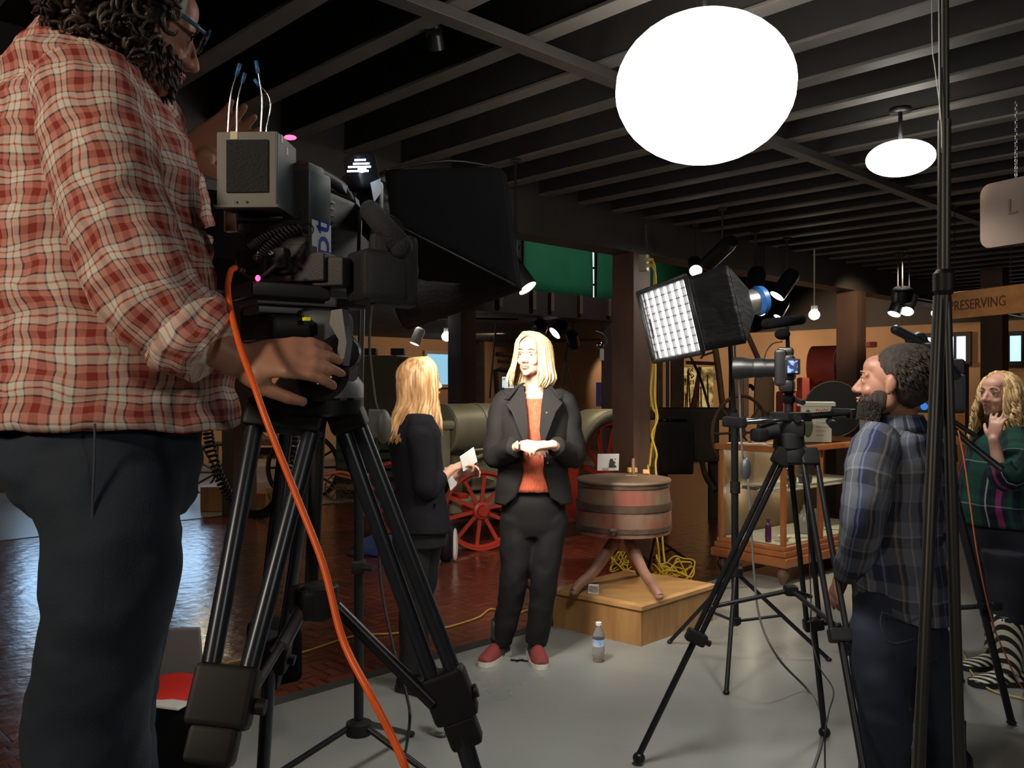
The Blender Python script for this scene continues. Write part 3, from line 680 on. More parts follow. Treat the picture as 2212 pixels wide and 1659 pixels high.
# ------------------------------------------------ interviewer seen from behind
def interviewer():
    D = 4.05; root = thing('person', 'person with long blonde hair seen from behind, black jacket, holding a white card', 'person', FL(900, 1490))
    M_SK = skin('skin_light', (.68, .37, .27)); M_JK = mat('black_jersey', (.008, .008, .012), .85, spec=.25); p = lambda x, y, d=0: P(x, y, D+d)
    F = V((.86, .5, 0)).normalized(); R = V((F.y, -F.x, 0))
    hd = Head(p(908, 826), (.80, .55, .12), (0, 0, 1), .98); m = MB(); hd.body(m)
    m.tube([p(900, 850), p(893, 875), p(888, 900)], [.048, .046, .055], 16, 3)
    m.loft([(p(892, 900), R, F, .08, .06), (p(892, 930), R, F, .15, .085), (p(900, 1000), R, F, .125, .09), (p(905, 1060), R, F, .12, .085), (p(905, 1130), R, F, .12, .08)], 24, 3)
    # right arm, near side, hand forward with card
    s, e, w = p(905, 925, -.16), p(921, 1052, -.15), p(978, 1012, .0)
    limb(m, [s, e, w], [.042, .034, .022]); 
    hand(m, w, (.9, .25, .32), (-.25, -.35, .9), -1, .85, (.9, 1.0, 1.1, 1.2), .03, .5, .5)
    s2, e2, w2 = p(895, 925, .16), p(940, 1045, .2), p(990, 1022, .15); limb(m, [s2, e2, w2], [.042, .034, .022]); hand(m, w2, (.8, -.15, .2), (.2, .5, .6), 1, .85, (.6, .7, .8, .9))
    h1, k1, a1 = p(895, 1140, -.06), p(893, 1290, -.06), p(885, 1455, -.02); h2, k2, a2 = p(915, 1140, .06), p(908, 1280, .1), p(903, 1430, .12)
    limb(m, [h1, k1, a1], [.06, .045, .032]); limb(m, [h2, k2, a2], [.06, .045, .032]); fuse(m, 'body', M_SK, root, .0055, 4); hd.features(root)
    HM = hairmat('golden_hair', (.38, .19, .075), (.82, .5, .24), 55, .36); m = MB(); rnd = random.Random(5); hd.e(m, (0, -.024, .034), (.08, .097, .088), 26, 16)
    bk = V((-.55, -.1, 0))
    for i in range(360):
        phi = rad(rnd.uniform(34, 326)); sx = sin(phi); c = cos(phi); f = rnd.uniform(-1, 1); L = rnd.uniform(.85, 1.08); wv = rnd.uniform(0, 6.28); A = .01
        pts = [hd.w(.0+.012*sx, .05-.05*(1-c), .114), hd.w(.05*sx, .05*c, .117), hd.w((.08+.004*f)*sx, .09*c-.004, .07), hd.w((.092+.006*f)*sx, .098*c-.018, .0)]
        z0 = -.07
        for j in range(4):
            z = z0-j*.062*L; sp = .088+.002*j; back = .022*j*max(0, -c+.3)
            pts.append(hd.w((sp+.006*f)*sx+A*sin(wv+j*1.6), sp*c-.022-back+A*cos(wv+j*1.6), z))
        strand(m, pts, [.004, .007, .0085, .009, .009, .008, .007, .002], 6, 3)
    m.build('hair', HM, root, 180)
    m = MB(); m.loft([(p(890, 888), R, F, .07, .055), (p(889, 899), R, F, .16, .085), (p(893, 935), R, F, .185, .112), (p(900, 1000), R, F, .155, .108), (p(905, 1060), R, F, .15, .108), (p(906, 1120), R, F, .178, .13), (p(907, 1142), R, F, .182, .133)], 40, 5, [.2, .25, .2, .15, .12, .1, .1]); m.wobble(.006, 9, 2); m.wobble(.003, 25, 4)
    jk = m.build('jacket', M_JK, root, 180, solid=.006)
    for s_, e_, w_, sd, fr in ((s, e, w, 2, .5), (s2, e2, w2, 7, .6)):
        m = MB(); sleeve(m, [s_+V((0, 0, .012)), s_+V((.004, 0, -.04)), s_.lerp(e_, .55), e_+V((0, 0, -.005)), e_.lerp(w_, fr*.5), e_.lerp(w_, fr)], [.055, .062, .055, .055, .049, .045], 24, 7, .006, sd); m.build('sleeve', M_JK, jk, 180)
    m = MB(); m.box(p(935, 1088, -.12), (.09, .01, .006), frame(F)); m.build('pocket_flap', M_JK, jk)
    m = MB(); m.loft([(p(905, 1110), R, F, .15, .1), (p(905, 1140), R, F, .165, .12), (p(905, 1175), R, F, .16, .12)], 28, 3)
    sleeve(m, [p(890, 1160, -.05), p(890, 1240, -.06), p(890, 1310, -.05), p(888, 1400, -.03), p(886, 1466, -.02)], [.092, .078, .062, .053, .046], 22, 5, .005, 3)
    sleeve(m, [p(915, 1160, .06), p(912, 1240, .1), p(908, 1300, .12), p(905, 1380, .12), p(904, 1440, .12)], [.09, .076, .06, .05, .045], 22, 5, .005, 8)
    fuse(m, 'trousers', mat('black_slim_trousers', (.008, .008, .01), .85), root, .008, 4)
    for a, td in ((a1, (.5, -.3)), (a2, (.9, .3))):
        a = V((a.x, a.y, .09)); mm, sole, g, d, r = shoe(root, a, td, .25, .042, M1=M_RUBBER); mm.build('boot', M_BLACK, root, 180)
    return root
interviewer()
t = thing('note_card', 'white note card held up by the person with long blonde hair', 'card', P(1010, 1000, 4.0))
MB().box(P(1012, 992, 4.06), (.004, .11, .075), frame((.55, .75, .35)), 0).build('card', M_WHITE, t)
t = thing('note_sheets', 'white note sheets held low by the person with long blonde hair', 'paper', P(975, 1030, 4.15))
m = MB(); m.add([P(960, 1010, 4.15), P(1002, 1006, 4.25), P(985, 1048, 4.2), P(973, 1060, 4.17)], [(0, 1, 2, 3)]); m.build('sheet', M_PAPER, t, solid=.003)
# ------------------------------------------------ camera operator in the red plaid shirt
WHT = (.78, .72, .62); RED = (.46, .06, .04); NAV = (.05, .045, .075); PNK = (.62, .26, .2); DRK = (.3, .045, .035)
bands = [(0, NAV), (.045, WHT), (.2, RED), (.25, WHT), (.41, NAV), (.46, PNK), (.62, DRK), (.82, PNK)]
M_PLAID = plaid('red_white_plaid', bands, bands, .058, .060, noise_s=.7)
DENIM = mat('dark_denim', (.019, .03, .05), .85, c2=(.012, .02, .034), scale=5, bump=.15, bscale=300)
def operator():
    D = 1.52; root = thing('person', 'person in red and white plaid shirt and jeans working the big camera', 'person', V((-.72, 1.62, .42)))
    M_SK = skin('skin_tan', (.50, .25, .165), (.40, .19, .125)); p = lambda x, y, d=0: P(x, y, D+d)
    F = V((.93, .36, 0)).normalized(); R = V((F.y, -F.x, 0)); UPt = (-.06, 0, 1)
    hd = Head(p(298, 44, .06), (.82, .56, -.28), (.15, .1, 1), 1.06); m = MB(); hd.body(m, True)
    m.tube([p(252, 70, .06), p(222, 100, .08), p(200, 145, .1)], [.062, .06, .075], 20, 3)
    m.loft([(p(190, 140, .1), R, F, .1, .07), (p(190, 200, .1), R, F, .19, .1), (p(215, 420, .1), R, F, .17, .13), (p(225, 700, .1), R, F, .14, .13), (p(225, 900, .1), R, F, .12, .11)], 28, 3)
    s, e, w = p(195, 235, -.07), p(318, 600, -.1), p(512, 778, -.06)
    limb(m, [s, p(240, 400, -.1), e, p(420, 720, -.08), w], [.055, .048, .042, .04, .03])
    tips = hand(m, w, (1, .02, .06), (-.1, -.8, .6), 1, 1.1, (.42, .36, .36, .42), .10, .5, .45, .45, .0098)
    # raised far hand
    s2, e2, w2 = p(300, 250, .3), p(392, 500, .42), p(398, 335, .38); limb(m, [s2, e2, w2], [.05, .042, .03])
    hand(m, w2, (.84, .05, .50), (.15, .93, .1), -1, 1.12, (.25, .3, .35, .4), .12, .05, 1.3, .0, .0095)
    h1, k1, a1 = p(205, 960, -.02), p(228, 1320, -.02), p(185, 1700, .1); h2, k2, a2 = p(240, 960, .2), p(250, 1320, .22), p(240, 1700, .28)
    limb(m, [h1, k1, V((a1.x, a1.y, .52))], [.06, .05, .04]); limb(m, [h2, k2, V((a2.x, a2.y, .52))], [.06, .05, .04])
    fuse(m, 'body', M_SK, root, .0048, 4); hd.features(root)
    # nails
    # hair: dark and curly, hanging over the collar
    HM = hairmat('dark_curly_hair', (.02, .014, .011), (.06, .04, .03), 60, .5); m = MB(); rnd = random.Random(8)
    hd.e(m, (0, -.03, .04), (.092, .108, .098), 26, 16)
    for i in range(420):
        phi = rad(rnd.uniform(52, 308)); el = rnd.uniform(-.95, 1.4); sx = sin(phi)*cos(el); cy = cos(phi)*cos(el); cz = sin(el)
        b = V((sx*.088, cy*.1-.028, cz*.09+.03)); nrm = V((sx, cy, cz)); q = []
        ph = rnd.uniform(0, 6.3); t1 = nrm.orthogonal().normalized(); t2 = nrm.cross(t1)
        for j in range(7):
            c = b+nrm*(.006+.006*j)+V((0, 0, -.004*j))+(t1*cos(ph+j*1.2)+t2*sin(ph+j*1.2))*.012; q.append(hd.w(*c))
        strand(m, q, [.007, .007, .0065, .006, .005, .004, .002], 5, 2, 1)
    m.build('hair', HM, root, 180)
    m = MB(); 
    for i in range(160):
        a = rnd.uniform(-1.5, 1.5); z = rnd.uniform(-.1, -.035); x = sin(a)*.06; y = .02+cos(a)*.062
        c = hd.w(x, y, z); m.tube([c, hd.w(x*1.12, y*1.08+.004, z-.016)], [.005, .0015], 5)
    m.build('beard', HM, root, 180)
    # sunglasses
    m = MB()
    for sx in (-1, 1): m.ell(hd.w(sx*.034, .104, .0), (.027, .004, .022), hd.R, 18, 8)
    g = m.build('sunglasses', mat('blue_lens', (.03, .05, .08), .08, .6), root, 180)
    m = MB(); 
    for sx in (-1, 1): m.tube([hd.w(sx*.064, .098, .006), hd.w(sx*.083, .04, .01), hd.w(sx*.084, -.01, .004)], [.004, .004, .003], 8, 2)
    m.tube([hd.w(-.06, .106, .016), hd.w(0, .112, .014), hd.w(.06, .106, .016)], .0025, 6, 2); m.build('glasses_frame', mat('blue_frame', (.05, .16, .28), .25), g, 180)
    # shirt torso, collar, sleeves
    m = MB(); m.loft([(p(172, 84, .08), R, F, .068, .066), (p(168, 104, .09), R, F, .085, .072), (p(168, 135, .09), R, F, .15, .1), (p(178, 190, .09), R, F, .2, .142), (p(193, 290, .09), R, F, .2, .17), (p(202, 420, .08), R, F, .195, .185), (p(214, 560, .08), R, F, .19, .2), (p(226, 700, .08), R, F, .19, .21), (p(236, 820, .08), R, F, .192, .213), (p(240, 916, .08), R, F, .195, .22)], 64, 7, cap=False)
    m.wobble(.016, 5.5, 2, (1, 1, 1.6)); m.wobble(.009, 14, 7, (1, 1, 2.2)); m.wobble(.004, 34, 1)
    sh = m.build('shirt', M_PLAID, root, 180, solid=.003)
    m = MB(); m.loft([(p(168, 90, .09), R, F, .079, .074), (p(172, 70, .085), R, F, .074, .072), (p(175, 66, .085), R, F, .078, .076), (p(166, 98, .09), R, F, .092, .086)], 40, 3, [.3, .3, .35, .5]); m.build('collar', M_PLAID, sh, 180, solid=.003)
    def slv(pts, r, sd, n=56):
        m = MB(); m.tube(pts, r, n, 10)
        m.wobble(.012, 7, sd, (1, 1, 1)); m.wobble(.007, 19, sd+3, (1, 1, 1.5)); m.wobble(.003, 45, sd+6); return m.build('sleeve', M_PLAID, sh, 180, solid=.002)
    slv([p(160, 160, .02), p(188, 215, -.04), p(215, 330, -.08), p(255, 460, -.1), p(300, 590, -.11), p(350, 672, -.1), p(432, 735, -.08)], [.075, .092, .094, .088, .083, .077, .066], 3)
    m = MB(); m.tube([p(386, 700, -.09), p(404, 716, -.09), p(430, 733, -.085), p(462, 752, -.08), p(470, 757, -.08)], [.072, .078, .077, .066, .036], 40, 6); m.wobble(.01, 20, 9); m.wobble(.006, 42, 2); m.build('rolled_cuff', M_PLAID, sh, 180)
    slv([p(255, 200, .22), p(310, 260, .3), p(352, 380, .38), p(394, 500, .42), p(400, 495, .42)], [.08, .082, .075, .066, .05], 13, 40)
    # jeans
    m = MB(); m.loft([(p(232, 876, .08), R, F, .175, .168), (p(222, 930, .08), R, F, .19, .178), (p(215, 1000, .08), R, F, .195, .18), (p(228, 1060, .08), R, F, .18, .158), (p(236, 1110, .08), R, F, .155, .13)], 40, 5)
    m.tube([p(222, 930, .06), p(232, 1040, -.0), p(243, 1160, -.03), p(240, 1290, -.03), p(218, 1390, -.01), p(198, 1500, .02), p(190, 1640, .05), p(188, 1800, .08)], [.06, .128, .116, .108, .106, .105, .106, .108], 32, 6)
    m.tube([p(230, 930, .14), p(240, 1040, .2), p(262, 1160, .2), p(262, 1290, .2), p(245, 1400, .2), p(235, 1520, .22), p(230, 1640, .25), p(230, 1800, .28)], [.06, .12, .11, .1, .096, .094, .094, .096], 32, 6)
    m.wobble(.012, 7, 5, (1, 1, 1.5)); m.wobble(.005, 18, 2, (1, 1, 2)); je = fuse(m, 'jeans', DENIM, root, .008, 3)
    SM = mat('denim_seam', (.05, .06, .075), .8)
    m = MB(); m.tube([p(205, 915, -.13), p(204, 1000, -.135), p(200, 1100, -.135), p(205, 1240, -.135)], .0022, 6, 5); m.build('seam', SM, je, 180)
    # back pocket
    m = MB(); m.tube([p(132, 940, -.09), p(135, 1060, -.1), p(108, 1085, -.07), p(60, 1040, -.02)], .0022, 6, 5); m.build('pocket_stitching', SM, je, 180)
    for a, td in ((k1, (1, -.2)), (k2, (1, .3))):
        aa = V((a.x-.03, a.y+.08, .1)); mm, sole, g, d, r = shoe(root, aa, td, .29, .052, M1=M_RUBBER); sole.location.z += 0
        sh2 = mm.build('shoe_upper', M_BLACK, root, 180)
        for o in (sole, sh2): o.location.z += .42
    return root
operator()
# low riser under the operator, below the picture
t = thing('wooden_riser', 'low wooden riser under the camera operator in plaid', 'platform', V((-.7, 1.7, 0)))
MB().box((-.80, 1.83, .40), (.56, .66, .03), None, .005).build('deck', M_DWOOD, t); MB().box((-.80, 1.83, .19), (.52, .62, .38), None, .005).build('base', M_DWOOD, t)
# ------------------------------------------------ bearded man in blue plaid
BG = (.10, .11, .14); BN = (.018, .022, .05); BW = (.2, .21, .23); BT = (.13, .11, .09); BD = (.03, .03, .035); BL = (.1, .13, .25)
M_BPL = plaid('blue_grey_plaid', [(0, BG), (.14, BW), (.17, BG), (.3, BD), (.36, BT), (.40, BD), (.5, BN), (.62, BL), (.65, BN), (.8, BG), (.9, BW), (.93, BD)],
              [(0, BG), (.3, BN), (.55, BD), (.6, BG), (.8, BW), (.83, BD)], .2, .22, mixf=.38, noise_s=.6)
def bearded():
    D = 3.0; root = thing('person', 'person with dark hair and beard, blue and grey plaid shirt, looking up left', 'person', V((1.36, 3.0, 0)))
    M_SK = skin('skin_warm', (.34, .165, .11)); p = lambda x, y, d=0: P(x, y, D+d)
    F = V((-.8, .6, 0)).normalized(); R = V((F.y, -F.x, 0))
    hd = Head(p(1925, 828), (-.82, .5, .12), (.1, 0, 1), 1.08); m = MB(); hd.body(m, True)
    m.tube([p(1930, 860, .02), p(1942, 890, .04), p(1950, 930, .05)], [.06, .060, .058], 18, 3)
    m.loft([(p(1945, 945, .04), R, F, .09, .06), (p(1935, 990, .04), R, F, .17, .09), (p(1930, 1100, .04), R, F, .15, .10), (p(1935, 1280, .04), R, F, .11, .08)], 26, 3)
    s, e, w = p(1880, 985, -.1), p(1862, 1165, -.1), p(1826, 1240, .12); limb(m, [s, e, w], [.05, .042, .03]); hand(m, w, (-.3, .2, -.8), (-.9, -.2, .1), 1, .95, (.4, .4, .5, .5))
    s2, e2, w2 = p(2000, 985, .15), p(2040, 1130, .15), p(2050, 1180, .05); limb(m, [s2, e2], [.05, .042])
    legs = (([p(1905, 1330, -.02), p(1908, 1540, -.03), p(1915, 1760, .06)]), ([p(1985, 1330, .12), p(2010, 1540, .14), p(2050, 1740, .2)]))
    for L in legs: limb(m, [L[0], L[1], V((L[2].x, L[2].y, .1))], [.055, .05, .04])
    fuse(m, 'body', M_SK, root, .0044, 4); hd.features(root)
    HM = hairmat('dark_brown_hair', (.018, .013, .010), (.038, .028, .021), 70, .95); m = MB(); rnd = random.Random(2)
    hd.e(m, (0, -.035, .048), (.084, .096, .088), 26, 16); hd.e(m, (0, -.06, .0), (.075, .065, .07), 24, 14)
    for i in range(1500):
        phi = rad(rnd.uniform(62, 298)); el = rnd.uniform(-.8, 1.5); n = V((sin(phi)*cos(el), cos(phi)*cos(el), sin(el)))
        b = V((n.x*.081, n.y*.092-.04, n.z*.086+.042)); m.tube([hd.w(*b), hd.w(*(b+n*.008+V((0, -.007, -.002)))), hd.w(*(b+n*.010+V((0, -.016, -.012))))], [.0035, .003, .001], 4)
    m.build('hair', HM, root, 180)
    m = MB(); hd.e(m, (0, .05, -.09), (.045, .042, .032), 18, 12); hd.e(m, (.045, .02, -.055), (.018, .03, .045)); hd.e(m, (-.045, .02, -.055), (.018, .03, .045))
    for i in range(1000):
        a = rnd.uniform(-1.75, 1.75); z = rnd.uniform(-.115, -.05); x = sin(a)*.056; y = .022+cos(a)*.062; m.tube([hd.w(x, y, z), hd.w(x*1.12, y*1.08, z-.018)], [.003, .001], 4)
    m.build('beard', HM, root, 180)
    m = MB(); m.loft([(p(1948, 902, .05), R, F, .078, .072), (p(1946, 926, .05), R, F, .12, .085), (p(1942, 955, .05), R, F, .195, .115), (p(1934, 1010, .05), R, F, .2, .145), (p(1932, 1090, .05), R, F, .19, .15), (p(1936, 1180, .05), R, F, .195, .152), (p(1942, 1260, .05), R, F, .2, .155), (p(1950, 1318, .05), R, F, .202, .158)], 56, 7, cap=False)
    for v in m.v:
        t = (1.45-(1180-829.5)/1850*3)-v.z
        if t > 0: v.z += t*(-.18*((v-p(1940, 1300)).x/.2) if (v-p(1940, 1300)).x > 0 else .32*abs((v-p(1940, 1300)).x)/.2)*.9
    m.wobble(.012, 6, 2, (1, 1, 1)); m.wobble(.007, 17, 7, (1, 1, .6)); m.wobble(.003, 40, 1); sh = m.build('shirt', M_BPL, root, 180, solid=.003)
    m = MB(); m.loft([(p(1948, 926, .05), R, F, .1, .085), (p(1944, 900, .04), R, F, .078, .074), (p(1943, 898, .04), R, F, .082, .078), (p(1946, 930, .05), R, F, .12, .098)], 36, 3, [.35, .35, .4, .5]); m.build('collar', M_BPL, sh, 180, solid=.003)
    m = MB(); m.tube([p(1905, 950, -.03), p(1886, 985, -.09), p(1872, 1060, -.13), p(1862, 1130, -.13), p(1852, 1190, -.06), p(1836, 1235, .06)], [.07, .085, .08, .074, .066, .054], 36, 8); m.wobble(.01, 9, 3); m.wobble(.006, 24, 6); m.build('sleeve', M_BPL, sh, 180)
    m = MB(); m.tube([p(1985, 960, .1), p(2010, 1000, .12), p(2026, 1080, .1), p(2030, 1150, .05), p(2015, 1190, -.02)], [.07, .08, .072, .06, .05], 30, 8); m.wobble(.01, 9, 13); m.wobble(.006, 24, 8); m.build('sleeve', M_BPL, sh, 180)
    m = MB(); m.loft([(p(1930, 1262, .04), R, F, .172, .125), (p(1932, 1310, .04), R, F, .18, .135), (p(1938, 1370, .04), R, F, .175, .135), (p(1945, 1410, .04), R, F, .15, .12)], 32, 4)
    m.tube([p(1915, 1290, .02), p(1905, 1370, -.02), p(1903, 1450, -.04), p(1904, 1530, -.05), p(1910, 1560, -.04), p(1914, 1650, .02), V((p(1916, 1700).x, 3.05, .06))], [.06, .112, .1, .084, .088, .08, .085], 30, 6)
    m.tube([p(1960, 1290, .06), p(1975, 1370, .1), p(1998, 1450, .12), p(2018, 1530, .13), p(2030, 1600, .15), p(2045, 1660, .18), V((p(2052, 1700).x, 3.2, .06))], [.06, .115, .098, .08, .08, .078, .082], 30, 6)
    m.wobble(.01, 8, 5); m.wobble(.005, 20, 2); je = fuse(m, 'jeans', mat('indigo_denim', (.008, .014, .032), .85, c2=(.006, .009, .021), scale=4), root, .009, 3)
    m = MB(); m.tube([p(1990, 1330, -.13), p(1958, 1345, -.14), p(1905, 1322, -.14), p(1908, 1372, -.15), p(1935, 1390, -.15), p(1975, 1378, -.14)], .002, 6, 2); m.build('pocket_stitching', mat('seam_blue', (.03, .04, .07), .8), je, 180)
    for L, td in zip(legs, ((-1, .2), (-.7, .6))):
        a = V((L[2].x, L[2].y, .1)); mm, so, g, d, r = shoe(root, a, td, .29, .052, M1=M_RUBBER); mm.build('shoe_upper', M_BLACK, root, 180)
    return root
bearded()
# ------------------------------------------------ curly haired woman in green plaid
def curly():
    D = 4.25; root = thing('person', 'person with curly blonde hair, dark green plaid shirt and striped boots, hand at chest', 'person', FL(2155, 1465))
    M_SK = skin('skin_rosy', (.66, .38, .29)); p = lambda x, y, d=0: P(x, y, D+d)
    F = V((-.94, -.35, 0)).normalized(); R = V((F.y, -F.x, 0))
    hd = Head(p(2158, 853), (-.9, -.42, .1), (.1, 0, 1), 1.0); m = MB(); hd.body(m)
    m.tube([p(2170, 890, .01), p(2172, 905, .01), p(2178, 935, .02)], [.052, .052, .065], 16, 3)
    m.loft([(p(2178, 925, .02), R, F, .1, .07), (p(2180, 960, .02), R, F, .17, .1), (p(2170, 1040, .02), R, F, .16, .14), (p(2165, 1100, .02), R, F, .13, .11)], 24, 3)
    s, e, w = p(2200, 965, -.2), p(2168, 1032, -.32), p(2147, 950, -.3); limb(m, [s, e, w], [.048, .036, .024])
    hand(m, w, (.25, .15, 1), (-.75, -.65, .1), -1, .86, (.35, .4, .45, .5), .2, .3, .7)
    s2, e2, w2 = p(2170, 965, .22), p(2130, 1080, .3), p(2075, 1130, .2); limb(m, [s2, e2, w2], [.045, .036, .024]); hand(m, w2, (-.8, -.2, -.3), (0, 0, 1), 1, .86)
    L1 = (p(2172, 1165, -.03), p(2176, 1290, -.12), p(2178, 1425, -.12)); L2 = (p(2168, 1165, .06), p(2150, 1290, .12), p(2152, 1400, .12))
    for L in (L1, L2): limb(m, list(L), [.06, .045, .035])
    fuse(m, 'body', M_SK, root, .0055, 4); hd.features(root)
    HM = hairmat('curly_blonde_hair', (.36, .22, .09), (.78, .58, .3), 60, .4); m = MB(); rnd = random.Random(4); hd.e(m, (0, -.035, .03), (.085, .095, .085), 24, 14)
    for i in range(330):
        phi = rad(rnd.uniform(46, 314)); sx = sin(phi); c = cos(phi); ph = rnd.uniform(0, 6.3); f = rnd.uniform(-1, 1); L = rnd.uniform(.1, .26); q = []
        for j in range(13):
            t = j/12; th = min(1, t*2.2)*pi/2; rr = sin(th)*(.092+.006*f)+max(0, t-.45)*.05; z = .115*cos(th) if t < .45 else -(t-.45)*L*1.8
            q.append(hd.w(rr*sx+.011*cos(ph+j*1.5), rr*c-.022+.011*sin(ph+j*1.5), z+.005*sin(ph+j*1.9)))
        strand(m, q, [.005]+[.0075]*10+[.005, .002], 5, 2, .8)
    m.build('hair', HM, root, 180)
    GR = (.012, .06, .042); NB = (.012, .016, .03); MG = (.33, .03, .17); GW = (.5, .55, .55)
    PL = plaid('green_tartan', [(0, GR), (.3, NB), (.44, GR), (.52, NB), (.62, MG), (.72, NB), (.88, GW), (.905, NB)], [(0, NB), (.25, GR), (.5, NB), (.7, GR), (.9, GW), (.92, NB)], .2, .21, mixf=.35, noise_s=.5)
    m = MB(); m.loft([(p(2180, 915, .02), R, F, .075, .06), (p(2182, 930, .02), R, F, .16, .09), (p(2176, 970, .02), R, F, .2, .145), (p(2166, 1030, .02), R, F, .205, .175), (p(2164, 1090, .02), R, F, .21, .185), (p(2170, 1132, .02), R, F, .215, .185)], 50, 6, cap=False); m.wobble(.01, 7, 3); m.wobble(.004, 22, 3); sh = m.build('shirt', PL, root, 180, solid=.003)
    m = MB(); m.tube([p(2190, 945, -.12), p(2200, 975, -.2), p(2192, 1005, -.28), p(2172, 1030, -.33), p(2158, 1000, -.32)], [.07, .08, .075, .068, .055], 28, 6); m.wobble(.007, 12, 2); m.build('sleeve', PL, sh, 180)
    m = MB(); m.tube([p(2165, 950, .15), p(2150, 1010, .25), p(2128, 1080, .28), p(2095, 1118, .22)], [.065, .075, .062, .05], 24, 6); m.wobble(.007, 12, 9); m.build('sleeve', PL, sh, 180)
    m = MB(); m.loft([(p(2170, 1110, .02), R, F, .19, .16), (p(2174, 1160, .02), R, F, .2, .17), (p(2172, 1210, .02), R, F, .18, .15)], 28, 3)
    m.tube([p(2178, 1190, -.09), p(2180, 1260, -.1), p(2180, 1345, -.12)], [.12, .1, .075], 24, 5); m.tube([p(2158, 1190, .1), p(2150, 1260, .12), p(2150, 1335, .12)], [.11, .09, .07], 24, 5)
    fuse(m, 'leggings', mat('navy_leggings', (.008, .01, .02), .85), root, .009, 4)
    # striped boots
    sm, nt, b = new_mat('striped_rubber'); c = coords(nt); wv = nt.nodes.new('ShaderNodeTexWave'); wv.bands_direction = 'DIAGONAL'; wv.inputs['Scale'].default_value = 13; wv.inputs['Distortion'].default_value = 0
    nt.links.new(c, wv.inputs['Vector']); r_ = nt.nodes.new('ShaderNodeValToRGB'); r_.color_ramp.interpolation = 'CONSTANT'; r_.color_ramp.elements[1].position = .5
    r_.color_ramp.elements[0].color = (.012, .012, .012, 1); r_.color_ramp.elements[1].color = (.6, .58, .48, 1); nt.links.new(wv.outputs['Fac'], r_.inputs[0]); nt.links.new(r_.outputs[0], b.inputs['Base Color']); b.inputs['Roughness'].default_value = .35
    for L in (L1, L2):
        a = V((L[2].x, L[2].y, .1)); mm, so, g, d, r = shoe(root, a, (-1, -.1), .27, .055, M1=M_RUBBER)
        mm.tube([a+V((0, 0, -.04)), a+V((.005, 0, .05)), a+V((.0, 0, .14)), a+V((0, 0, .24))], [.055, .058, .066, .07], 24, 3); mm.build('boot', sm, root, 180)
    return root
curly()
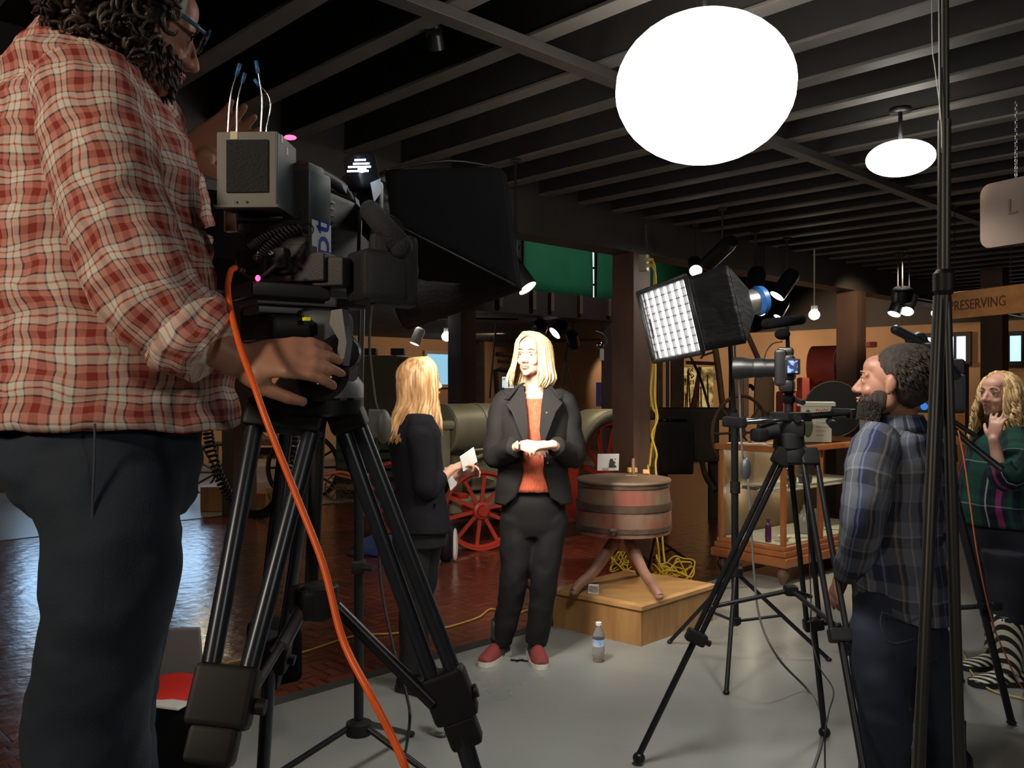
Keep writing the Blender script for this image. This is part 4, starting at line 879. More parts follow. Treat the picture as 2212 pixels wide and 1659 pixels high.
# ================================================================== broadcast camera on its tripod
def video_camera():
    root = thing('video_camera', 'black shoulder video camera with a grey transmitter box and four antennas', 'camera', P(640, 640, 1.72))
    F = V((.30, .95, 0)).normalized(); R3 = frame(F)   # lens points away to the right
    o = P(590, 480, 1.62)
    q = lambda x, y, z: o+R3@V((x, y, z))               # x to the right of the lens axis (towards us), y forward
    GB = mat('dark_grey_box', (.075, .078, .078), .5, .2); GF = mat('grey_face', (.16, .155, .145), .55, .2); FO = mat('charcoal_foam', (.03, .032, .035), .95, bump=.6, scale=250)
    BK = mat('camera_body_black', (.016, .016, .018), .55, bump=.1, scale=300)
    bf = frame((.04, 1, 0)); c = P(535, 366, 1.50)    # transmitter box, its face turned to us
    bq = lambda x, y, z: c+bf@V((x, y, z))
    m = MB(); m.box(bq(.0, .055, 0), (.108, .11, .132), bf, .003); tx = m.build('transmitter_box', GB, root)
    m = MB(); m.box(bq(0, -.003, 0), (.106, .006, .130), bf, .002); m.box(bq(0, -.004, -.066), (.115, .012, .005), bf, .001); m.build('face_plate', GF, tx)
    m = MB(); m.box(bq(.002, -.0075, .004), (.074, .004, .092), bf, .0015); m.build('foam_pad', FO, tx)
    m = MB(); m.box(bq(-.022, -.0065, .058), (.013, .001, .014), bf); m.box(bq(.0545, .02, .058), (.001, .012, .014), bf); m.box(bq(.0545, .05, .045), (.001, .01, .013), bf); m.build('sticker', mat('cream_sticker', (.75, .68, .45), .6), tx)
    m = MB()
    for x in (-.018, .0): m.cyl(bq(x, -.0065, -.058), bq(x, -.0085, -.058), .0022, n=10)
    m.build('screw', M_CHROME, tx)
    for bx, by, tx_, ty_, D2 in ((492, 278, 518, 138, 0), (511, 277, 529, 158, .03), (563, 279, 553, 132, 0), (575, 281, 550, 172, .04)):
        a = P(bx, by, 1.55+D2); b = P(tx_, ty_, 1.55+D2); mid = a.lerp(b, .5)+V((-.006 if bx < 550 else .006, 0, 0))
        if bx == 575: mid = P(583, 215, 1.59)
        m = MB(); m.tube([a+V((0, 0, -.012)), a, mid, b], .0013, 6, 6); an = m.build('antenna', M_CHROME, tx, 180)
        m = MB(); m.tube([b.lerp(mid, .0), b.lerp(mid, .36)], .0035, 8); m.build('antenna_tip', mat('blue_sleeve', (.04, .2, .45), .4), an, 180)
    # camera rear pack and body
    m = MB(); m.box(q(.02, .03, -.01), (.13, .085, .215), R3, .008); m.box(q(.052, .02, .083), (.06, .06, .05), R3, .006); m.build('battery_pack', GB, root)
    m = MB(); m.box(q(.086, .03, -.035), (.001, .07, .07), R3); lab = m.build('label_plate', M_WHITE, root)
    text(S, 'lettering', 'pt', .085, q(.0875, .055, -.065), frame((1, 0, 0))@Matrix.Identity(3) if 0 else Matrix((R3@V((0, 0, -1)) if 0 else R3@V((0, .0, 1)), R3@V((-1, 0, 0)), R3@V((0, -1, 0)))).transposed(), mat('blue_print', (.02, .05, .4), .5), lab, .0005)
    m = MB(); m.box(q(0, .17, -.02), (.125, .2, .20), R3, .014); m.box(q(.0, .30, -.03), (.11, .1, .17), R3, .02); body = m.build('camera_body', BK, root)
    m = MB()
    for i in range(13): m.box(q(.066, .105, .055-.013*i), (.004, .018, .005), R3)
    m.build('cooling_fin', M_BLACKM, body)
    m = MB(); m.tube([q(0, .07, .08), q(0, .09, .125), q(0, .2, .13), q(0, .28, .115), q(0, .3, .07)], .014, 12, 5); m.build('carrying_handle', BK, root, 180)
    m = MB(); m.cyl(q(0, .34, -.03), q(0, .46, -.03), .05, .052, 28); m.cyl(q(0, .46, -.03), q(0, .52, -.03), .06, .07, 28); m.build('lens', BK, root)
    m = MB(); m.lathe([(.0, 0), (.045, .001), (.05, .0)], q(0, .515, -.03), frame((0, 0, 1), F) if 0 else (F.to_track_quat('Z', 'Y').to_matrix()), 24); m.build('lens_glass', mat('lens_glass', (.01, .01, .02), .05, 0, coat=1), root)
    # viewfinder and microphone reach towards us
    m = MB(); m.cyl(q(-.02, .25, .09), q(.1, .22, .03), .026, .03); m.cyl(q(.1, .22, .03), q(.15, .18, -.0), .034, .038); m.build('viewfinder', BK, root)
    m = MB(); a, b = P(800, 455, 1.62), P(866, 532, 1.60); m.cap([a, b], [.020, .023], 18); m.build('microphone', FO, root, 180)
    m = MB(); a = P(780, 430, 1.68); m.box(P(800, 430, 1.7), (.05, .03, .07), R3, .008); m.tube([P(778, 455, 1.68), P(776, 530, 1.66), P(775, 560, 1.66)], .0045, 8); m.tube([P(800, 470, 1.66), P(838, 500, 1.66), P(838, 545, 1.66)], .003, 8, 3); m.build('accessory_arm', M_BLACKM, root)
    # fluted lower front: follow-focus box
    m = MB(); m.box(P(815, 600, 1.62), (.09, .1, .10), frame((.8, .6, 0)), .018); m.box(P(850, 585, 1.62), (.035, .1, .14), frame((.8, .6, 0)), .015); m.build('lens_servo', BK, root)
    # connectors, cables
    m = MB(); m.cyl(P(512, 467, 1.53), P(560, 470, 1.55), .0125, .0125); m.cyl(P(560, 470, 1.55), P(608, 471, 1.57), .0095, .007); m.build('power_plug', M_BLACKM, root)
    m = MB(); m.cyl(P(520, 448, 1.53), P(524, 470, 1.53), .0055); m.box(P(505, 478, 1.55), (.03, .02, .04), R3, .003); m.cyl(P(557, 560, 1.53), P(560, 545, 1.53), .005); m.cyl(P(590, 550, 1.54), P(585, 545, 1.53), .005); m.cyl(P(524, 588, 1.51), P(526, 580, 1.51), .004); m.build('connector', M_CHROME, root)
    def coil(pts, R, r, turns, nm, par, mt, n=6):
        c = crom(pts, 12); L = len(c)-1; out = []; N = turns*12
        for i in range(N+1):
            t = i/N*L; j = min(int(t), L-1); p0 = c[j].lerp(c[j+1], t-j); tg = (c[j+1]-c[j]).normalized(); a = tg.orthogonal().normalized()
            x = tg.cross(V((0, 1, 0))); x = x.normalized() if x.length > .1 else a; y = tg.cross(x)
            out.append(p0+(x*cos(i*2*pi/12)+y*sin(i*2*pi/12))*R)
        m = MB(); m.tube(out, r, n); return m.build(nm, mt, par, 180)
    coil([P(540, 535, 1.53), P(575, 512, 1.53), P(640, 490, 1.55)], .0065, .0016, 16, 'coiled_lead', root, M_RUBBER)
    coil([P(553, 562, 1.53), P(590, 525, 1.53), P(650, 488, 1.55)], .0075, .0018, 17, 'coiled_lead', root, M_RUBBER)
    m = MB(); m.tube([P(664, 496, 1.55)+V((cos(a)*.011, 0, sin(a)*.011)) for a in [2*pi*i/16 for i in range(16)]], .0013, 6, closed=True); m.tube([P(612, 470, 1.57), P(640, 474, 1.56), P(655, 465, 1.56), P(645, 458, 1.56)], .0013, 6, 4); m.tube([P(505, 560, 1.53), P(520, 590, 1.53), P(560, 600, 1.53), P(600, 570, 1.53)], .004, 8, 4); m.build('lead', M_RUBBER, root, 180)
    m = MB()
    for x, y, s in ((560, 575, .02), (600, 560, .022), (630, 575, .018), (655, 550, .02), (680, 580, .03), (720, 590, .03), (540, 560, .02)): m.box(P(x, y, 1.6), (s*2.2, s*1.6, s*1.8), R3, .004)
    m.box(P(620, 545, 1.64), (.14, .08, .08), R3, .01); m.build('connector_panel', BK, root)
    m = MB(); m.ell(P(627, 297, 1.585), (.0115, .01, .004)); m.build('tally_lamp', emit('red_lamp', (1, .05, .12), 6), root, 180)
    m = MB(); m.ell(P(557, 601, 1.5), (.0045, .004, .0055)); m.build('status_lamp', emit('red_led', (1, .03, .1), 8), root, 180)
    # on-camera light
    m = MB(); k = P(782, 372, 1.66); lf = frame((.75, .6, .2)); m.box(k, (.055, .05, .07), lf, .01); ol = m.build('camera_light', M_BLACKM, root)
    m = MB()
    for i, (x0, x1, y) in enumerate(((766, 790, 346), (763, 798, 354), (752, 801, 361), (750, 796, 370))): m.tube([P(x0, y, 1.60), P(x1, y-1, 1.60)], .0016, 6)
    m.ell(P(782, 366, 1.61), (.008, .004, .006)); m.build('vent_glow', emit('cold_glow', (.6, .8, 1), 14), ol, 180)
    m = MB(); m.add([P(738, 396, 1.62), P(750, 402, 1.62), P(748, 418, 1.62), P(742, 408, 1.62)], [(0, 1, 2, 3)]); m.add([P(800, 395, 1.64), P(822, 385, 1.64), P(824, 415, 1.64), P(808, 437, 1.64)], [(0, 1, 2, 3)]); m.add([P(766, 425, 1.64), P(775, 432, 1.64), P(779, 450, 1.64), P(770, 440, 1.64)], [(0, 1, 2, 3)]); m.build('light_door', mat('pale_door', (.35, .38, .4), .4), ol, solid=.001)
    # ---------------------------------------------- tripod
    tr = thing('camera_tripod', 'large grey and black tripod with fluid head and mid spreader under the video camera', 'tripod', P(700, 1659, 1.72)+V((0, 0, -.73)))
    ht = thing; GM = mat('fluid_head_grey', (.15, .15, .155), .45, .3)
    hf = frame((.8, .6, 0))
    m = MB(); m.box(P(605, 634, 1.60), (.12, .15, .028), hf, .004); m.build('camera_plate', M_BLACKM, tr)
    m = MB(); m.box(P(655, 655, 1.64), (.1, .22, .02), hf, .004); m.box(P(640, 672, 1.64), (.085, .18, .02), hf, .004); m.build('sliding_plate', GM, tr)
    m = MB(); m.box(P(690, 735, 1.64), (.1, .115, .12), hf, .025); m.box(P(690, 800, 1.64), (.12, .12, .05), hf, .018); m.lathe([(.07, -.04), (.085, -.03), (.085, .0), (.07, .02)], P(690, 830, 1.66), None, 28); m.build('head_housing', GM, tr)
    m = MB(); a = P(735, 735, 1.55); ax = (P(735, 735, 1.5)-P(700, 730, 1.75)).normalized(); Rz = ax.to_track_quat('Z', 'Y').to_matrix(); m.lathe([(.034, -.03), (.036, 0), (.03, .012), (0, .014)], P(738, 762, 1.56), Rz, 24); m.build('tilt_drum', M_BLACKM, tr)
    m = MB(); m.add([P(722, 672, 1.53), P(745, 668, 1.53), P(755, 740, 1.52), P(748, 790, 1.52), P(733, 780, 1.52), P(738, 735, 1.53), P(718, 700, 1.54)], [(0, 1, 2, 3, 4, 5, 6)]); m.build('side_lever', GM, tr, solid=.02)
    m = MB(); m.box(P(620, 712, 1.60), (.1, .1, .05), hf, .015); m.box(P(590, 700, 1.66), (.1, .1, .07), hf, .01); m.build('drag_dial', M_BLACK, tr)
    m = MB(); m.box(P(662, 689, 1.55), (.014, .01, .006), hf); m.build('spirit_level', mat('yellow_level', (.7, .7, .02), .4, em=(.7, .7, 0), es=.2), tr)
    m = MB(); m.lathe([(.0, -.012), (.048, -.01), (.052, .0), (.045, .012), (0, .014)], P(694, 806, 1.55), (V((-.1, -1, .15))).to_track_quat('Z', 'Y').to_matrix(), 30); m.build('counterbalance_dial', M_BLACK, tr)
    m = MB(); dc = P(694, 807, 1.532)
    for i in range(7): a = -1.9+i*.52; m.box(dc+V((cos(a)*.017, 0, sin(a)*.017)), (.002, .001, .0055), Matrix.Rotation(-a+pi/2, 3, 'Y')); 
    m.build('dial_mark', mat('lit_mark', (.6, .6, .2), .4, em=(.7, .7, .25), es=.6), tr)
    m = MB(); m.lathe([(.075, -.025), (.085, -.02), (.085, .01), (.06, .02)], P(690, 870, 1.66), None, 28); m.build('bowl', M_BLACKM, tr)
    m = MB(); m.box(P(612, 893, 1.75), (.16, .1, .07), hf, .02); m.build('cable_bag', M_FABB, tr)
    # legs: each of a pair of tubes above and one tube below
    def leg(top, jn, foot, D0, D1, D2, sep=.03, w=.0155, name='leg', side=None, ts=.03):
        a = P(*top, D0); b = P(*jn, D1); f = P(*foot, D2)
        d = (b-a).normalized(); sd = (V(side) if side else d.cross(V((0, 1, 0)))).normalized()
        m = MB()
        for k in (-1, 1): m.tube([a+sd*ts*k, b+sd*sep*k], w, 16)
        lg = m.build('leg', M_CARB, tr, 60)
        m = MB(); m.box(a+d*.02, (ts*2+.04, .05, .06), Matrix((sd, d.cross(sd), d)).transposed(), .012); m.build('leg_joint', M_BLACK, lg)
        m = MB(); Rb = Matrix((sd, d.cross(sd), d)).transposed(); m.box(b+d*.01, (sep*2+.045, .052, .10), Rb, .012); m.box(b+d*.085, (sep*2+.02, .045, .06), Rb, .01); m.cyl(b+sd*sep*1.5+d*.02, b+sd*sep*2.4+d*.02, .013); m.build('leg_clamp', M_BLACK, lg)
        m = MB(); m.tube([b, f], w*1.15, 16); m.ell(f, (.022, .022, .018)); m.build('lower_leg', M_CARB, lg, 60); return a, b, f
    L1 = leg((622, 880), (486, 1490), (392, 2690), 1.62, 1.42, 1.42, sep=.03, w=.0165, ts=.055)
    L2 = leg((742, 880), (968, 1490), (1262, 2460), 1.66, 1.66, 1.62, sep=.022, w=.016, ts=.016)
    a = P(668, 880, 1.8); b = P(575, 1420, 2.05); L3 = leg((655, 885), (585, 1400), (543, 2058), 1.8, 2.08, 2.15, sep=.026, w=.014)
    m = MB(); m.tube([P(690, 880, 1.68), P(672, 1290, 1.68)], .014, 14); m.lathe([(.03, -.03), (.036, -.02), (.036, .03), (.028, .035)], P(690, 1300, 1.64), None, 20); m.box(P(668, 1300, 1.64), (.08, .06, .06), hf, .012); m.build('spreader_hub', M_BLACK, tr)
    m = MB(); m.tube([P(655, 1310, 1.62), P(610, 1395, 1.55)], .013, 12); m.tube([P(645, 1330, 1.6), P(525, 1530, 1.45)], .0075, 12); m.build('spreader_arm', M_GREYM, tr, 60)
    m = MB(); m.tube([P(725, 1310, 1.63), P(935, 1520, 1.64)], .0125, 12); m.build('spreader_arm', M_BLACKM, tr, 60)
    m = MB(); m.tube([P(668, 1310, 1.7), P(590, 1400, 2.0)], .01, 12); m.build('spreader_arm', M_BLACKM, tr, 60)
    # tripod bag of tools behind
    c = thing('coiled_cable', 'black coiled remote cable hanging in a loop behind the tripod', 'cable', P(560, 1110, 1.95))
    coil([P(446, 880, 1.8), P(452, 950, 1.82), P(478, 1040, 1.85), P(520, 1098, 1.88), P(565, 1112, 1.9), P(600, 1080, 1.92), P(625, 1020, 1.92), P(636, 930, 1.9), P(640, 900, 1.85)], .0095, .0025, 72, 'coil', c, M_RUBBER)
    bx = thing('black_pouch', 'black box shaped pouch hanging behind the tripod hub', 'pouch', P(600, 1420, 2.25))
    MB().box(P(592, 1405, 2.2), (.16, .1, .14), frame((.8, .6, 0)), .02).build('bag', M_FABB, bx); MB().tube([P(575, 1340, 2.2), P(580, 1290, 2.15)], .006, 6).build('strap', M_FABB, bx)
video_camera()
o = MB().tube([P(508, 578, 1.49), P(497, 590, 1.47), P(493, 640, 1.45), P(516, 740, 1.36), P(548, 830, 1.3), P(580, 920, 1.27), P(640, 1070, 1.24), P(698, 1220, 1.2), P(740, 1380, 1.16), P(800, 1500, 1.12), P(846, 1590, 1.11), P(880, 1670, 1.1), P(925, 1800, 1.12), P(985, 2150, 1.2), V((-.05, 1.3, .02))], .0052, 12, 10).build('orange_cable', mat('orange_jacket', (1.0, .14, .015), .4, em=(1, .12, .01), es=0), None, 180)
tag(o, 'thick orange cable falling from the video camera past the tripod', 'cable')
# ================================================================== lamps on stands
def fabric_panel(mb, a, b, c, d, n=8, amp=.012, seed=0):
    """four cornered cloth, a-b along the top, d-c along the bottom, slightly rumpled"""
    vs = []
    for i in range(n+1):
        for j in range(n+1):
            p = a.lerp(b, j/n).lerp(d.lerp(c, j/n), i/n); e = sin(pi*i/n)*sin(pi*j/n)
            vs.append(p+noise.noise_vector(p*14+V((seed, 0, 0)))*amp*e)
    mb.add(vs, [(i*(n+1)+j, i*(n+1)+j+1, (i+1)*(n+1)+j+1, (i+1)*(n+1)+j) for i in range(n) for j in range(n)])
def black_softbox():
    r = thing('softbox', 'large black softbox seen from behind, its open face towards the two women', 'softbox', P(800, 420, 3.05))
    NB, FB, NT = P(1113, 616, 3.2), P(868, 704, 3.9), P(1079, 362, 3.2); FT = FB+(NT-NB); hc = P(812, 440, 3.02)
    ax = (NT-NB).normalized(); ay = (FB-NB).normalized(); nn = ax.cross(ay)
    rr = [hc+ax*.09*a+ay*.09*b for a, b in ((1, -1), (-1, -1), (-1, 1), (1, 1))]; fr = [NT, NB, FB, FT]
    m = MB(); nf = (NB-hc); 
    for i in range(4):
        j = (i+1) % 4; fabric_panel(m, rr[i], rr[j], fr[j], fr[i], 10, .02, i)
    rim = (NB+FT)/2-hc; rim = rim.normalized()*.07
    for i in range(4):
        j = (i+1) % 4; fabric_panel(m, fr[i], fr[j], fr[j]+rim, fr[i]+rim, 6, .004, i)
    sh = m.build('fabric_shell', M_FABB, r, 180, solid=.004)
    m = MB()
    for i in range(4): m.tube([rr[i], rr[i].lerp(fr[i], .5)+(rr[i]+fr[i]-rr[(i+2) % 4]-fr[(i+2) % 4])*.03, fr[i]], .004, 6, 4)
    m.build('rod', M_BLACKM, r, 180)
    m = MB(); cc_ = sum(fr, V())/4; m.add([cc_+(p-cc_)*.68-rim*1.6 for p in fr], [(0, 1, 2, 3)]); m.build('diffuser', emit('soft_diffuser', (1, .92, .8), 8), r, solid=.003)
    lc = cc_-rim*1.3; light('softbox_lamp', 'AREA', lc, 27, (1, .92, .8), .42, P(1120, 950, 4.5)).data.spread = rad(85)
    m = MB(); m.cyl(hc-rim*1.6, hc+rim*.3, .07, .085, 24); m.cyl(hc-rim*2.4, hc-rim*1.6, .05, .07, 24); m.build('lamp_head', M_BLACKM, r)
    st = thing('light_stand', 'black light stand with a three legged base right behind the tripod', 'stand', FL(775, 1700))
    C = P(775, 1000, 3.0); C.z = 0
    m = MB(); m.tube([C+V((0, 0, .28)), C+V((0, 0, 1.25))], .017, 16); m.tube([C+V((0, 0, 1.2)), V((hc.x-.04, C.y, 2.02))], .012, 16); m.build('pole', M_BLACKM, st, 60)
    m = MB(); zc = 1.36; m.box(V((C.x, C.y, 1.33)), (.05, .05, .06), None, .01); m.cyl(V((C.x+.02, C.y-.02, 1.33)), V((C.x+.06, C.y-.03, 1.33)), .012); m.box(V((C.x, C.y, .81)), (.05, .05, .05), None, .01); m.cyl(V((C.x+.02, C.y-.02, .81)), V((C.x+.055, C.y-.03, .81)), .01); m.build('clamp', M_BLACK, st)
    m = MB(); m.lathe([(.02, -.03), (.045, -.02), (.045, .02), (.02, .03)], C+V((0, 0, .245)), None, 16); m.build('leg_collar', M_BLACK, st)
    for dx, dy in ((-.52, -.28), (.50, -.22), (.12, .52)):
        m = MB(); f = C+V((dx, dy, .012)); m.tube([C+V((dx*.07, dy*.07, .25)), f], .011, 12); m.ell(f, (.018, .018, .012)); m.build('leg', M_BLACKM, st, 60)
    m = MB(); m.tube([hc-rim*.6, V((hc.x-.05, C.y, 2.0)), C+V((0, 0, 1.9))], .01, 8, 2); m.build('yoke', M_BLACKM, st, 180)
    cd_ = thing('power_cord', 'thin black power cord with an inline dimmer hanging beside the light stand', 'cord', P(815, 900, 2.9))
    m = MB(); m.tube([P(835, 470, 3.0), P(806, 640, 2.98), P(798, 740, 2.95), P(808, 850, 2.93), P(815, 885, 2.93)], .005, 8, 8); m.tube([P(815, 945, 2.93), P(818, 1100, 2.93), P(822, 1250, 2.92), P(850, 1400, 2.85), P(878, 1500, 2.8), P(885, 1560, 2.7), FL(870, 1659, .01), FL(850, 1800, .01)], .005, 8, 8); m.build('cord', M_RUBBER, cd_, 180)
    m = MB(); R3 = Matrix.Rotation(rad(3), 3, 'Y'); c = P(816, 915, 2.93); m.box(c+V((-.012, 0, 0)), (.045, .03, .1), R3, .008); m.ell(c+V((.018, 0, -.01)), (.03, .02, .06)); m.build('dimmer', mat('dimmer_case', (.05, .055, .045), .5), cd_)
black_softbox()

def grid_softbox():
    r = thing('softbox', 'softbox with a white lit honeycomb grid and a blue maker tab on its black side', 'softbox', P(1500, 690, 4.2))
    A = V((-.92, -.30, -.22)).normalized(); UP = V((-.20, 0, .98)); RX = A.cross(UP).normalized(); UP = RX.cross(A).normalized()
    c = P(1452, 692, 4.1); w, h = .235, .168
    q = lambda x, z, y: c+RX*x+UP*z+A*y
    Q = Matrix((RX, A, UP)).transposed()
    m = MB(); f0 = [(-w, -h), (w, -h), (w, h), (-w, h)]; n = 4
    cr = [q(x, z, 0) for x, z in f0]; md = [q(x*1.08, z*1.08, -.2) for x, z in f0]; bk = [q(x*.3, z*.4, -.40) for x, z in f0]
    for i in range(n):
        j = (i+1) % n; fabric_panel(m, cr[i], cr[j], md[j], md[i], 10, .016, i); fabric_panel(m, md[i], md[j], bk[j], bk[i], 8, .008, i+5)
    m.build('fabric_shell', mat('ruffled_black_nylon', (.009, .009, .010), .55, bump=.5, scale=16, stretch=(1, 1, 3), spec=.3), r, 180, solid=.004)
    # honeycomb grid: rows and columns of cloth strips
    GRD = mat('grid_cloth', (.12, .12, .125), .5); m = MB()
    for i in range(8): x = -w+2*w*i/7; m.box(q(x, 0, -.0), (.003, .02, 2*h), Q)
    for i in range(10): z = -h+2*h*i/9; m.box(q(0, z, -.0), (2*w, .02, .003), Q)
    m.build('honeycomb_grid', GRD, r)
    m = MB(); m.box(q(0, 0, .03), (2*w+.03, .012, .01), Q)
    m = MB(); 
    for a, b in ((0, 1), (1, 2), (2, 3), (3, 0)): p0 = q(f0[a][0]*1.04, f0[a][1]*1.06, .02); p1 = q(f0[b][0]*1.04, f0[b][1]*1.06, .02); m.tube([p0, p1], .011, 8)
    m.build('grid_border', mat('black_nylon', (.02, .02, .022), .5), r, 180)
    m = MB(); m.add([q(x*.98, z*.98, -.013) for x, z in f0], [(0, 1, 2, 3)]); m.build('diffuser', emit('grid_diffuser', (1, .98, .94), 9), r, solid=.003)
    # tab with a round emblem
    side = (md[0]+md[3]+bk[0]*0)/2; sd = -RX if (P(1520, 660, 4.1)-c).dot(RX) < 0 else RX
    tc = P(1526, 662, 4.0); tn = V((.35, -.9, -.1)).normalized(); T = frame(-tn, UP)
    m = MB(); m.box(tc, (.052, .004, .075), T, .001); tb = m.build('maker_tab', mat('blue_tab', (.02, .13, .5), .5, em=(.02, .13, .5), es=.15), r)
    m = MB(); kk = tc+tn*.003
    m.tube([kk+T@V((cos(a)*.019-.006, 0, sin(a)*.024)) for a in [2*pi*i/20 for i in range(20)]], .0012, 6, closed=True)
    for i in range(10): a = 2*pi*i/10; m.tube([kk+T@V((-.006, 0, 0)), kk+T@V((cos(a)*.018-.006, 0, sin(a)*.023))], .0011, 5)
    m.build('round_emblem', M_BLACK, tb, 180); m = MB(); m.box(kk+T@V((.019, -.0, 0)), (.006, .001, .055), T); m.build('white_print', M_WHITE, tb)
    m = MB(); m.cyl(q(.02, .0, -.40), q(.02, 0, -.50), .07, .06, 26); hd = m.build('lamp_head', mat('silver_lamp', (.5, .48, .44), .35, .7), r)
    m = MB(); m.lathe([(.062, 0), (.075, .02), (.07, .05), (.03, .06), (0, .06)], q(.02, 0, -.48), (-A).to_track_quat('Z', 'Y').to_matrix(), 24); m.tube([P(1588, 622, 4.35), P(1597, 650, 4.35), P(1595, 690, 4.33)], .010, 8, 4); m.build('blue_housing', mat('blue_housing', (.04, .2, .6), .4), hd)
    m = MB(); m.tube([P(1578, 640, 4.3), P(1583, 690, 4.35), P(1578, 706, 4.42)], .009, 8, 3); m.build('yoke', M_BLACKM, r, 180)
    m = MB(); m.box(P(1577, 705, 4.42), (.045, .04, .05), None, .008); m.ell(P(1563, 710, 4.38), (.013, .01, .01)); m.build('lit_bracket', mat('bright_bracket', (.85, .85, .82), .3, .3), r)
    m = MB(); m.tube([P(1552, 718, 4.2), P(1551, 738, 4.2)], .004, 8); m.tube([P(1552, 744, 4.2)+V((cos(a)*.009, 0, sin(a)*.014)) for a in [2*pi*i/14 for i in range(14)]], .003, 6, closed=True); m.build('cyan_cord_loop', mat('cyan_cord', (.1, .65, .75), .4), r, 180)
    # stand
    st = thing('light_stand', 'black light stand carrying the softbox with the lit grid', 'stand', FL(1590, 1429)); C = FL(1588, 1429)
    m = MB(); C2 = P(1576, 715, 4.45); m.tube([C+V((0, 0, .2)), V((C.x-.003, C.y, 1.28))], .019, 14); m.tube([V((C.x-.003, C.y, 1.2)), C2], .013, 14); m.build('pole', M_BLACKM, st, 60)
    m = MB(); m.box(V((C.x, C.y, 1.27)), (.055, .05, .06), None, .01); m.cyl(V((C.x, C.y-.02, 1.27)), V((C.x+.05, C.y-.03, 1.27)), .012); m.cyl(V((C.x, C.y, .88)), V((C.x, C.y, .94)), .026); m.build('clamp', M_BLACK, st)
    hub = C+V((0, 0, .47))
    for f in (FL(1447, 1386, .01), FL(1569, 1495, .01), FL(1790, 1424, .01)):
        m = MB(); m.tube([hub+(f-hub)*.05, f], .011, 12); m.ell(f, (.016, .016, .011)); m.build('leg', M_BLACKM, st, 60)
        m = MB(); a = C+V((0, 0, .21)); m.tube([a, hub.lerp(f, .5)], .008, 8); m.build('leg_brace', M_BLACKM, st, 60)
    m = MB(); m.lathe([(.02, -.025), (.04, -.02), (.04, .02), (.02, .025)], hub, None, 16); m.lathe([(.02, -.02), (.03, -.01), (.03, .02), (.02, .025)], C+V((0, 0, .21)), None, 16); m.build('leg_collar', M_BLACK, st)
    pc = thing('power_cord', 'grey power cord with inline dimmer winding down beside the grid softbox stand', 'cord', P(1610, 1000, 4.2))
    m = MB(); m.tube([P(1591, 683, 4.3), P(1588, 760, 4.28), P(1597, 850, 4.25), P(1600, 930, 4.22), P(1605, 990, 4.2)], .0055, 8, 8); m.tube([P(1615, 1035, 4.2), P(1622, 1120, 4.15), P(1626, 1200, 4.1), P(1640, 1330, 4.0), P(1680, 1420, 3.9), FL(1745, 1490, .01), FL(1775, 1540, .01), FL(1775, 1600, .01), FL(1735, 1720, .01)], .0055, 8, 8); m.build('cord', mat('grey_cord', (.13, .13, .125), .5), pc, 180)
    m = MB(); m.ell(P(1611, 1012, 4.2), (.026, .02, .055)); m.build('dimmer', M_GREYM, pc, 180)
grid_softbox()

# tall stand close to the photographer, right
def near_stand():
    st = thing('light_stand', 'tall dark stand close by at the right, its legs crossing the bearded man', 'stand', V((1.0, 2.0, 0)))
    M_ST = mat('near_stand_metal', (.045, .045, .042), .4, .5)
    m = MB(); m.tube([P(2036, -340, 2.0), P(2040, 300, 2.0)], .0115, 14); m.tube([P(2040, 260, 2.0), P(2039, 640, 2.0), P(2032, 900, 1.99)], .0145, 14); m.build('pole', M_ST, st, 60)
    m = MB(); m.lathe([(.016, -.03), (.024, -.02), (.024, .02), (.016, .03)], P(2039, 610, 2.0), None, 16); m.build('collar', M_BLACK, st)
    for f in (V((.79, 1.72, .012)), V((.99, 1.86, .012)), V((1.12, 2.42, .012))):
        a = P(2039, 640, 2.0); m = MB(); k = V((a.x-.012, a.y, a.z)) if f.x < .9 else V((a.x+.004, a.y, a.z)); m.tube([k, f], .0125, 12); m.ell(f, (.02, .02, .012)); m.build('leg', M_ST, st, 60)
    m = MB(); m.tube([P(2013, -340, 1.97), P(2013, 60, 1.97), P(2020, 150, 1.97), P(2032, 250, 1.97), P(2034, 330, 1.97)], .0012, 6, 6); m.tube([P(2035, -340, 1.96), P(2035, 145, 1.96)], .0012, 6); m.build('thin_wire', mat('bright_wire', (.7, .68, .6), .3, .5), st, 180)
    m = MB(); m.box(P(2036, -350, 2.0)+V((0, 0, .02)), (.12, .12, .1), None, .02); m.build('stand_head', M_BLACK, st)
near_stand()

# bright lamps under the ceiling
def globe(name, c, rx, rz, s, label, col=(1, .96, .88)):
    r = thing(name, label, 'lamp', c); m = MB(); m.ell(c, (rx, rx, rz), None, 32, 20); m.build('lamp_globe', emit(name+'_light', col, s), r, 180)
    m = MB(); m.tube([c+V((0, 0, rz*.95)), V((c.x, c.y, 2.772))], .01, 8); m.lathe([(.0, 0), (.05, .0), (.05, .02), (0, .02)], V((c.x, c.y, 2.75)), None, 20); m.build('hanger', M_BLACKM, r, 180)
globe('ceiling_lamp', P(1522, 192, 2.75), .285, .235, 6.5, 'very bright big white lamp under the ceiling above the grid softbox')
globe('ceiling_lamp', P(1945, 342, 4.1), .155, .082, 9, 'smaller bright flat lamp under the ceiling right of the big one')
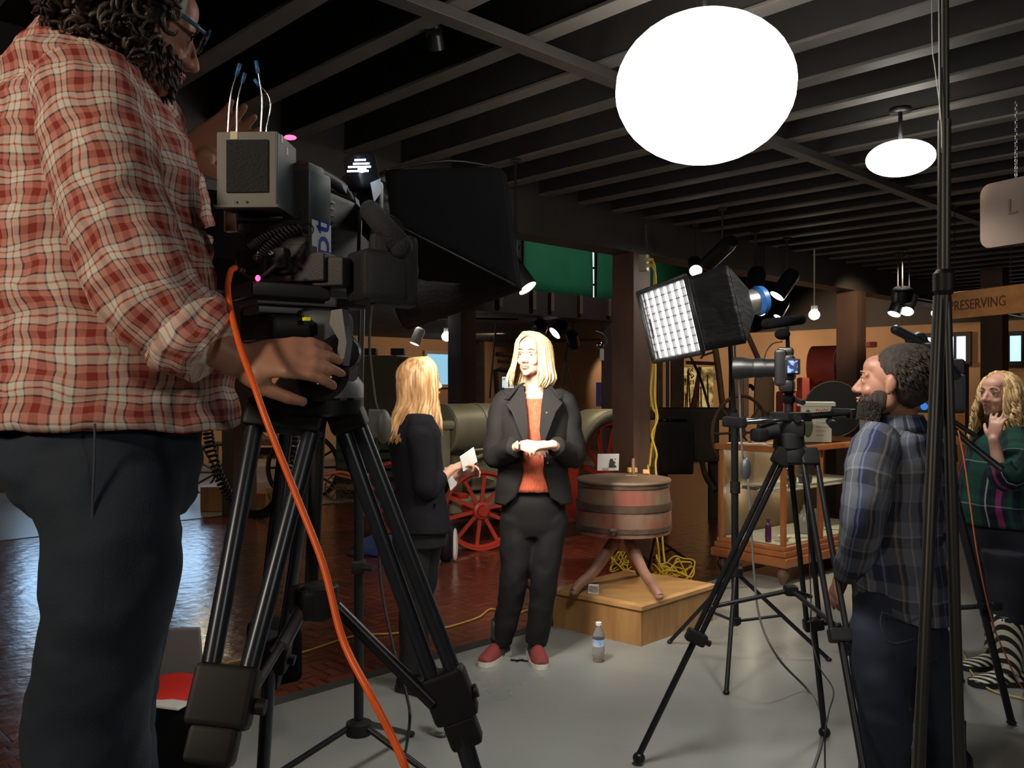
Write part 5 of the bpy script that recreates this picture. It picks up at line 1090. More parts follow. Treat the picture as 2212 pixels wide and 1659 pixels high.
# ================================================================== stills camera on a slider
def dslr_rig():
    CZ = .0; Cx = P(1705, 1000, 3.3)
    tr = thing('slider_tripod', 'black twin tube tripod with fluid head holding a camera slider in the right middle', 'tripod', V((Cx.x, 3.3, 0)))
    crown = P(1712, 985, 3.3)
    m = MB(); m.lathe([(.05, -.03), (.062, -.02), (.062, .02), (.05, .04)], crown, None, 24); m.build('crown', M_BLACK, tr)
    m = MB(); hf = frame((-.9, .3, 0)); m.box(P(1704, 925, 3.3), (.09, .12, .075), hf, .02); m.lathe([(.04, -.05), (.06, -.02), (.055, .03), (.03, .05)], P(1704, 955, 3.3), None, 24); m.cyl(P(1640, 935, 3.25), P(1680, 930, 3.25), .035, .03); m.build('fluid_head', M_BLACK, tr)
    feet = (FL(1380, 1637, .025), FL(1781, 1582, .025), V((1.15, 2.72, .025)))
    tops = (crown+V((-.05, -.03, 0)), crown+V((.03, .05, 0)), crown+V((.05, -.04, 0)))
    for a, f, jt, t2 in zip(tops, feet, (.60, .60, .52), (.8, .8, .80)):
        d = (f-a).normalized(); sd = d.cross(V((0, 1, 0)) if abs(d.x) > .2 else V((1, .2, 0)) if 0 else V((0, 1, 0))).normalized(); Rb = Matrix((sd, d.cross(sd), d)).transposed()
        b = a.lerp(f, jt); m = MB()
        sp = .012 if a is tops[0] else .026
        for k in (-1, 1): m.tube([a+sd*sp*k, b+sd*sp*k], .0105, 12)
        lg = m.build('leg', M_BLACKM, tr, 60)
        m = MB(); m.box(a, (.07, .04, .07), Rb, .01); m.build('leg_joint', M_BLACK, lg)
        m = MB(); m.box(b, (.08, .045, .05), Rb, .01); m.cyl(b+sd*.03, b+sd*.06, .012); m.build('leg_clamp', M_BLACK, lg)
        m = MB(); m.tube([b, f+V((0, 0, .01))], .0125, 12); m.ell(f, (.024, .024, .022)); m.build('lower_leg', M_BLACKM, lg, 60)
    hub = P(1708, 1275, 3.28)
    m = MB(); m.box(hub, (.05, .05, .04), None, .01); m.build('spreader_hub', M_BLACK, tr)
    for a, f, jt in zip(tops, feet, (.5, .5, .5)): m = MB(); m.tube([hub, a.lerp(f, jt)], .009, 8); m.build('spreader_arm', M_BLACKM, tr, 60)
    # slider
    sl = thing('camera_slider', 'black camera slider rail with round rods lying across the tripod head', 'slider', P(1700, 905, 3.3))
    a, b = P(1586, 912, 3.22), P(1822, 893, 3.42); d = (b-a).normalized(); R3 = frame(V((d.x, d.y, 0)))
    off = V((-d.y, d.x, 0))*.045
    m = MB()
    for k in (-1, 1): m.tube([a+off*k, b+off*k], .009, 12)
    m.build('rod', mat('shiny_rod', (.12, .12, .12), .15, .9), sl, 180)
    for p_ in (a, b): m = MB(); m.box(p_, (.12, .03, .04), R3, .008); m.build('end_block', M_BLACK, sl)
    m = MB(); m.box((a+b)/2+V((0, 0, .004)), (.11, .12, .035), R3, .006); m.cyl((a+b)/2+V((.0, -.05, 0)), (a+b)/2+V((.0, -.085, 0)), .015); m.build('carriage', M_BLACK, sl)
    m = MB(); m.box(P(1640, 940, 3.2), (.06, .05, .05), R3, .012); m.cyl(P(1793, 910, 3.35), P(1800, 918, 3.3), .016); m.build('brake_knob', M_BLACK, sl)
    # camera
    cm = thing('stills_camera', 'black camera with long lens and lit blue rear screen on the slider', 'camera', P(1705, 830, 3.3))
    BK = mat('camera_black', (.012, .012, .014), .4); F = V((-.93, .37, 0)).normalized(); R3 = frame(F); o = P(1700, 795, 3.3); q = lambda x, y, z: o+R3@V((x, y, z))
    m = MB(); m.box(q(0, -.0, 0), (.135, .06, .10), R3, .016); m.box(q(.0, .005, .062), (.06, .06, .035), R3, .012); m.box(q(0, -.0, -.068), (.13, .055, .05), R3, .014); m.box(q(-.055, .02, .0), (.03, .045, .14), R3, .012); m.build('camera_body', BK, cm)
    m = MB(); m.lathe([(.033, .03), (.036, .05), (.036, .085), (.039, .09), (.039, .12), (.036, .125), (.04, .15), (.044, .17), (.044, .2), (.036, .202), (.035, .19), (0, .188)], o, F.to_track_quat('Z', 'Y').to_matrix(), 28); m.build('lens', BK, cm)
    # screen flipped out towards the photographer
    sm, nt, b_ = new_mat('lit_screen'); c = coords(nt); n = nt.nodes.new('ShaderNodeTexNoise'); n.inputs['Scale'].default_value = 60; nt.links.new(c, n.inputs['Vector']); cr = nt.nodes.new('ShaderNodeValToRGB'); cr.color_ramp.elements[0].position = .45; cr.color_ramp.elements[1].position = .55
    cr.color_ramp.elements[0].color = (.01, .02, .08, 1); cr.color_ramp.elements[1].color = (.25, .4, 1, 1); nt.links.new(n.outputs['Fac'], cr.inputs[0]); nt.links.new(cr.outputs[0], b_.inputs['Emission Color']); b_.inputs['Emission Strength'].default_value = 1.6; b_.inputs['Base Color'].default_value = (.01, .01, .02, 1)
    T = frame((.25, 1, 0)); m = MB(); m.box(P(1712, 792, 3.215), (.055, .01, .06), T, .004); sc = m.build('screen_housing', BK, cm); m = MB(); m.box(P(1712, 792, 3.207), (.036, .002, .046), T); m.build('screen', sm, sc)
    m = MB(); m.cap([P(1655, 700, 3.3), P(1730, 690, 3.32)], .02, 14); m.tube([P(1700, 705, 3.3), P(1702, 755, 3.3)], .008, 8); m.build('microphone', M_FABB, cm, 180)
    m = MB(); m.ell(P(1690, 722, 3.3), (.03, .025, .022)); m.build('wind_cover', M_FABB, cm, 180)
    m = MB(); m.cyl(P(1704, 848, 3.3), P(1704, 890, 3.3), .017); m.ell(P(1704, 862, 3.3), (.026, .026, .024)); m.box(P(1702, 846, 3.3), (.06, .05, .012), R3, .003); m.cyl(P(1722, 865, 3.27), P(1735, 870, 3.22), .01); m.build('ball_head', M_BLACK, cm)
    m = MB(); m.tube([P(1650, 780, 3.28), P(1656, 758, 3.28), P(1670, 742, 3.3), P(1690, 738, 3.3)], .0025, 6, 5); m.build('strap', M_BLACK, cm, 180)
    w = MB().tube([P(1735, 990, 3.3), P(1742, 1060, 3.28), P(1747, 1180, 3.25), P(1752, 1300, 3.2), P(1752, 1370, 3.15), P(1770, 1440, 3.0), P(1800, 1490, 2.8), P(1790, 1540, 2.75), P(1782, 1600, 2.7), FL(1785, 1780, .01)], .0025, 6, 8).build('thin_cable', M_RUBBER, None, 180)
    tag(w, 'thin black wire trailing down the slider tripod to the floor', 'cable')
dslr_rig()
def second_camera():
    cm = thing('video_camera', 'black video camera half hidden behind the bearded man, with a blue button', 'camera', P(2020, 850, 3.75))
    BK = mat('second_camera_black', (.01, .012, .018), .5); F = V((-.9, .4, 0)).normalized(); R3 = frame(F)
    m = MB(); m.box(P(2005, 850, 3.8), (.14, .30, .17), R3, .02); m.box(P(2040, 800, 3.8), (.1, .16, .1), R3, .015); m.build('camera_body', BK, cm)
    m = MB(); m.tube([P(1960, 740, 3.8), P(1990, 725, 3.8), P(2000, 765, 3.8), P(1985, 780, 3.8)], .018, 10, 4); m.cap([P(1935, 712, 3.8), P(2000, 745, 3.8)], .022, 12); m.box(P(2003, 748, 3.78), (.04, .06, .03), R3, .01); m.build('top_handle', BK, cm, 60)
    m = MB(); m.cyl(P(2045, 790, 3.7), P(2068, 815, 3.7), .025, .018); m.build('eyepiece', BK, cm)
    m = MB(); m.lathe([(0, 0), (.0155, 0), (.0155, .004), (0, .005)], P(1996, 878, 3.66), (V((0, -1, 0))).to_track_quat('Z', 'Y').to_matrix(), 20); m.build('blue_button', mat('blue_button', (.03, .2, .7), .4, em=(.05, .25, .9), es=.5), cm)
    m = MB(); m.ell(P(1972, 870, 3.6), (.012, .01, .008)); m.build('knob', M_CHROME, cm, 180)
    tr = thing('camera_tripod', 'black tripod beside the curly haired woman with an orange lead along its leg', 'tripod', P(2060, 1500, 3.8))
    c = P(2040, 985, 3.8)
    m = MB(); m.lathe([(.03, -.05), (.055, -.02), (.05, .05), (.03, .09)], c, None, 20); m.box(P(2035, 940, 3.8), (.1, .1, .08), R3, .02); m.build('fluid_head', BK, tr)
    m = MB(); m.tube([P(2050, 915, 3.75), P(2090, 955, 3.7), P(2165, 1015, 3.6)], [.012, .012, .016], 12, 2); m.build('pan_handle', M_BLACKM, tr, 60)
    m = MB(); m.tube([P(2052, 905, 3.75), P(2112, 945, 3.7)], .01, 8); m.build('pan_handle', M_BLACKM, tr, 60)
    for f, rr in ((FL(2185, 1560, .012), .0155), (FL(1880, 1500, .012), .015), (FL(2075, 1470, .012), .015)):
        m = MB(); m.tube([c, c.lerp(f, .55)], rr*1.2, 12); m.tube([c.lerp(f, .5), f], rr, 12); m.ell(f, (.02, .02, .012)); m.build('leg', M_BLACKM, tr, 60)
    m = MB(); m.tube([P(2040, 1315, 3.75), P(2145, 1308, 3.7)], .011, 10); m.box(P(2148, 1308, 3.65), (.05, .05, .04), None, .01); m.cyl(P(2120, 1302, 3.68), P(2118, 1315, 3.68), .017); m.build('spreader_arm', M_BLACKM, tr, 60)
    w = MB().tube([P(2070, 930, 3.6), P(2085, 1010, 3.55), P(2110, 1190, 3.5), P(2140, 1330, 3.45), P(2170, 1410, 3.4), FL(2212, 1490, .01), FL(2300, 1560, .01)], .0032, 6, 8).build('orange_cable', mat('dull_orange_jacket', (.55, .13, .05), .5), None, 180)
    tag(w, 'thin orange lead running down the tripod by the striped boots', 'cable')
second_camera()
# ================================================================== exhibits
def signed(name, c1, c2, **k): return mat(name, c1, c2=c2, **k)
def platform():
    F, L, R = FL(1385, 1397), FL(1195, 1353), FL(1540, 1341); B = L+R-F
    t = thing('display_platform', 'light wooden box platform under the old washtub', 'platform', (F+B)/2)
    h = .2; c = (F+B)/2
    def quad(k, z): return [c+(p-c)*k+V((0, 0, z)) for p in (F, R, B, L)]
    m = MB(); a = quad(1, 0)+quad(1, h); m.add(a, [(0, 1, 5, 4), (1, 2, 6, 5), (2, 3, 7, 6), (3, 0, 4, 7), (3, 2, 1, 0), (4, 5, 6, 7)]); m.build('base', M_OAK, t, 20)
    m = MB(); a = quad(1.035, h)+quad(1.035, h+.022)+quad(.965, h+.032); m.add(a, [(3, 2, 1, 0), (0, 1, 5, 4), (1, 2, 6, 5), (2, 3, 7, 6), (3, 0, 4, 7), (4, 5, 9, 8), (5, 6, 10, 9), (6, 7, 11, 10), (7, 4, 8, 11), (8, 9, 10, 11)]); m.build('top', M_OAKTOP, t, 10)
    return h+.032
PZ = platform()
def washer():
    c = P(1347, 1000, 5.22); x, y = c.x, c.y; t = thing('wooden_washtub', 'old wooden barrel washtub with iron hoops standing on three curved legs', 'washtub', V((x, y, PZ)))
    SM, nt, b = new_mat('weathered_staves'); cc = coords(nt); n = nt.nodes.new('ShaderNodeTexNoise'); n.inputs['Scale'].default_value = 6; n.inputs['Detail'].default_value = 6; nt.links.new(cc, n.inputs['Vector'])
    r = nt.nodes.new('ShaderNodeValToRGB'); r.color_ramp.elements[0].position = .38; r.color_ramp.elements[1].position = .6; r.color_ramp.elements[0].color = (.20, .15, .10, 1); r.color_ramp.elements[1].color = (.26, .075, .05, 1)
    nt.links.new(n.outputs['Fac'], r.inputs[0]); nt.links.new(r.outputs[0], b.inputs['Base Color']); b.inputs['Roughness'].default_value = .7
    HP = mat('rusty_hoop', (.09, .055, .04), .6, .4, c2=(.14, .09, .06), scale=14); LG = mat('worn_leg_wood', (.3, .15, .1), .55, c2=(.2, .1, .065), scale=10)
    m = MB(); n = 26; zs = [.555, .62, .7, .78, .86]; rs = [.281, .287, .285, .278, .268]; vs = []
    for z, r_ in zip(zs, rs):
        for j in range(n):
            for k, rr in ((.06, -.003), (.5, .0015), (.94, -.003)): a = 2*pi*(j+k)/n; vs.append(V((x+cos(a)*(r_+rr), y+sin(a)*(r_+rr), z)))
    q = n*3; m.add(vs, [(i*q+j, i*q+(j+1) % q, (i+1)*q+(j+1) % q, (i+1)*q+j) for i in range(4) for j in range(q)]+[tuple(range(q-1, -1, -1)), tuple(4*q+j for j in range(q))]); m.build('barrel', SM, t, 25)
    for z, hh, r_ in ((.835, .035, .2735), (.70, .045, .2875), (.58, .03, .2865)): m = MB(); m.lathe([(r_, z), (r_+.004, z+.002), (r_+.003, z+hh-.002), (r_-.003, z+hh)], V((x, y, 0)), None, 40); m.lathe([(r_-.012, z+.004), (r_-.012, z+hh-.004)], V((x, y, 0)), None, 40); m.build('hoop', HP, t, 50)
    m = MB(); m.lathe([(.0, .86), (.283, .86), (.287, .868), (.283, .878), (0, .882)], V((x, y, 0)), None, 44); m.build('lid', mat('lid_wood', (.27, .17, .11), .55, c2=(.2, .12, .08), scale=5), t)
    m = MB(); m.box(V((x, y, .55)), (.36, .07, .03), Matrix.Rotation(.3, 3, 'Z'), .004); m.cyl(V((x, y, .44)), V((x, y, .55)), .06, .07); m.build('hub', LG, t)
    for fx, fy, kk in ((1240, 1282, 0), (1424, 1292, 0), (1382, 1240, 0)):
        f = FL(fx, fy, PZ+.012); dx, dy = f.x-x, f.y-y; m = MB()
        m.tube([V((x+dx*.1, y+dy*.1, .54)), V((x+dx*.28, y+dy*.28, .47)), V((x+dx*.62, y+dy*.62, .345)), V((x+dx*.9, y+dy*.9, .29)), V((x+dx, y+dy, PZ+.022))], [.032, .034, .029, .027, .024], 10, 5, flat=1.15); m.ell(f+V((0, 0, .008)), (.026, .026, .018)); m.build('leg', LG, t, 60)
    d = V((-.30, -.95, 0)).normalized(); a = V((x, y, .60))+d*.283
    m = MB(); m.cyl(a, a+d*.05, .014); m.ell(a+d*.05+V((0, 0, .012)), (.03, .014, .014)); m.cyl(a+d*.045, a+d*.045+V((0, 0, .02)), .008); m.build('tap', HP, t)
    m = MB(); e = P(1443, 1052, 5.2); m.cyl(e+V((-.02, 0, 0)), e+V((.012, 0, 0)), .014); m.box(e+V((.0, 0, -.012)), (.02, .03, .03), None, .005); m.build('side_bracket', HP, t)
    LZ = .882
    cd_ = thing('picture_card', 'white card with a small black bear like print standing on the washtub', 'card', FL(1313, 1018, LZ))
    b = FL(1314, 1017, LZ); W_ = 47*b.y/FPX; hh = 37*b.y/FPX; T = frame((-.08, 1, .14)); m = MB(); m.box(b+V((0, .006, hh/2)), (W_, .002, hh), T); m.build('card', M_WHITE, cd_)
    INK = mat('ink', (.06, .055, .05), .8); m = MB(); kc = b+V((W_*.18, -.0, hh*.42))
    for ox, oz, rx, rz in ((0, 0, .017, .022), (-.006, .025, .011, .009), (.012, -.016, .014, .006), (.022, -.02, .008, .005), (.014, .008, .008, .006), (.019, .03, .004, .004), (-.014, -.018, .008, .006)): m.ell(kc+T@V((ox, -.0015, oz)), (rx, .0012, rz), T, 14, 8)
    m.build('print', INK, cd_, 180)
    m = MB(); m.box(b+V((-.02, -.012, .012)), (.04, .001, .022), frame((0, 1, .6))); m.build('tag_label', M_PAPER, cd_)
    SO = mat('soap_yellow', (.82, .5, .2), .55, c2=(.74, .42, .16), scale=20)
    for px, py, s, rz, lb in ((1367, 1021, (.058, .038, .03), .2, 'larger yellow soap block on the washtub lid'), (1396, 1024, (.038, .03, .026), -.1, 'smaller yellow soap block at the right on the washtub lid')):
        f = FL(px, py, LZ); o = MB().box(f+V((0, .015, s[2]/2+.001)), s, Matrix.Rotation(rz, 3, 'Z'), .004).build('soap_block', SO); tag(o, lb, 'soap', 'soap blocks on the washtub')
    f = FL(1364, 1030, LZ); o = MB().tube([f+V((-.035, 0, .006)), f+V((.033, .004, .006))], .0055, 8).build('wooden_peg', mat('peg_wood', (.35, .2, .1), .6)); tag(o, 'little brown peg lying before the soap blocks', 'peg')
    a = P(1368, 1010, 5.4); o = MB().cap([V((a.x, a.y, LZ+.006)), V((a.x, a.y, LZ+.09))], .010, 12).build('wooden_dowel', mat('handle_wood', (.3, .18, .09), .6)); tag(o, 'short wooden handle standing up at the back of the washtub lid', 'stick')
    # small sign on the platform
    s = thing('tent_sign', 'small white sign on the wooden platform asking not to touch', 'sign', FL(1284, 1283, PZ))
    b = FL(1283, 1284, PZ); T = frame((.22, .95, .5)); m = MB(); m.box(b+V((0, .012, .027)), (.06, .0015, .056), T); m.box(b+V((0, .034, .024)), (.06, .0015, .055), frame((.22, .95, -.6))); m.build('card', M_WHITE, s)
    for i, w in enumerate(('Please', 'Do Not', 'Touch')): text(S, 'lettering', w, .017, b+V((0, .012, .027))+T@V((0, -.0016, .010-.017*i)), T, INK, s, .0003, 'CENTER')
washer()
def bottle(c, label, fill=0):
    t = thing('water_bottle', label, 'bottle', c)
    GL = mat('clear_plastic', (.95, .97, 1), .05, trans=.92, ior=1.2)
    m = MB(); m.lathe([(.0, .002), (.029, 0), (.032, .006), (.030, .02), (.0325, .03), (.030, .045), (.0325, .06), (.0325, .12), (.031, .135), (.022, .165), (.013, .178), (.013, .190)], c, None, 24); m.build('bottle', GL, t, 60)
    m = MB(); m.lathe([(.0, .19), (.0155, .188), (.0155, .203), (0, .205)], c, None, 18); m.build('cap', M_WHITE, t)
    m = MB(); m.lathe([(.0333, .082), (.0333, .118)], c, None, 24); m.build('label', mat('blue_white_label', (.18, .35, .75), .5, c2=(.75, .8, .85), scale=18), t)
bottle(FL(1293, 1428), 'clear water bottle with blue label on the floor before the platform')
bottle(FL(955, 1588), 'clear water bottle half hidden behind the right leg of the big tripod')
c = FL(1122, 1427, .002); T2 = MB()
for a, l in ((.1, .045), (.9, .03), (-.4, .05)): T2.box(c+V((0, 0, .001)), (l*2, .012, .001), Matrix.Rotation(a, 3, 'Z'))
tag(T2.build('tape_mark', M_BLACK), 'small black tape mark on the grey floor between the feet of the standing woman', 'tape')

def tractor():
    GY = mat('tractor_grey', (.26, .26, .18), .5, c2=(.2, .195, .13), scale=3, bump=.1); RD = mat('tractor_red', (.5, .045, .025), .4, c2=(.4, .035, .02), scale=5); DK = mat('engine_dark', (.03, .028, .025), .7)
    fw = FL(1042, 1186); o = fw+EU*-.02; t = thing('tractor', 'old grey tractor with red spoked iron wheels behind the two women', 'tractor', o)
    def q(a, b, z): return V((o.x, o.y, 0))+EU*a+EV*b+V((0, 0, z))
    def wheel(c, yaw, r, w, spokes, nm, tread=0):
        A = V((sin(yaw), -cos(yaw), 0)); Rm = A.to_track_quat('Z', 'Y').to_matrix(); m = MB()
        m.lathe([(r-.018, -w/2), (r, -w/2), (r, w/2), (r-.018, w/2), (r-.018, -w/2)], c, Rm, 56)
        m.lathe([(r-.04, -.012), (r-.018, -.012), (r-.018, .012), (r-.04, .012), (r-.04, -.012)], c, Rm, 56)
        wh = m.build(nm, RD, t, 40); m = MB(); m.lathe([(0, -w*.6), (.045, -w*.6), (.05, -w*.4), (.075, -w*.3), (.075, w*.3), (.05, w*.4), (.045, w*.6), (.0, w*.6)], c, Rm, 24); m.build('wheel_hub', RD, wh)
        for i in range(spokes):
            a = 2*pi*i/spokes+.2; d = Rm@V((cos(a), sin(a), 0)); ss = Rm@V((-sin(a), cos(a), 0)); m = MB()
            m.box(c+d*(r*.5+.02), (r-.07, .048 if r > .4 else .032, .016), Matrix((d, ss, A)).transposed()); m.build('spoke', RD, wh)
        return wh
    wheel(q(0, 0, .345), TH-.42, .345, .13, 12-2, 'front_wheel'); wheel(q(-.02, 1.25, .345), TH-.42, .345, .13, 10, 'front_wheel')
    wheel(q(1.62, -.05, .53), TH, .53, .22, 12, 'rear_wheel'); wheel(q(1.62, 1.3, .53), TH, .53, .22, 12, 'rear_wheel')
    m = MB(); m.tube([q(0, .06, .345), q(-.02, 1.2, .345)], .04, 12); m.box(q(.0, .62, .42), (.12, .8, .1), RUV, .02); m.build('front_axle', RD, t)
    m = MB(); m.tube([q(1.62, .05, .53), q(1.62, 1.2, .53)], .09, 14); m.build('rear_axle', GY, t)
    # body
    m = MB(); m.box(q(-.12, .62, .82), (.20, .52, .50), RUV, .05); m.box(q(-.12, .62, 1.08), (.24, .58, .09), RUV, .035); m.build('radiator', GY, t)
    m = MB(); m.lathe([(0, 0), (.22, 0), (.235, .015), (.235, .80), (.22, .82), (0, .82)], q(.0, .55, 1.03), EU.to_track_quat('Z', 'Y').to_matrix(), 30); m.lathe([(.24, .38), (.24, .42)], q(0, .55, 1.03), EU.to_track_quat('Z', 'Y').to_matrix(), 30); m.build('fuel_tank', GY, t)
    m = MB(); m.box(q(.42, .55, .62), (.8, .34, .36), RUV, .04); m.box(q(.4, .36, .58), (.5, .14, .22), RUV, .03); m.box(q(.6, .30, .78), (.2, .12, .16), RUV, .02); m.box(q(1.1, .6, .58), (.7, .42, .5), RUV, .06); m.box(q(.35, .36, .36), (1.0, .3, .14), RUV, .03); m.build('engine_block', GY, t)
    m = MB(); m.tube([q(.1, .3, .74), q(.3, .26, .8), q(.5, .26, .78), q(.72, .3, .7)], .02, 8, 5); m.tube([q(.2, .3, .8), q(.25, .28, .62), q(.4, .27, .55)], .012, 8, 5); m.tube([q(.15, .3, .84), q(.8, .3, .86)], .015, 8); m.build('pipe', mat('pipe_grey', (.3, .28, .2), .5, .3), t, 60)
    m = MB(); m.box(q(.42, .44, .83), (.72, .3, .05), RUV); m.build('manifold', DK, t)
    m = MB(); r = .66; n = 14
    for b0 in (-.22, 1.12):
        prof = []
        for i in range(n+1): a = rad(15+135*i/n); prof.append((cos(a)*r, sin(a)*r))
        vs = []; 
        for ax, az in prof:
            for bb in (b0, b0+.34): vs.append(q(1.62-ax, bb, .53+az))
        m2 = MB(); m2.add(vs, [(2*i, 2*i+1, 2*i+3, 2*i+2) for i in range(n)]); m2.build('mudguard', GY, t, 180, solid=.02)
        vs = []
        for ax, az in prof: vs += [q(1.62-ax, b0, .53+az), q(1.62-ax*.88, b0, .53+az*.88)]
        m3 = MB(); m3.add(vs, [(2*i, 2*i+1, 2*i+3, 2*i+2) for i in range(n)]); m3.build('mudguard_rim', GY, t, 180, solid=.012)
    m = MB(); m.tube([q(1.2, .6, .9), q(1.45, .6, 1.2)], .018, 8); m.tube([q(1.5, .6, 1.22)+EV*cos(a)*.2+(V((0, 0, 1))*.8+EU*-.5)*sin(a)*.2 for a in [2*pi*i/20 for i in range(20)]], .012, 8, closed=True); m.build('steering_wheel', DK, t, 180)
tractor()

def showcase():
    t = thing('display_case', 'antique wooden display case with glass sides and turned feet', 'display case', V((2.0, 6.4, 0)))
    Fp = FL(1694, 1265); L = FL(1550, 1236); dl = .56; du = 1.5
    ev = (L-Fp).normalized(); eu = V((ev.y, -ev.x, 0)); 
    if eu.x < 0: eu = -eu
    c0 = V((Fp.x, Fp.y, 0)); R3 = Matrix((eu, ev, V((0, 0, 1)))).transposed()
    B = lambda m, a0, a1, b0, b1, z0, z1, bev=0: m.box(c0+eu*(a0+a1)/2+ev*(b0+b1)/2+V((0, 0, (z0+z1)/2)), (a1-a0, b1-b0, z1-z0), R3, bev)
    RO = mat('red_oak_case', (.36, .13, .045), .35, c2=(.22, .075, .028), scale=6, stretch=(1, 1, .3), coat=.3)
    m = MB(); B(m, -.05, du+.05, -.05, dl+.05, .13, .20, .015); B(m, -.03, du+.03, -.03, dl+.03, .20, .245, .012); B(m, -.015, du+.015, -.015, dl+.015, .245, .275, .006); m.build('plinth', RO, t)
    for a, b in ((.02, .02), (.02, dl-.02), (du-.02, .02), (du-.02, dl-.02)): m = MB(); m.lathe([(.0, 0), (.018, 0), (.022, .02), (.042, .06), (.044, .085), (.03, .11), (.035, .13)], c0+eu*a+ev*b, None, 20); m.build('foot', M_DWOOD, t)
    for a, b in ((0, 0), (0, dl-.035), (.50, 0), (1.0, 0), (du-.035, 0), (du-.035, dl-.035)): m = MB(); B(m, a, a+.035, b, b+.035, .27, .955, .004); m.build('corner_post', RO, t)
    m = MB(); B(m, -.03, du+.03, -.03, .03, .95, .995, .01); B(m, -.03, du+.03, dl-.03, dl+.03, .95, .995, .01); B(m, -.03, .03, .0, dl, .95, .995, .008); B(m, du-.03, du+.03, 0, dl, .95, .995, .008); m.build('top_frame', RO, t)
    gm, nt, b = new_mat('glass_pane'); tr = nt.nodes.new('ShaderNodeBsdfTransparent'); gl = nt.nodes.new('ShaderNodeBsdfGlossy'); gl.inputs['Roughness'].default_value = .04; mx = nt.nodes.new('ShaderNodeMixShader'); fr = nt.nodes.new('ShaderNodeFresnel'); fr.inputs[0].default_value = 1.45
    tr.inputs[0].default_value = (.93, .95, .93, 1); mx.inputs[0].default_value = .07; nt.links.new(tr.outputs[0], mx.inputs[1]); nt.links.new(gl.outputs[0], mx.inputs[2]); nt.links.new(mx.outputs[0], nt.nodes['Material Output'].inputs[0])
    for nm, ar in (('front_pane', (.035, du-.035, .012, .016, .275, .95)), ('side_pane', (.012, .016, .035, dl-.035, .275, .95)), ('top_pane', (0, du, 0, dl, .992, .998))): m = MB(); B(m, *ar); m.build(nm, gm, t)
    WS = mat('white_shelf', (.6, .58, .5), .5)
    m = MB(); B(m, .03, du-.03, .03, dl-.03, .276, .282); m.build('case_floor', WS, t); m = MB(); B(m, .06, du-.06, .08, dl-.05, .655, .665); m.build('shelf', WS, t)
    m = MB(); B(m, 0, du, dl-.008, dl, .275, .95); m.build('back_panel', mat('brown_back_board', (.22, .15, .1), .6), t)
    pos = lambda a, b, z: c0+eu*a+ev*b+V((0, 0, z))
    for a_, z_ in ((.25, .92), (.8, .92), (.25, .60), (.8, .60)): light('case_fill', 'POINT', pos(a_, .44, z_), 1.0, (1, .88, .66), .03)  # point lights added inside the case to brighten the shelves, no fixtures
    PU = mat('purple_glass', (.1, .02, .12), .15, coat=.5); CLR = mat('frosted_glass', (.55, .55, .5), .2, trans=.6); SIL = mat('old_silver', (.5, .47, .4), .25, .9)
    def vessel(p_, prof, mt, nm, lb, cat): o = MB().lathe(prof, p_, None, 20).build(nm, mt, None, 50); tag(o, lb, cat)
    vessel(pos(.06, .17, .284), [(0, 0), (.022, 0), (.024, .02), (.022, .11), (.009, .135), (.009, .155), (.014, .158), (.014, .17), (0, .172)], PU, 'purple_bottle', 'purple glass bottle on the floor of the display case', 'bottle')
    vessel(pos(.62, .2, .284), [(0, 0), (.06, 0), (.07, .06), (.06, .13), (.02, .19), (.02, .22), (0, .222)], CLR, 'glass_jug', 'large pale glass jug low in the display case, left of its fellow', 'jug')
    vessel(pos(.82, .22, .284), [(0, 0), (.05, 0), (.058, .05), (.05, .1), (.018, .15), (.018, .17), (0, .172)], CLR, 'glass_jug', 'smaller pale glass jug at the right in the display case', 'jug')
    vessel(pos(.34, .2, .667), [(0, 0), (.03, 0), (.01, .02), (.008, .05), (.035, .08), (.04, .13), (.036, .14), (0, .14)], SIL, 'silver_goblet', 'silver goblet on the glass case shelf', 'goblet')
    vessel(pos(.44, .22, .667), [(0, 0), (.04, 0), (.045, .05), (.03, .1), (.032, .16), (0, .17)], SIL, 'silver_jug', 'silver jug beside the goblet on the case shelf', 'jug')
    vessel(pos(.7, .25, .667), [(0, 0), (.05, 0), (.055, .04), (.05, .06), (0, .06)], mat('pewter', (.15, .16, .2), .3, .7), 'pewter_bowl', 'dark pewter bowl on the case shelf behind the bearded man', 'bowl')
    vessel(pos(.2, .12, .284), [(0, 0), (.02, 0), (.05, .03), (.055, .034), (0, .03)], WS, 'white_dish', 'white dish on the floor of the display case', 'dish')
    o = MB().box(pos(.05, .3, .68), (.12, .1, .02), R3, .003).build('dark_book', M_DWOOD); tag(o, 'dark flat book on the case shelf', 'book')
    # on top
    o = MB().box(pos(.06, .36, 1.002), (.14, .24, .004), R3@Matrix.Rotation(.25, 3, 'Z')).build('leaflet', M_PAPER); tag(o, 'white leaflet lying on top of the glass case', 'leaflet')
    o = MB().box(pos(.14, .12, 1.003), (.16, .11, .006), R3@Matrix.Rotation(-.3, 3, 'Z')).build('leaflet', mat('yellow_leaflet', (.6, .42, .04), .5)); tag(o, 'yellow leaflet on top of the glass case', 'leaflet')
    m = MB(); m.lathe([(0, 0), (.025, 0), (.008, .01), (.008, .02), (.035, .035), (.0, .035)], pos(.10, .34, 1.006), None, 16); o = m.build('glass_dish', SIL, None); tag(o, 'small shiny dish on the white leaflet on the case', 'dish')
    # box of dyes
    bt = thing('dye_box', 'white box lettered DYES with a green figure, on the glass case', 'box', P(1766, 955, 6.5)); c = pos(.56, .24, 1.0); D = c.y
    T = frame((.30, .95, 0)); c = P(1768, 957, 6.62); c.z = 1.004; w = 62*6.62/FPX; h = 78*6.62/FPX
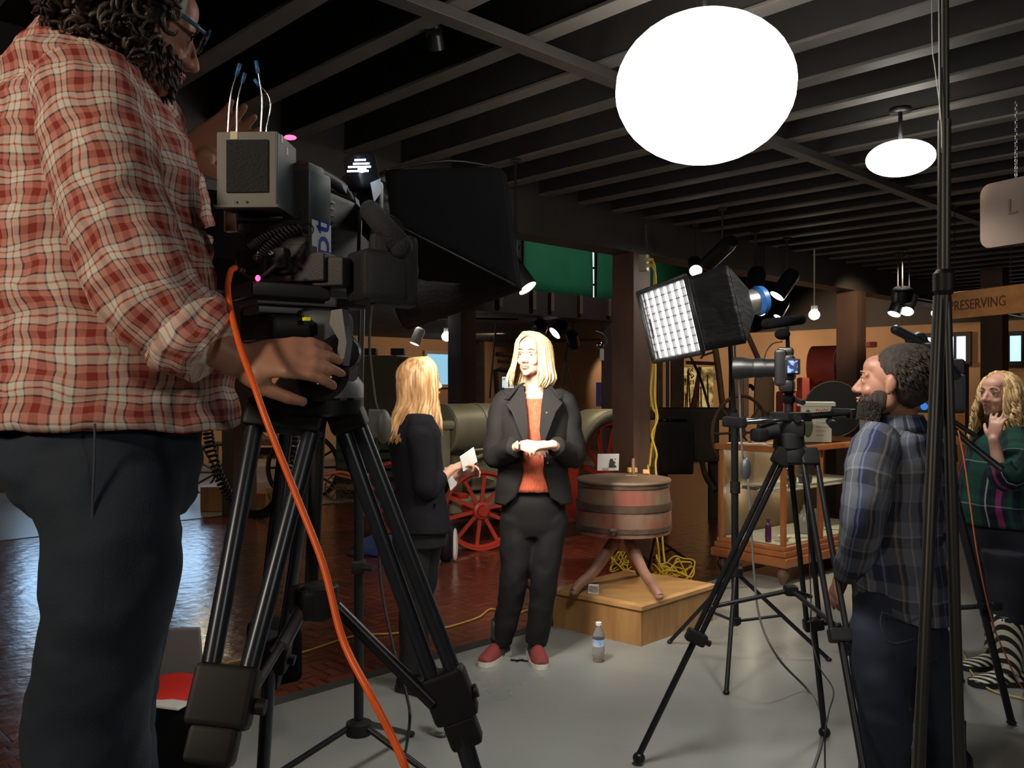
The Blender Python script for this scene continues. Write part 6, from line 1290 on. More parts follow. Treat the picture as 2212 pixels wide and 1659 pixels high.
    m = MB(); m.box(c+V((0, .06, h/2)), (w, .2, h), T, .003); bx = m.build('box', mat('cream_box', (.62, .6, .5), .55), bt)
    m = MB(); m.box(c+V((0, .06, h+.012)), (w*1.25, .24, .03), T, .003); m.build('lid', mat('pale_lid', (.7, .7, .66), .5), bt)
    fc = c+V((0, .06, 0))+T@V((0, -.1015, 0)); RDI = mat('red_ink', (.5, .02, .02), .5); GRI = mat('green_ink', (.1, .16, .09), .6); INK = mat('grey_ink', (.12, .12, .1), .7)
    text(S, 'lettering', 'DYES', .066, fc+T@V((-.005, -.0, h*.74)), T, RDI, bx, .0006, sx=.62)
    for i, w_ in enumerate(('WONT FADE', 'ITS COLORS', 'FOR WOOL', 'COTTON', 'OR SILK')): text(S, 'lettering', w_, .02, fc+T@V((.0, 0, h*(.62-.115*i))), T, INK, bx, .0004, sx=.8)
    m = MB(); m.ell(fc+T@V((-w*.27, 0, h*.42)), (.036, .002, .085), T); m.ell(fc+T@V((-w*.27, 0, h*.80)), (.018, .002, .026), T); m.build('printed_figure', GRI, bx, 180)
    o = MB().box(P(1712, 930, 6.35), (.16, .12, .2), T, .004).build('cream_box', mat('cream_card', (.6, .56, .42), .6)); o.location.z += 0; tag(o, 'plain cream box beside the dye box on the glass case', 'box')
showcase()

# cords
def yellow_cords():
    ob = thing('outlet_box', 'metal outlet box with two yellow plugs high on the wooden post', 'outlet', P(1392, 568, 6.85))
    T = frame((.5, .86, 0)); c = P(1391, 568, 6.72); m = MB(); m.box(c, (.07, .05, .13), T, .006); m.build('box', mat('steel_box', (.45, .42, .35), .4, .5), ob)
    m = MB(); m.tube([c+V((.03, 0, .0)), c+V((.02, .02, .3)), V((c.x+.02, c.y+.05, 2.6))], .008, 8); m.build('conduit', M_BEAM, ob)
    for i, y in enumerate((561, 573)): m = MB(); m.box(P(1404, y, 6.68), (.05, .03, .025), None, .006); m.build('plug', M_YEL, ob)
    for i, pts in enumerate((((1409, 562), (1414, 580), (1412, 640), (1412, 770), (1406, 840), (1410, 880), (1418, 900), (1408, 960), (1403, 1005), (1400, 1010)), ((1409, 574), (1416, 600), (1415, 700), (1416, 800), (1415, 862), (1420, 905), (1408, 940), (1418, 980), (1416, 1010)))):
        D = 6.6-.06*i; q = [P(x, y, D) for x, y in pts]; q += [V((q[-1].x+.02, D-.1, .5)), V((q[-1].x+.05, D-.2, .06)), V((q[-1].x+.15*(i*2-1), D-.55, .012))]
        o = MB().tube(q, .0085, 8, 8).build('extension_cord', M_YEL, None, 180); tag(o, ('yellow cord from the upper plug hanging down the post, the wavier one', 'yellow cord from the lower plug hanging down the post')[i], 'cord', 'yellow cords on the post')
    rnd = random.Random(6)
    for cx, cy, R, turns, lb in ((1340, 1233, .11, 5, 'small heap of yellow cord behind the washtub leg'), (1452, 1240, .17, 7, 'tangled heap of yellow cord right of the wooden platform')):
        c = FL(cx, cy+14, .0)+V((0, .3, 0)); q = []
        c = FL(cx, cy+22); 
        if cx < 1400: c = FL(1345, 1236)
        for i in range(turns*9):
            a = i*2*pi/9; rr = R*rnd.uniform(.45, 1); tilt = rnd.uniform(0, 1); q.append(c+V((cos(a)*rr, sin(a)*rr*.6, .012+abs(sin(a*.5+i*.11))*.20*rnd.uniform(.2, 1))))
        o = MB().tube(q, .006, 6, 6).build('cord_heap', M_YEL, None, 180); tag(o, lb, 'cord')
    o = MB().tube([FL(340, 1480, .01), FL(420, 1452, .01), FL(520, 1425, .01), FL(640, 1412, .01), FL(760, 1375, .01), FL(850, 1368, .01), FL(950, 1358, .01), FL(1030, 1335, .01), FL(1062, 1315, .01), FL(1105, 1330, .01), FL(1140, 1318, .01), FL(1194, 1322, .01)], .006, 6, 8).build('yellow_cable', mat('ochre_cord', (.42, .25, .05), .6), None, 180); tag(o, 'thin yellow cord lying across the brick floor behind the women', 'cord')
    o = MB().tube([FL(2045, 1382, .01), FL(2075, 1400, .01), FL(2100, 1455, .01), FL(2140, 1490, .01), FL(2212, 1510, .01)], .005, 6, 8).build('yellow_cable', mat('pale_yellow_cord', (.55, .42, .14), .6), None, 180); tag(o, 'pale yellow cord on the grey floor by the striped boots', 'cord')
yellow_cords()
# things on the floor
def floor_things():
    def cloth(cx, cy, w, d, h, mt, lb, nm, cat, seed):
        c = FL(cx, cy); m = MB(); m.ell(c+V((0, 0, h*.4)), (w, d, h), None, 28, 16); m.wobble(.05*min(1, w*4), 9, seed)
        for v in m.v: v.z = max(v.z, .004)
        tag(m.build(nm, mt, None, 180), lb, cat)
    cloth(825, 1195, .24, .16, .10, mat('blue_cloth', (.03, .06, .2), .8), 'crumpled blue cloth bag on the brick floor behind the interviewer', 'blue_bag', 'bag', 3)
    cloth(772, 1200, .09, .06, .03, mat('dark_cap', (.02, .025, .05), .8), 'dark cap lying left of the blue cloth bag', 'cap', 'cap', 5)
    t = thing('tote_bag', 'black bag with white lining standing by the red front wheel', 'bag', FL(965, 1212))
    c = FL(963, 1212); m = MB(); m.ell(c+V((0, 0, .14)), (.075, .09, .16), None, 20, 12)
    for v in m.v: v.z = max(v.z, .003)
    m.build('bag', M_BLACK, t, 180); m = MB(); m.ell(c+V((.075, .01, .13)), (.025, .07, .14), None, 16, 10); m.ell(c+V((-.055, .0, .2)), (.02, .06, .08), None, 16, 10)
    for v in m.v: v.z = max(v.z, .003)
    m.build('white_lining', M_WHITE, t, 180)
    t = thing('equipment_bag', 'open black equipment bag with red lining on the floor at lower left', 'bag', FL(360, 1640))
    c = FL(352, 1650); m = MB(); m.box(c+V((0, .0, .13)), (.5, .34, .26), Matrix.Rotation(.3, 3, 'Z'), .05); m.wobble(.02, 8, 2)
    for v in m.v: v.z = max(v.z, .003)
    m.build('bag', M_FABB, t, 60); m = MB(); m.ell(c+V((.04, .02, .27)), (.17, .12, .05)); m.wobble(.02, 12, 4); m.build('red_lining', mat('red_lining', (.6, .02, .015), .7), t, 180)
    m = MB(); m.box(c+V((-.05, .19, .36)), (.26, .02, .22), Matrix.Rotation(.15, 3, 'X'), .008); m.wobble(.015, 9, 3); m.build('grey_flap', mat('grey_flap', (.14, .15, .16), .8), t, 60)
    m = MB(); m.box(c+V((.06, -.12, .275)), (.16, .07, .012), Matrix.Rotation(-.3, 3, 'Z'), .004); m.build('white_cloth', M_WHITE, t)
    # dark folded stand behind the washtub
    t = thing('folded_stand', 'low dark stand leg on the brick floor behind the washtub', 'stand', FL(1460, 1200)); m = MB(); m.tube([P(1415, 1160, 6.6), FL(1497, 1218, .012)], .012, 8); m.tube([P(1452, 1186, 6.7), FL(1412, 1205, .012)], .009, 8); m.tube([P(1415, 1160, 6.6), FL(1400, 1230, .012)], .01, 8); m.build('leg', M_BLACKM, t, 60)
    o = MB(); c = FL(1830, 1412); o.cyl(c, c+V((0, 0, .02)), .04); o.tube([c+V((0, 0, .02)), c+V((-.01, 0, .10)), c+V((-.05, 0, .16))], .014, 8); tag(o.build('floor_clamp', M_BLACK), 'small black clamp on the grey floor left of the bearded man', 'clamp')
floor_things()
# hanging signs
def signs():
    t = thing('hanging_sign', 'wooden board sign reading PRESERVING hung from the ceiling', 'sign', P(2130, 655, 6)); WD = mat('sign_wood', (.55, .27, .1), .5, c2=(.45, .2, .07), scale=3, stretch=(.4, 3, 6), coat=.2)
    a, b = P(2049, 656, 6.35), P(2255, 646, 5.6); d = V((b.x-a.x, b.y-a.y, 0)).normalized(); T = frame(V((-d.y, d.x, 0))); c = (a+b)/2; m = MB(); L = (b-a).length
    m.box(c, (L, .03, .195), T, .004); bd = m.build('board', WD, t)
    text(S, 'lettering', 'PRESERVING', .102, V((a.x, a.y, c.z-.038))+T@V((.02, -.0165, .0)), T, mat('carved_dark', (.1, .05, .025), .8), bd, .001, sx=.875)
    for px, py in ((2062, 560), (2184, 556)): m = MB(); e = P(px, py+70, 6.3 if px < 2100 else 5.85); m.tube([V((e.x, e.y, c.z+.09)), V((e.x, e.y, 2.772))], .004, 6); m.build('hanging_wire', M_CHROME, t)
    t = thing('hanging_sign', 'wooden board sign with rounded corners and a letter L, hung by a chain', 'sign', P(2180, 455, 4)); a = P(2122, 455, 4.1); b = P(2330, 448, 3.7); d = V((b.x-a.x, b.y-a.y, 0)).normalized(); T = frame(V((-d.y, d.x, 0))); c = (a+b)/2; L = (b-a).length; h = .152; r = .05; pl = []
    for cx, cz, a0 in ((L/2-r, h-r, 0), (-L/2+r, h-r, 90), (-L/2+r, -h+r, 180), (L/2-r, -h+r, 270)):
        for i in range(7): q = rad(a0+15*i); pl.append((cx+r*cos(q), cz+r*sin(q)))
    m = MB(); m.prism(pl, c, T, .025); bd = m.build('board', mat('brown_sign_wood', (.085, .048, .028), .6, c2=(.07, .038, .022), scale=3), t); text(S, 'lettering', 'L', .1, c+T@V((-L/2+.135, -.014, -.01)), T, mat('carved_brown', (.07, .04, .025), .8), bd, .001)
    m = MB(); e = P(2195, 385, 3.96); z = e.z; i = 0
    while z < 2.76:
        R3 = Matrix.Rotation(pi/2*(i % 2)+.3, 3, 'Z'); m.tube([V((e.x, e.y, z))+R3@V((cos(q)*.006, 0, sin(q)*.011)) for q in [2*pi*j/10 for j in range(10)]], .002, 5, closed=True); z += .0165; i += 1
    m.build('chain', M_CHROME, t, 180)
signs()
# ================================================================== spot lamps on the ceilings
def spot(px, py, D, d, r, L, label, on=True, body=None, es=14, col=(1, .95, .85), mount=None, grp='spot lamps under the beams'):
    c = P(px, py, D); d = V(d).normalized(); t = thing('track_lamp', label, 'lamp', c, grp)
    Rm = (-d).to_track_quat('Z', 'Y').to_matrix(); m = MB(); m.lathe([(0, .02), (r*.9, .018), (r*.93, 0), (r, 0), (r, L*.85), (r*.8, L), (0, L)], c, Rm, 24)
    m.build('lamp_can', body or M_BLACKM, t, 50)
    m = MB(); m.lathe([(0, .004), (r*.92, .004), (r*.92, .014), (0, .014)], c, Rm, 24)
    m.build('lamp_face', emit('spot_face', col, es) if on else M_GREYM, t)
    z = mount if mount else 2.772; e = c-d*L*.6
    m = MB(); m.tube([e, V((e.x, e.y, e.z+.04+r)), V((e.x, e.y, z))], .008, 8); m.box(V((e.x, e.y, z-.01)), (.06, .06, .02), None, .003); m.build('stem', M_BLACKM, t)
    return t
def bulb(px, py, D, r, label, z, es=30):
    c = P(px, py, D); t = thing('bare_bulb', label, 'bulb', c); m = MB(); m.ell(c, (r, r, r*.95), None, 20, 14); m.build('glass_bulb', emit('bulb_glass', (1, .93, .75), es), t, 180)
    m = MB(); m.cyl(c+V((0, 0, r*.9)), c+V((0, 0, r*1.7)), r*.6); m.tube([c+V((0, 0, r*1.6)), V((c.x, c.y, z))], .007, 8); m.build('socket', M_WHITE, t)
W5 = 'spot lamp cans under the beams'
spot(1140, 623, 5.0, (.55, -.30, -.80), .062, .22, 'large black can spot lamp right of the black softbox, before the green cloth', es=9)
spot(905, 690, 12.0, (.1, -.9, -.4), .10, .2, 'bright pair lamp upper left over the interviewer', mount=2.45)
spot(895, 743, 12.0, (-.35, -.2, -.9), .075, .24, 'slim white lamp tilted over the interviewer', body=M_WHITE, mount=2.45, es=2)
bulb(965, 727, 12.8, .075, 'round bare bulb right of the lamps over the interviewer', 2.45)
spot(1198, 720, 13.6, (-.75, -.35, -.7), .12, .24, 'dark spot lamp with narrow lit face right of the standing woman', mount=2.45, es=7)
spot(1160, 722, 13.2, (-.2, .9, -.5), .12, .3, 'unlit dark can lamp above the standing woman', on=False, mount=2.45)
spot(1240, 745, 14.0, (.2, .9, -.6), .10, .3, 'unlit dark can lamp by the emergency light', on=False, mount=2.45)
spot(1503, 585, 7.0, (-.1, -.75, -.5), .055, .2, 'lamp behind the top of the grid softbox')
spot(1625, 638, 7.3, (-.3, -.45, -.85), .078, .27, 'biggest of the bright oval lamps right of the grid softbox')
spot(1678, 640, 7.7, (-.6, -.12, -.8), .072, .28, 'narrow bright lamp right of the biggest oval lamp')
spot(1643, 676, 8.0, (-.25, -.5, -.7), .045, .18, 'small oval lamp below the biggest oval lamp')
spot(1680, 685, 8.2, (-.5, -.2, -.8), .043, .18, 'small narrow lamp below right of the oval lamps')
bulb(1759, 680, 8.4, .052, 'bright round bulb above the red machine', 2.772)
spot(1931, 679, 8.6, (-.4, -.2, -.8), .065, .2, 'narrow lamp above the head of the bearded man')
spot(1959, 673, 8.6, (-.4, -.5, -.7), .068, .22, 'round bright lamp right of the narrow one above the bearded man')
spot(2021, 680, 8.6, (-.75, -.3, -.6), .055, .2, 'lamp half behind the tall near stand')
spot(1948, 648, 8.4, (.1, .4, -.9), .1, .12, 'dark lamp shade with a lit rim above the bearded man', es=2)
spot(943, 108, 3.25, (.1, .5, -.85), .03, .12, 'small unlit lamp under the dark ceiling at top centre', on=False, grp=None)
spot(1530, 568, 6.6, (-.3, .9, -.35), .06, .35, 'long dark lamp can over the grid softbox', on=False)
# lamps mirrored in the polished bricks
spot(128, 775, 9.8, (0, -.7, -.7), .12, .2, 'warm lamp hidden behind the operator, left one', mount=2.45, es=35, col=(1, .8, .45), grp=None)
spot(440, 765, 9.8, (0, -.7, -.7), .12, .2, 'warm lamp behind the rolled sleeve of the operator', mount=2.45, es=35, col=(1, .8, .45), grp=None)
# track bars
for a, b, D in ((905, 1120, 12.3),):
    tag(MB().tube([P(a, 686, D), P(b, 690, D)], .014, 8).build('track_bar', M_BLACKM), 'thin dark track bar over the interviewer', 'track')
tag(MB().bb((9.2, 3.45, 2.34), (13.5, 3.49, 2.38)).build('track_bar', M_BLACKM), 'thin track bar over the bright windows at right', 'track')
t = thing('emergency_light', 'round emergency lamp on a bent arm above a white box', 'lamp', P(1298, 745, 12.9)); m = MB(); m.ell(P(1297, 745, 12.9), (.062, .05, .062)); m.build('lamp_head', M_CHROME, t, 180)
m = MB(); m.tube([P(1285, 715, 12.9), P(1303, 722, 12.9), P(1311, 738, 12.9), P(1303, 752, 12.9)], .012, 8, 5); m.build('bent_arm', M_GREYM, t, 180); m = MB(); m.box(P(1300, 766, 12.9), (.06, .04, .17)); m.build('white_box', M_PAPER, t)
# ================================================================== things along the far walls
def bgbox(nm, lb, cat, px0, py0, px1, py1, D, dep, mt, R=None, bev=.01):
    a = P(px0, py0, D); b = P(px1, py1, D); c = (a+b)/2+V((0, dep/2, 0)); return tag(MB().box(c, (abs(b.x-a.x), dep, abs(a.z-b.z)), R, bev).build(nm, mt), lb, cat)
OLV = mat('olive_crate_paint', (.17, .16, .11), .6, c2=(.14, .13, .09), scale=2); DRK_ = mat('dark_relic_wood', (.05, .032, .022), .7, c2=(.035, .022, .016), scale=6); BRN = mat('brown_relic_wood', (.16, .09, .05), .7, c2=(.1, .055, .03), scale=6)
def floorbox(nm, lb, cat, px0, px1, pyt, pyb, dep, mt, bev=.01, z0=0, yaw=0):
    D = (CAMH-z0)*FPX/(pyb-IH/2); a = P(px0, pyt, D); b = P(px1, pyb, D); return tag(MB().box(V(((a.x+b.x)/2, D+dep/2, (a.z+z0)/2)), (b.x-a.x, dep, a.z-z0), Matrix.Rotation(yaw, 3, 'Z') if yaw else None, bev).build(nm, mt), lb, cat)
# big olive machine cabinet behind the interviewer
t = thing('machine_cabinet', 'tall olive green cabinet behind the light stand', 'cabinet', P(810, 1000, 11.2))
m = MB(); a = P(735, 768, 11.2); b = P(884, 768, 11.2); m.box(V(((a.x+b.x)/2, 11.6, a.z/2)), (b.x-a.x, .8, a.z), Matrix.Rotation(-.3, 3, 'Z'), .03); m.build('body', OLV, t)
for x in (800, 860): m = MB(); m.box(P(x, 760, 11.5), (.18, .18, .09), None, .01); m.build('vent_cap', DRK_, t)
# green slatted crate and cart
t = thing('slatted_crate', 'dark green slatted crate left of the interviewer', 'crate', P(800, 1000, 10.3)); GC = mat('green_slats', (.035, .07, .045), .7)
m = MB()
for i in range(5): y = 945+i*20; p0 = P(728, y, 10.6); p1 = P(868, y, 10.6); m.box((p0+p1)/2, (p1.x-p0.x, .03, .075), None, .004)
m.build('slats', GC, t)
m = MB(); 
for x in (732, 800, 864): p0 = P(x, 940, 10.65); m.box(V((p0.x, p0.y, p0.z/2)), (.06, .05, p0.z))
m.build('uprights', GC, t)
def spoked(nm, lb, c, R, mt, n=12, yaw=0, w=.03, tire=.02, par=None, cat='wheel'):
    A = V((sin(yaw), -cos(yaw), 0)); Rm = A.to_track_quat('Z', 'Y').to_matrix(); m = MB(); m.tube([c+Rm@V((cos(a)*R, sin(a)*R, 0)) for a in [2*pi*i/40 for i in range(40)]], tire, 8, closed=True)
    for i in range(n): a = 2*pi*i/n; m.tube([c, c+Rm@V((cos(a)*R, sin(a)*R, 0))], w*.3, 6)
    m.lathe([(0, -w), (w, -w), (w, w), (0, w)], c, Rm, 12); o = m.build(nm, mt, par, 60)
    if par is None: tag(o, lb, cat)
    return o
# small cart with orange shafts
t = thing('hand_cart', 'small old cart with thin spoked wheels and orange shafts', 'cart', P(730, 1080, 10.0)); OR = mat('orange_paint', (.55, .14, .06), .5)
c = FL(731, 1082); spoked('wheel', '', c+V((0, 0, .17)), .16, BRN, 12, .1, .02, .008, t); spoked('wheel', '', FL(775, 1085)+V((0, .3, .17)), .16, BRN, 12, .1, .02, .008, t)
m = MB(); a = c+V((0, 0, .22)); m.tube([P(768, 1062, 9.9), P(760, 1030, 9.9), P(735, 1020, 9.9), P(700, 1026, 9.8), P(640, 1040, 9.7), P(590, 1050, 9.6)], .018, 8, 5); m.tube([P(765, 1035, 10.1), P(700, 1022, 10), P(640, 1028, 9.9)], .014, 8, 5); m.build('shaft', OR, t, 180)
m = MB(); m.box(P(750, 1052, 10.1), (.3, .3, .03)); m.build('bed', BRN, t)
# old wagon parts on the left beyond the brick floor
t = thing('farm_wagon', 'dark old farm wagon behind the tripod', 'wagon', P(620, 1000, 11.5)); 
m = MB(); m.box(P(590, 952, 11.6), (1.1, .7, .08)); m.box(P(580, 975, 11.4), (1.0, .06, .1)); m.build('bed', BRN, t)
for i in range(6): m = MB(); m.box(P(545+i*22, 985+i % 2*3, 11.2), (.5, .05, .035), Matrix.Rotation(.03*i, 3, 'Z')); m.build('slat', mat('pale_slat', (.35, .27, .16), .6) if i % 2 else BRN, t)
spoked('wheel', '', P(655, 1010, 11.2), .45, DRK_, 12, .1, .05, .03, t); spoked('wheel', '', P(470, 1020, 11.4), .38, DRK_, 12, .1, .05, .03, t)
floorbox('wood_plinth', 'low light wood plinth left of the dark post', 'plinth', 432, 484, 1052, 1106, .6, M_OAK)
floorbox('wood_plinth', 'low light wood plinth right of the dark post behind the tripod', 'plinth', 545, 575, 1066, 1100, .5, M_OAK)
floorbox('long_plinth', 'long low wooden plinth at the far left edge', 'plinth', -30, 58, 1042, 1062, .6, M_OAK)
floorbox('dark_bench', 'dark old bench standing at the far left edge', 'bench', -40, 40, 940, 1043, .5, DRK_)
rnd = random.Random(9); m = MB()
for i in range(26): a = P(rnd.uniform(530, 600), rnd.uniform(850, 940), 12.2); d = V((rnd.uniform(-.4, .4), 0, rnd.uniform(-.3, .3))); m.tube([a-d, a+d*.2+V((0, 0, .04)), a+d], .012, 5)
tag(m.build('brush_pile', mat('twig_brown', (.1, .07, .045), .8)), 'tangle of thin sticks on the wagon behind the tripod', 'sticks', kind='stuff')
bgbox('wall_board', 'pale brown wooden board standing high behind the raised hand', 'board', 408, 480, 470, 500, 10.5, .04, mat('pale_board', (.3, .2, .1), .7), Matrix.Rotation(-.3, 3, 'Y'))
bgbox('dark_rack', 'dark rack with tools between the operator and the camera', 'rack', 418, 398, 470, 404, 10.5, .3, BRN); bgbox('rack_upright', 'thin upright of the dark rack by the camera', 'upright', 430, 404, 438, 480, 10.5, .05, BRN)
# wood lattice and tall dark boards behind the women
bgbox('dark_cabinet', 'tall dark wooden cabinet right of the small window', 'cabinet', 1012, 735, 1046, 890, 12.3, .3, BRN)
bgbox('name_board', 'brown lettered board high on the wall left of the standing woman', 'sign', 1070, 722, 1100, 734, 16, .04, BRN); bgbox('name_board', 'second brown lettered board below the first one', 'sign', 1064, 737, 1104, 749, 16, .04, BRN)
t = thing('wall_monitor', 'lit monitor showing pale foliage behind the standing woman', 'monitor', P(1102, 825, 12.4)); sm = emit('foliage_screen', (.5, .65, .7), .8)
m = MB(); m.box(P(1102, 826, 12.4), (.26, .04, .19), None, .005); m.build('case', M_BLACK, t); mm_, nt, b = new_mat('leafy_picture'); c_ = coords(nt); n = nt.nodes.new('ShaderNodeTexVoronoi'); n.inputs['Scale'].default_value = 22; nt.links.new(c_, n.inputs['Vector']); cr = nt.nodes.new('ShaderNodeValToRGB'); cr.color_ramp.elements[0].color = (.08, .14, .1, 1); cr.color_ramp.elements[1].color = (.6, .75, .85, 1); cr.color_ramp.elements[0].position = .2; cr.color_ramp.elements[1].position = .5
nt.links.new(n.outputs['Distance'], cr.inputs[0]); nt.links.new(cr.outputs[0], b.inputs['Emission Color']); b.inputs['Emission Strength'].default_value = .9
m = MB(); m.box(P(1102, 826, 12.375), (.235, .005, .165)); m.build('screen', mm_, t)
t = thing('old_apparatus', 'dark carved frame hung with old tools left of the standing woman', 'frame', P(1085, 790, 12.6)); m = MB(); m.tube([P(1075, 870, 12.6), P(1070, 800, 12.6), P(1080, 798, 12.6), P(1110, 800, 12.6)], .04, 8); m.tube([P(1058, 860, 12.8), P(1066, 760, 12.8), P(1072, 700, 12.8)], .015, 6); m.tube([P(1070, 765, 12.8), P(1120, 768, 12.8)], .03, 6); m.tube([P(1074, 780, 12.8), P(1112, 782, 12.8)], .025, 6); m.build('frame', DRK_, t)
t = thing('long_tool', 'long handled pitchfork leaning on the wall right of the standing woman', 'tool', P(1220, 800, 14)); m = MB(); m.tube([P(1226, 740, 14), P(1208, 870, 13.8), V((P(1200, 870, 13.6).x, 13.6, .05))], .022, 6); m.tube([P(1226, 790, 14), P(1240, 850, 13.9), V((P(1248, 870, 13.6).x, 13.6, .05))], .02, 6); m.build('handle', DRK_, t)
# poster on the warm lit wall
t = thing('purple_poster', 'poster of a figure against a violet sky beside the big post', 'poster', P(1306, 852, 15)); m = MB(); m.box(P(1308, 852, 15), (.33, .02, .42)); m.build('sheet', mat('violet_sky', (.05, .025, .28), .5), t)
m = MB(); m.ell(P(1322, 860, 14.97), (.03, .01, .12)); m.ell(P(1322, 842, 14.97), (.03, .01, .035)); m.build('printed_figure', mat('figure_ink', (.4, .22, .18), .6), t, 180); m = MB(); m.ell(P(1323, 874, 14.96), (.03, .01, .05)); m.build('red_cloth_print', mat('red_print', (.5, .02, .03), .6), t, 180)
rnd = random.Random(3); m = MB()
for i in range(40): a = P(rnd.uniform(1288, 1318), rnd.uniform(845, 874), 14.975); m.ell(a, (.012, .006, .02), None, 6, 4)
m.build('printed_leaves', mat('leaf_print', (.1, .11, .09), .7), t)
# tall boards, bench, and tools between the posts
for x0, x1, c in ((1420, 1432, BRN), (1440, 1446, M_STUD), (1450, 1478, BRN)):
    bgbox('tall_plank', {1420: 'tall brown plank just right of the big post', 1440: 'narrow pale plank between two tall planks', 1450: 'broad tall brown plank left of the golden picture'}[x0], 'plank', x0, 745, x1, 1012, 9.8, .06, c)
gp = thing('golden_picture', 'backlit golden picture of tall dark tree trunks', 'picture', P(1508, 838, 13.5)); gm_, nt, b = new_mat('gold_forest'); c_ = coords(nt, scale=(1, 1, 1)); n = nt.nodes.new('ShaderNodeTexNoise'); n.inputs['Scale'].default_value = 9; n.inputs['Detail'].default_value = 8; nt.links.new(c_, n.inputs['Vector']); cr = nt.nodes.new('ShaderNodeValToRGB'); cr.color_ramp.elements[0].position = .38; cr.color_ramp.elements[1].position = .62; cr.color_ramp.elements[0].color = (.13, .08, .015, 1); cr.color_ramp.elements[1].color = (.75, .56, .2, 1); nt.links.new(n.outputs['Fac'], cr.inputs[0]); nt.links.new(cr.outputs[0], b.inputs['Emission Color']); nt.links.new(cr.outputs[0], b.inputs['Base Color']); b.inputs['Emission Strength'].default_value = .55
m = MB(); m.box(P(1509, 839, 13.5), (.455, .03, .67)); m.build('panel', gm_, gp)
TR = mat('printed_trunk', (.12, .02, .012), .7); m = MB()
m.tube([P(1497, 884, 13.46), P(1503, 850, 13.46), P(1512, 793, 13.46)], [.055, .04, .03], 6); 
for x0, x1, yt in ((1484, 1486, 800), (1491, 1487, 796), (1508, 1510, 830), (1515, 1514, 835), (1530, 1528, 810), (1480, 1482, 850)): m.tube([P(x0, 884, 13.47), P(x1, yt, 13.47)], .012, 5)
for i in range(24): a = P(rnd.uniform(1480, 1500), rnd.uniform(797, 830), 13.475); m.tube([a, a+V((rnd.uniform(-.05, .05), 0, rnd.uniform(-.06, .06)))], .007, 4)
m.build('printed_trees', TR, gp)
def tool(nm, lb, pts, r, D, mt=DRK_): tag(MB().tube([P(x, y, D) for x, y in pts], r, 8, 4).build(nm, mt, None, 60), lb, 'tool')
tool('sickle', 'short curved tool hung above the golden picture, upper one', [(1478, 770), (1500, 762), (1520, 750)], .04, 13.4, BRN)
tool('hay_hook', 'thin hooked tool right of the curved tool', [(1514, 775), (1520, 768), (1550, 758)], .016, 13.4)
tool('pruning_saw', 'long straight dark saw above the golden picture', [(1482, 783), (1550, 786)], .028, 13.4)
tool('long_rod', 'long thin dark rod leaning across the golden picture', [(1486, 760), (1512, 815), (1533, 885)], .02, 12.6)
tool('long_rod', 'long brown pole slanting from the softbox down to the camera lens', [(1595, 680), (1620, 735), (1638, 775)], .03, 9.5, BRN)
tool('adze', 'small hooked adze on the wall left of the curved wooden blade', [(1611, 835), (1622, 834), (1629, 842)], .03, 12.6)
tool('leaning_beam', 'brown slanted beam between the picture and the light stand', [(1543, 740), (1552, 800), (1562, 885)], .045, 12.0, BRN)
bgbox('post_board', 'wide dark board behind the light stand pole', 'board', 1578, 772, 1606, 960, 10.8, .1, BRN); bgbox('post_board', 'thin saw edged board right of the light stand pole', 'board', 1606, 790, 1618, 900, 10.9, .03, M_STUD)
bgbox('wall_notice', 'small pale notice right of the golden picture', 'notice', 1541, 806, 1548, 821, 13.4, .01, M_PAPER)
t = thing('work_bench', 'dark heavy old work bench between the big post and the glass case', 'bench', P(1510, 1000, 9.3)); m = MB(); m.box(P(1485, 893, 9.4), (.95, .6, .12), None, .02); m.build('top', DRK_, t)
m = MB(); m.box(P(1455, 965, 9.2), (.34, .45, .55), None, .02); m.build('drawer_case', mat('near_black_wood', (.015, .012, .011), .6), t); m = MB(); m.box(P(1510, 945, 9.3), (.35, .4, .5), None, .02); m.build('side_cupboard', DRK_, t)
for x in (1432, 1540): p0 = P(x, 950, 9.3); m = MB(); m.box(V((p0.x, p0.y, .5)), (.09, .09, 1.0)); m.build('leg', DRK_, t)
m = MB(); m.tube([P(1517, 1000, 9), P(1525, 1030, 8.9), P(1545, 1060, 8.8)], .03, 8, 3); m.build('curved_strut', DRK_, t)
spoked('spinning_wheel', 'large thin wooden wheel behind the glass case and light stand', P(1600, 935, 8.3), .36, BRN, 8, .5, .04, .018)
t = thing('wooden_boat_blade', 'leaf shaped grooved wooden blade standing behind the stills camera', 'blade', P(1648, 870, 11.5)); m = MB(); pl = [(-.12, -.35), (.14, -.35), (.15, .2), (.08, .36), (-.02, .4), (-.11, .25)]; m.prism(pl, P(1648, 860, 11.5), frame((0, 1, 0)), .05); m.build('blade', mat('greyed_wood', (.15, .1, .06), .7), t)
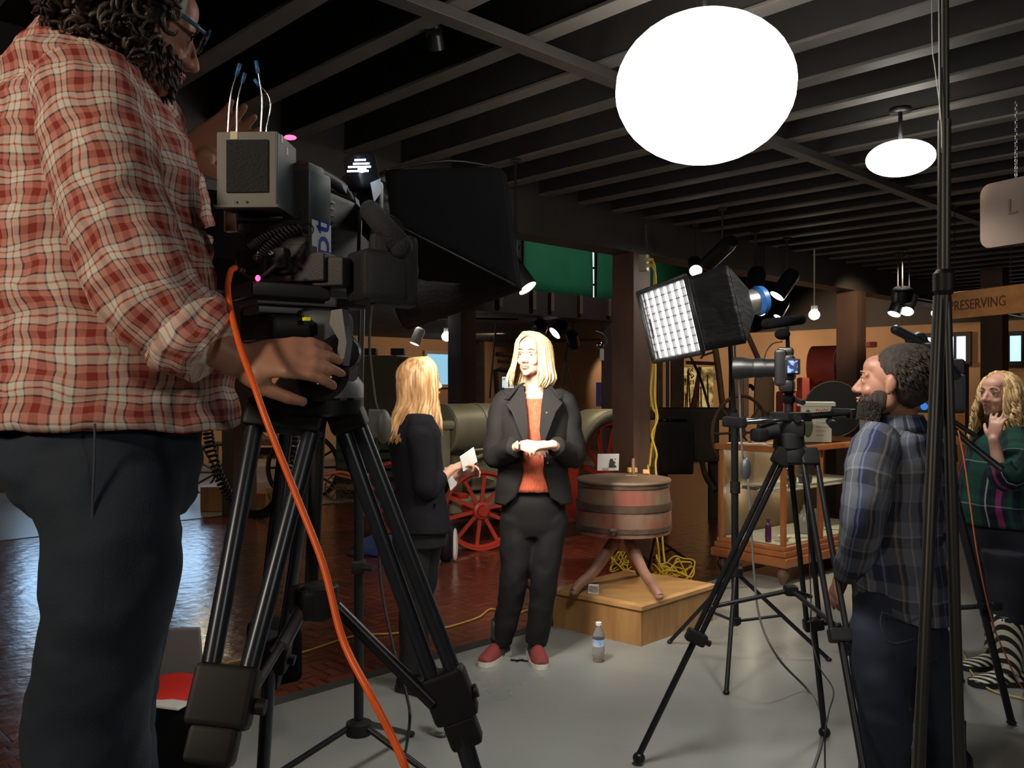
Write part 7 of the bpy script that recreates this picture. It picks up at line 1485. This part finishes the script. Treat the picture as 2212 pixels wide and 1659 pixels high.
# red machine with a big flywheel, and saw blade
t = thing('red_machine', 'red painted machine with a large pulley wheel behind the stills camera', 'machine', P(1780, 850, 10.6)); RD = mat('coral_red', (.8, .15, .11), .45, c2=(.68, .11, .08), scale=5)
c = P(1785, 795, 10.6); Rm = V((.80, -.6, 0)).to_track_quat('Z', 'Y').to_matrix(); m = MB(); m.lathe([(.25, -.16), (.275, -.16), (.275, .16), (.25, .16), (.25, -.16)], c, Rm, 40); m.build('pulley', RD, t, 40)
m = MB(); 
for i in range(6): a = i*pi/3+.3; m.tube([c, c+Rm@V((cos(a)*.25, sin(a)*.25, 0))], .018, 6)
m.cyl(c-Rm@V((0, 0, .16)), c+Rm@V((0, 0, .16)), .05); m.build('pulley_spoke', RD, t)
m = MB(); m.box(P(1775, 845, 10.6), (.45, .3, .14), None, .03); m.box(P(1735, 860, 10.4), (.1, .2, .5), None, .02); m.tube([P(1760, 825, 10.4), P(1790, 815, 10.4), P(1812, 835, 10.4)], .025, 6, 3); m.tube([P(1800, 850, 10.4), P(1802, 800, 10.4), P(1806, 760, 10.4)], .012, 6); m.box(P(1735, 880, 10.6), (.6, .3, .4), None, .03); m.build('frame', RD, t)
p0 = P(1775, 900, 10.6); m = MB(); m.box(V((p0.x, 10.7, .45)), (.5, .4, .9), None, .02); m.build('stand', DRK_, t)
t = thing('saw_blade', 'large dark round saw blade with pale teeth, below the red machine', 'saw', P(1795, 880, 9.0)); c = P(1800, 884, 8.9); m = MB(); n = 60; vs = []
for i in range(n): a = 2*pi*i/n; r_ = .30 if i % 2 else .285; vs.append((cos(a)*r_, sin(a)*r_))
m.prism(vs, c, frame((.25, 1, 0)), .012); m.build('blade', mat('saw_steel', (.05, .05, .045), .5, .5), t, 20); m = MB(); m.tube([c+frame((.25, 1, 0))@V((cos(a)*.288, -.008, sin(a)*.288)) for a in [2*pi*i/50 for i in range(50)]], .006, 6, closed=True); m.build('tooth_ring', mat('pale_steel', (.35, .32, .26), .4, .5), t)
# pieces round the far right
bgbox('pine_board', 'upright orange pine board left of the curly haired woman', 'board', 2064, 810, 2086, 962, 7.2, .05, mat('pine', (.62, .3, .09), .5, c2=(.5, .22, .06), scale=3, stretch=(2, 2, .3)))
floorbox('pine_counter', 'pale pine counter behind the bearded man', 'counter', 2038, 2110, 960, 1140, .6, mat('pine_counter', (.6, .36, .14), .45, c2=(.5, .28, .1), scale=2))
bgbox('red_cupboard', 'reddish cupboard below the bright window', 'cupboard', 2030, 785, 2094, 1000, 10.8, .3, mat('red_brown', (.2, .06, .03), .6))
bgbox('paper_notice', 'white paper notice with a small picture left of the bearded man', 'notice', 1857, 880, 1890, 932, 8.2, .01, M_PAPER); bgbox('notice_picture', 'small violet print on the white paper notice', 'print', 1863, 895, 1872, 906, 8.17, .005, mat('violet_print', (.2, .08, .2), .6), None, 0)
bgbox('red_lantern', 'small red cap shaped lantern over the forehead of the bearded man', 'lantern', 1878, 738, 1896, 750, 8.0, .1, RD)
# ================================================================== every loose piece a part of its own
for o in list(bpy.data.objects):
    if o.type == 'MESH' and o.name.split('.')[0] in ('connector', 'sticker', 'light_door', 'clamp', 'brake_knob', 'screw', 'vent_cap'): split_loose(o)
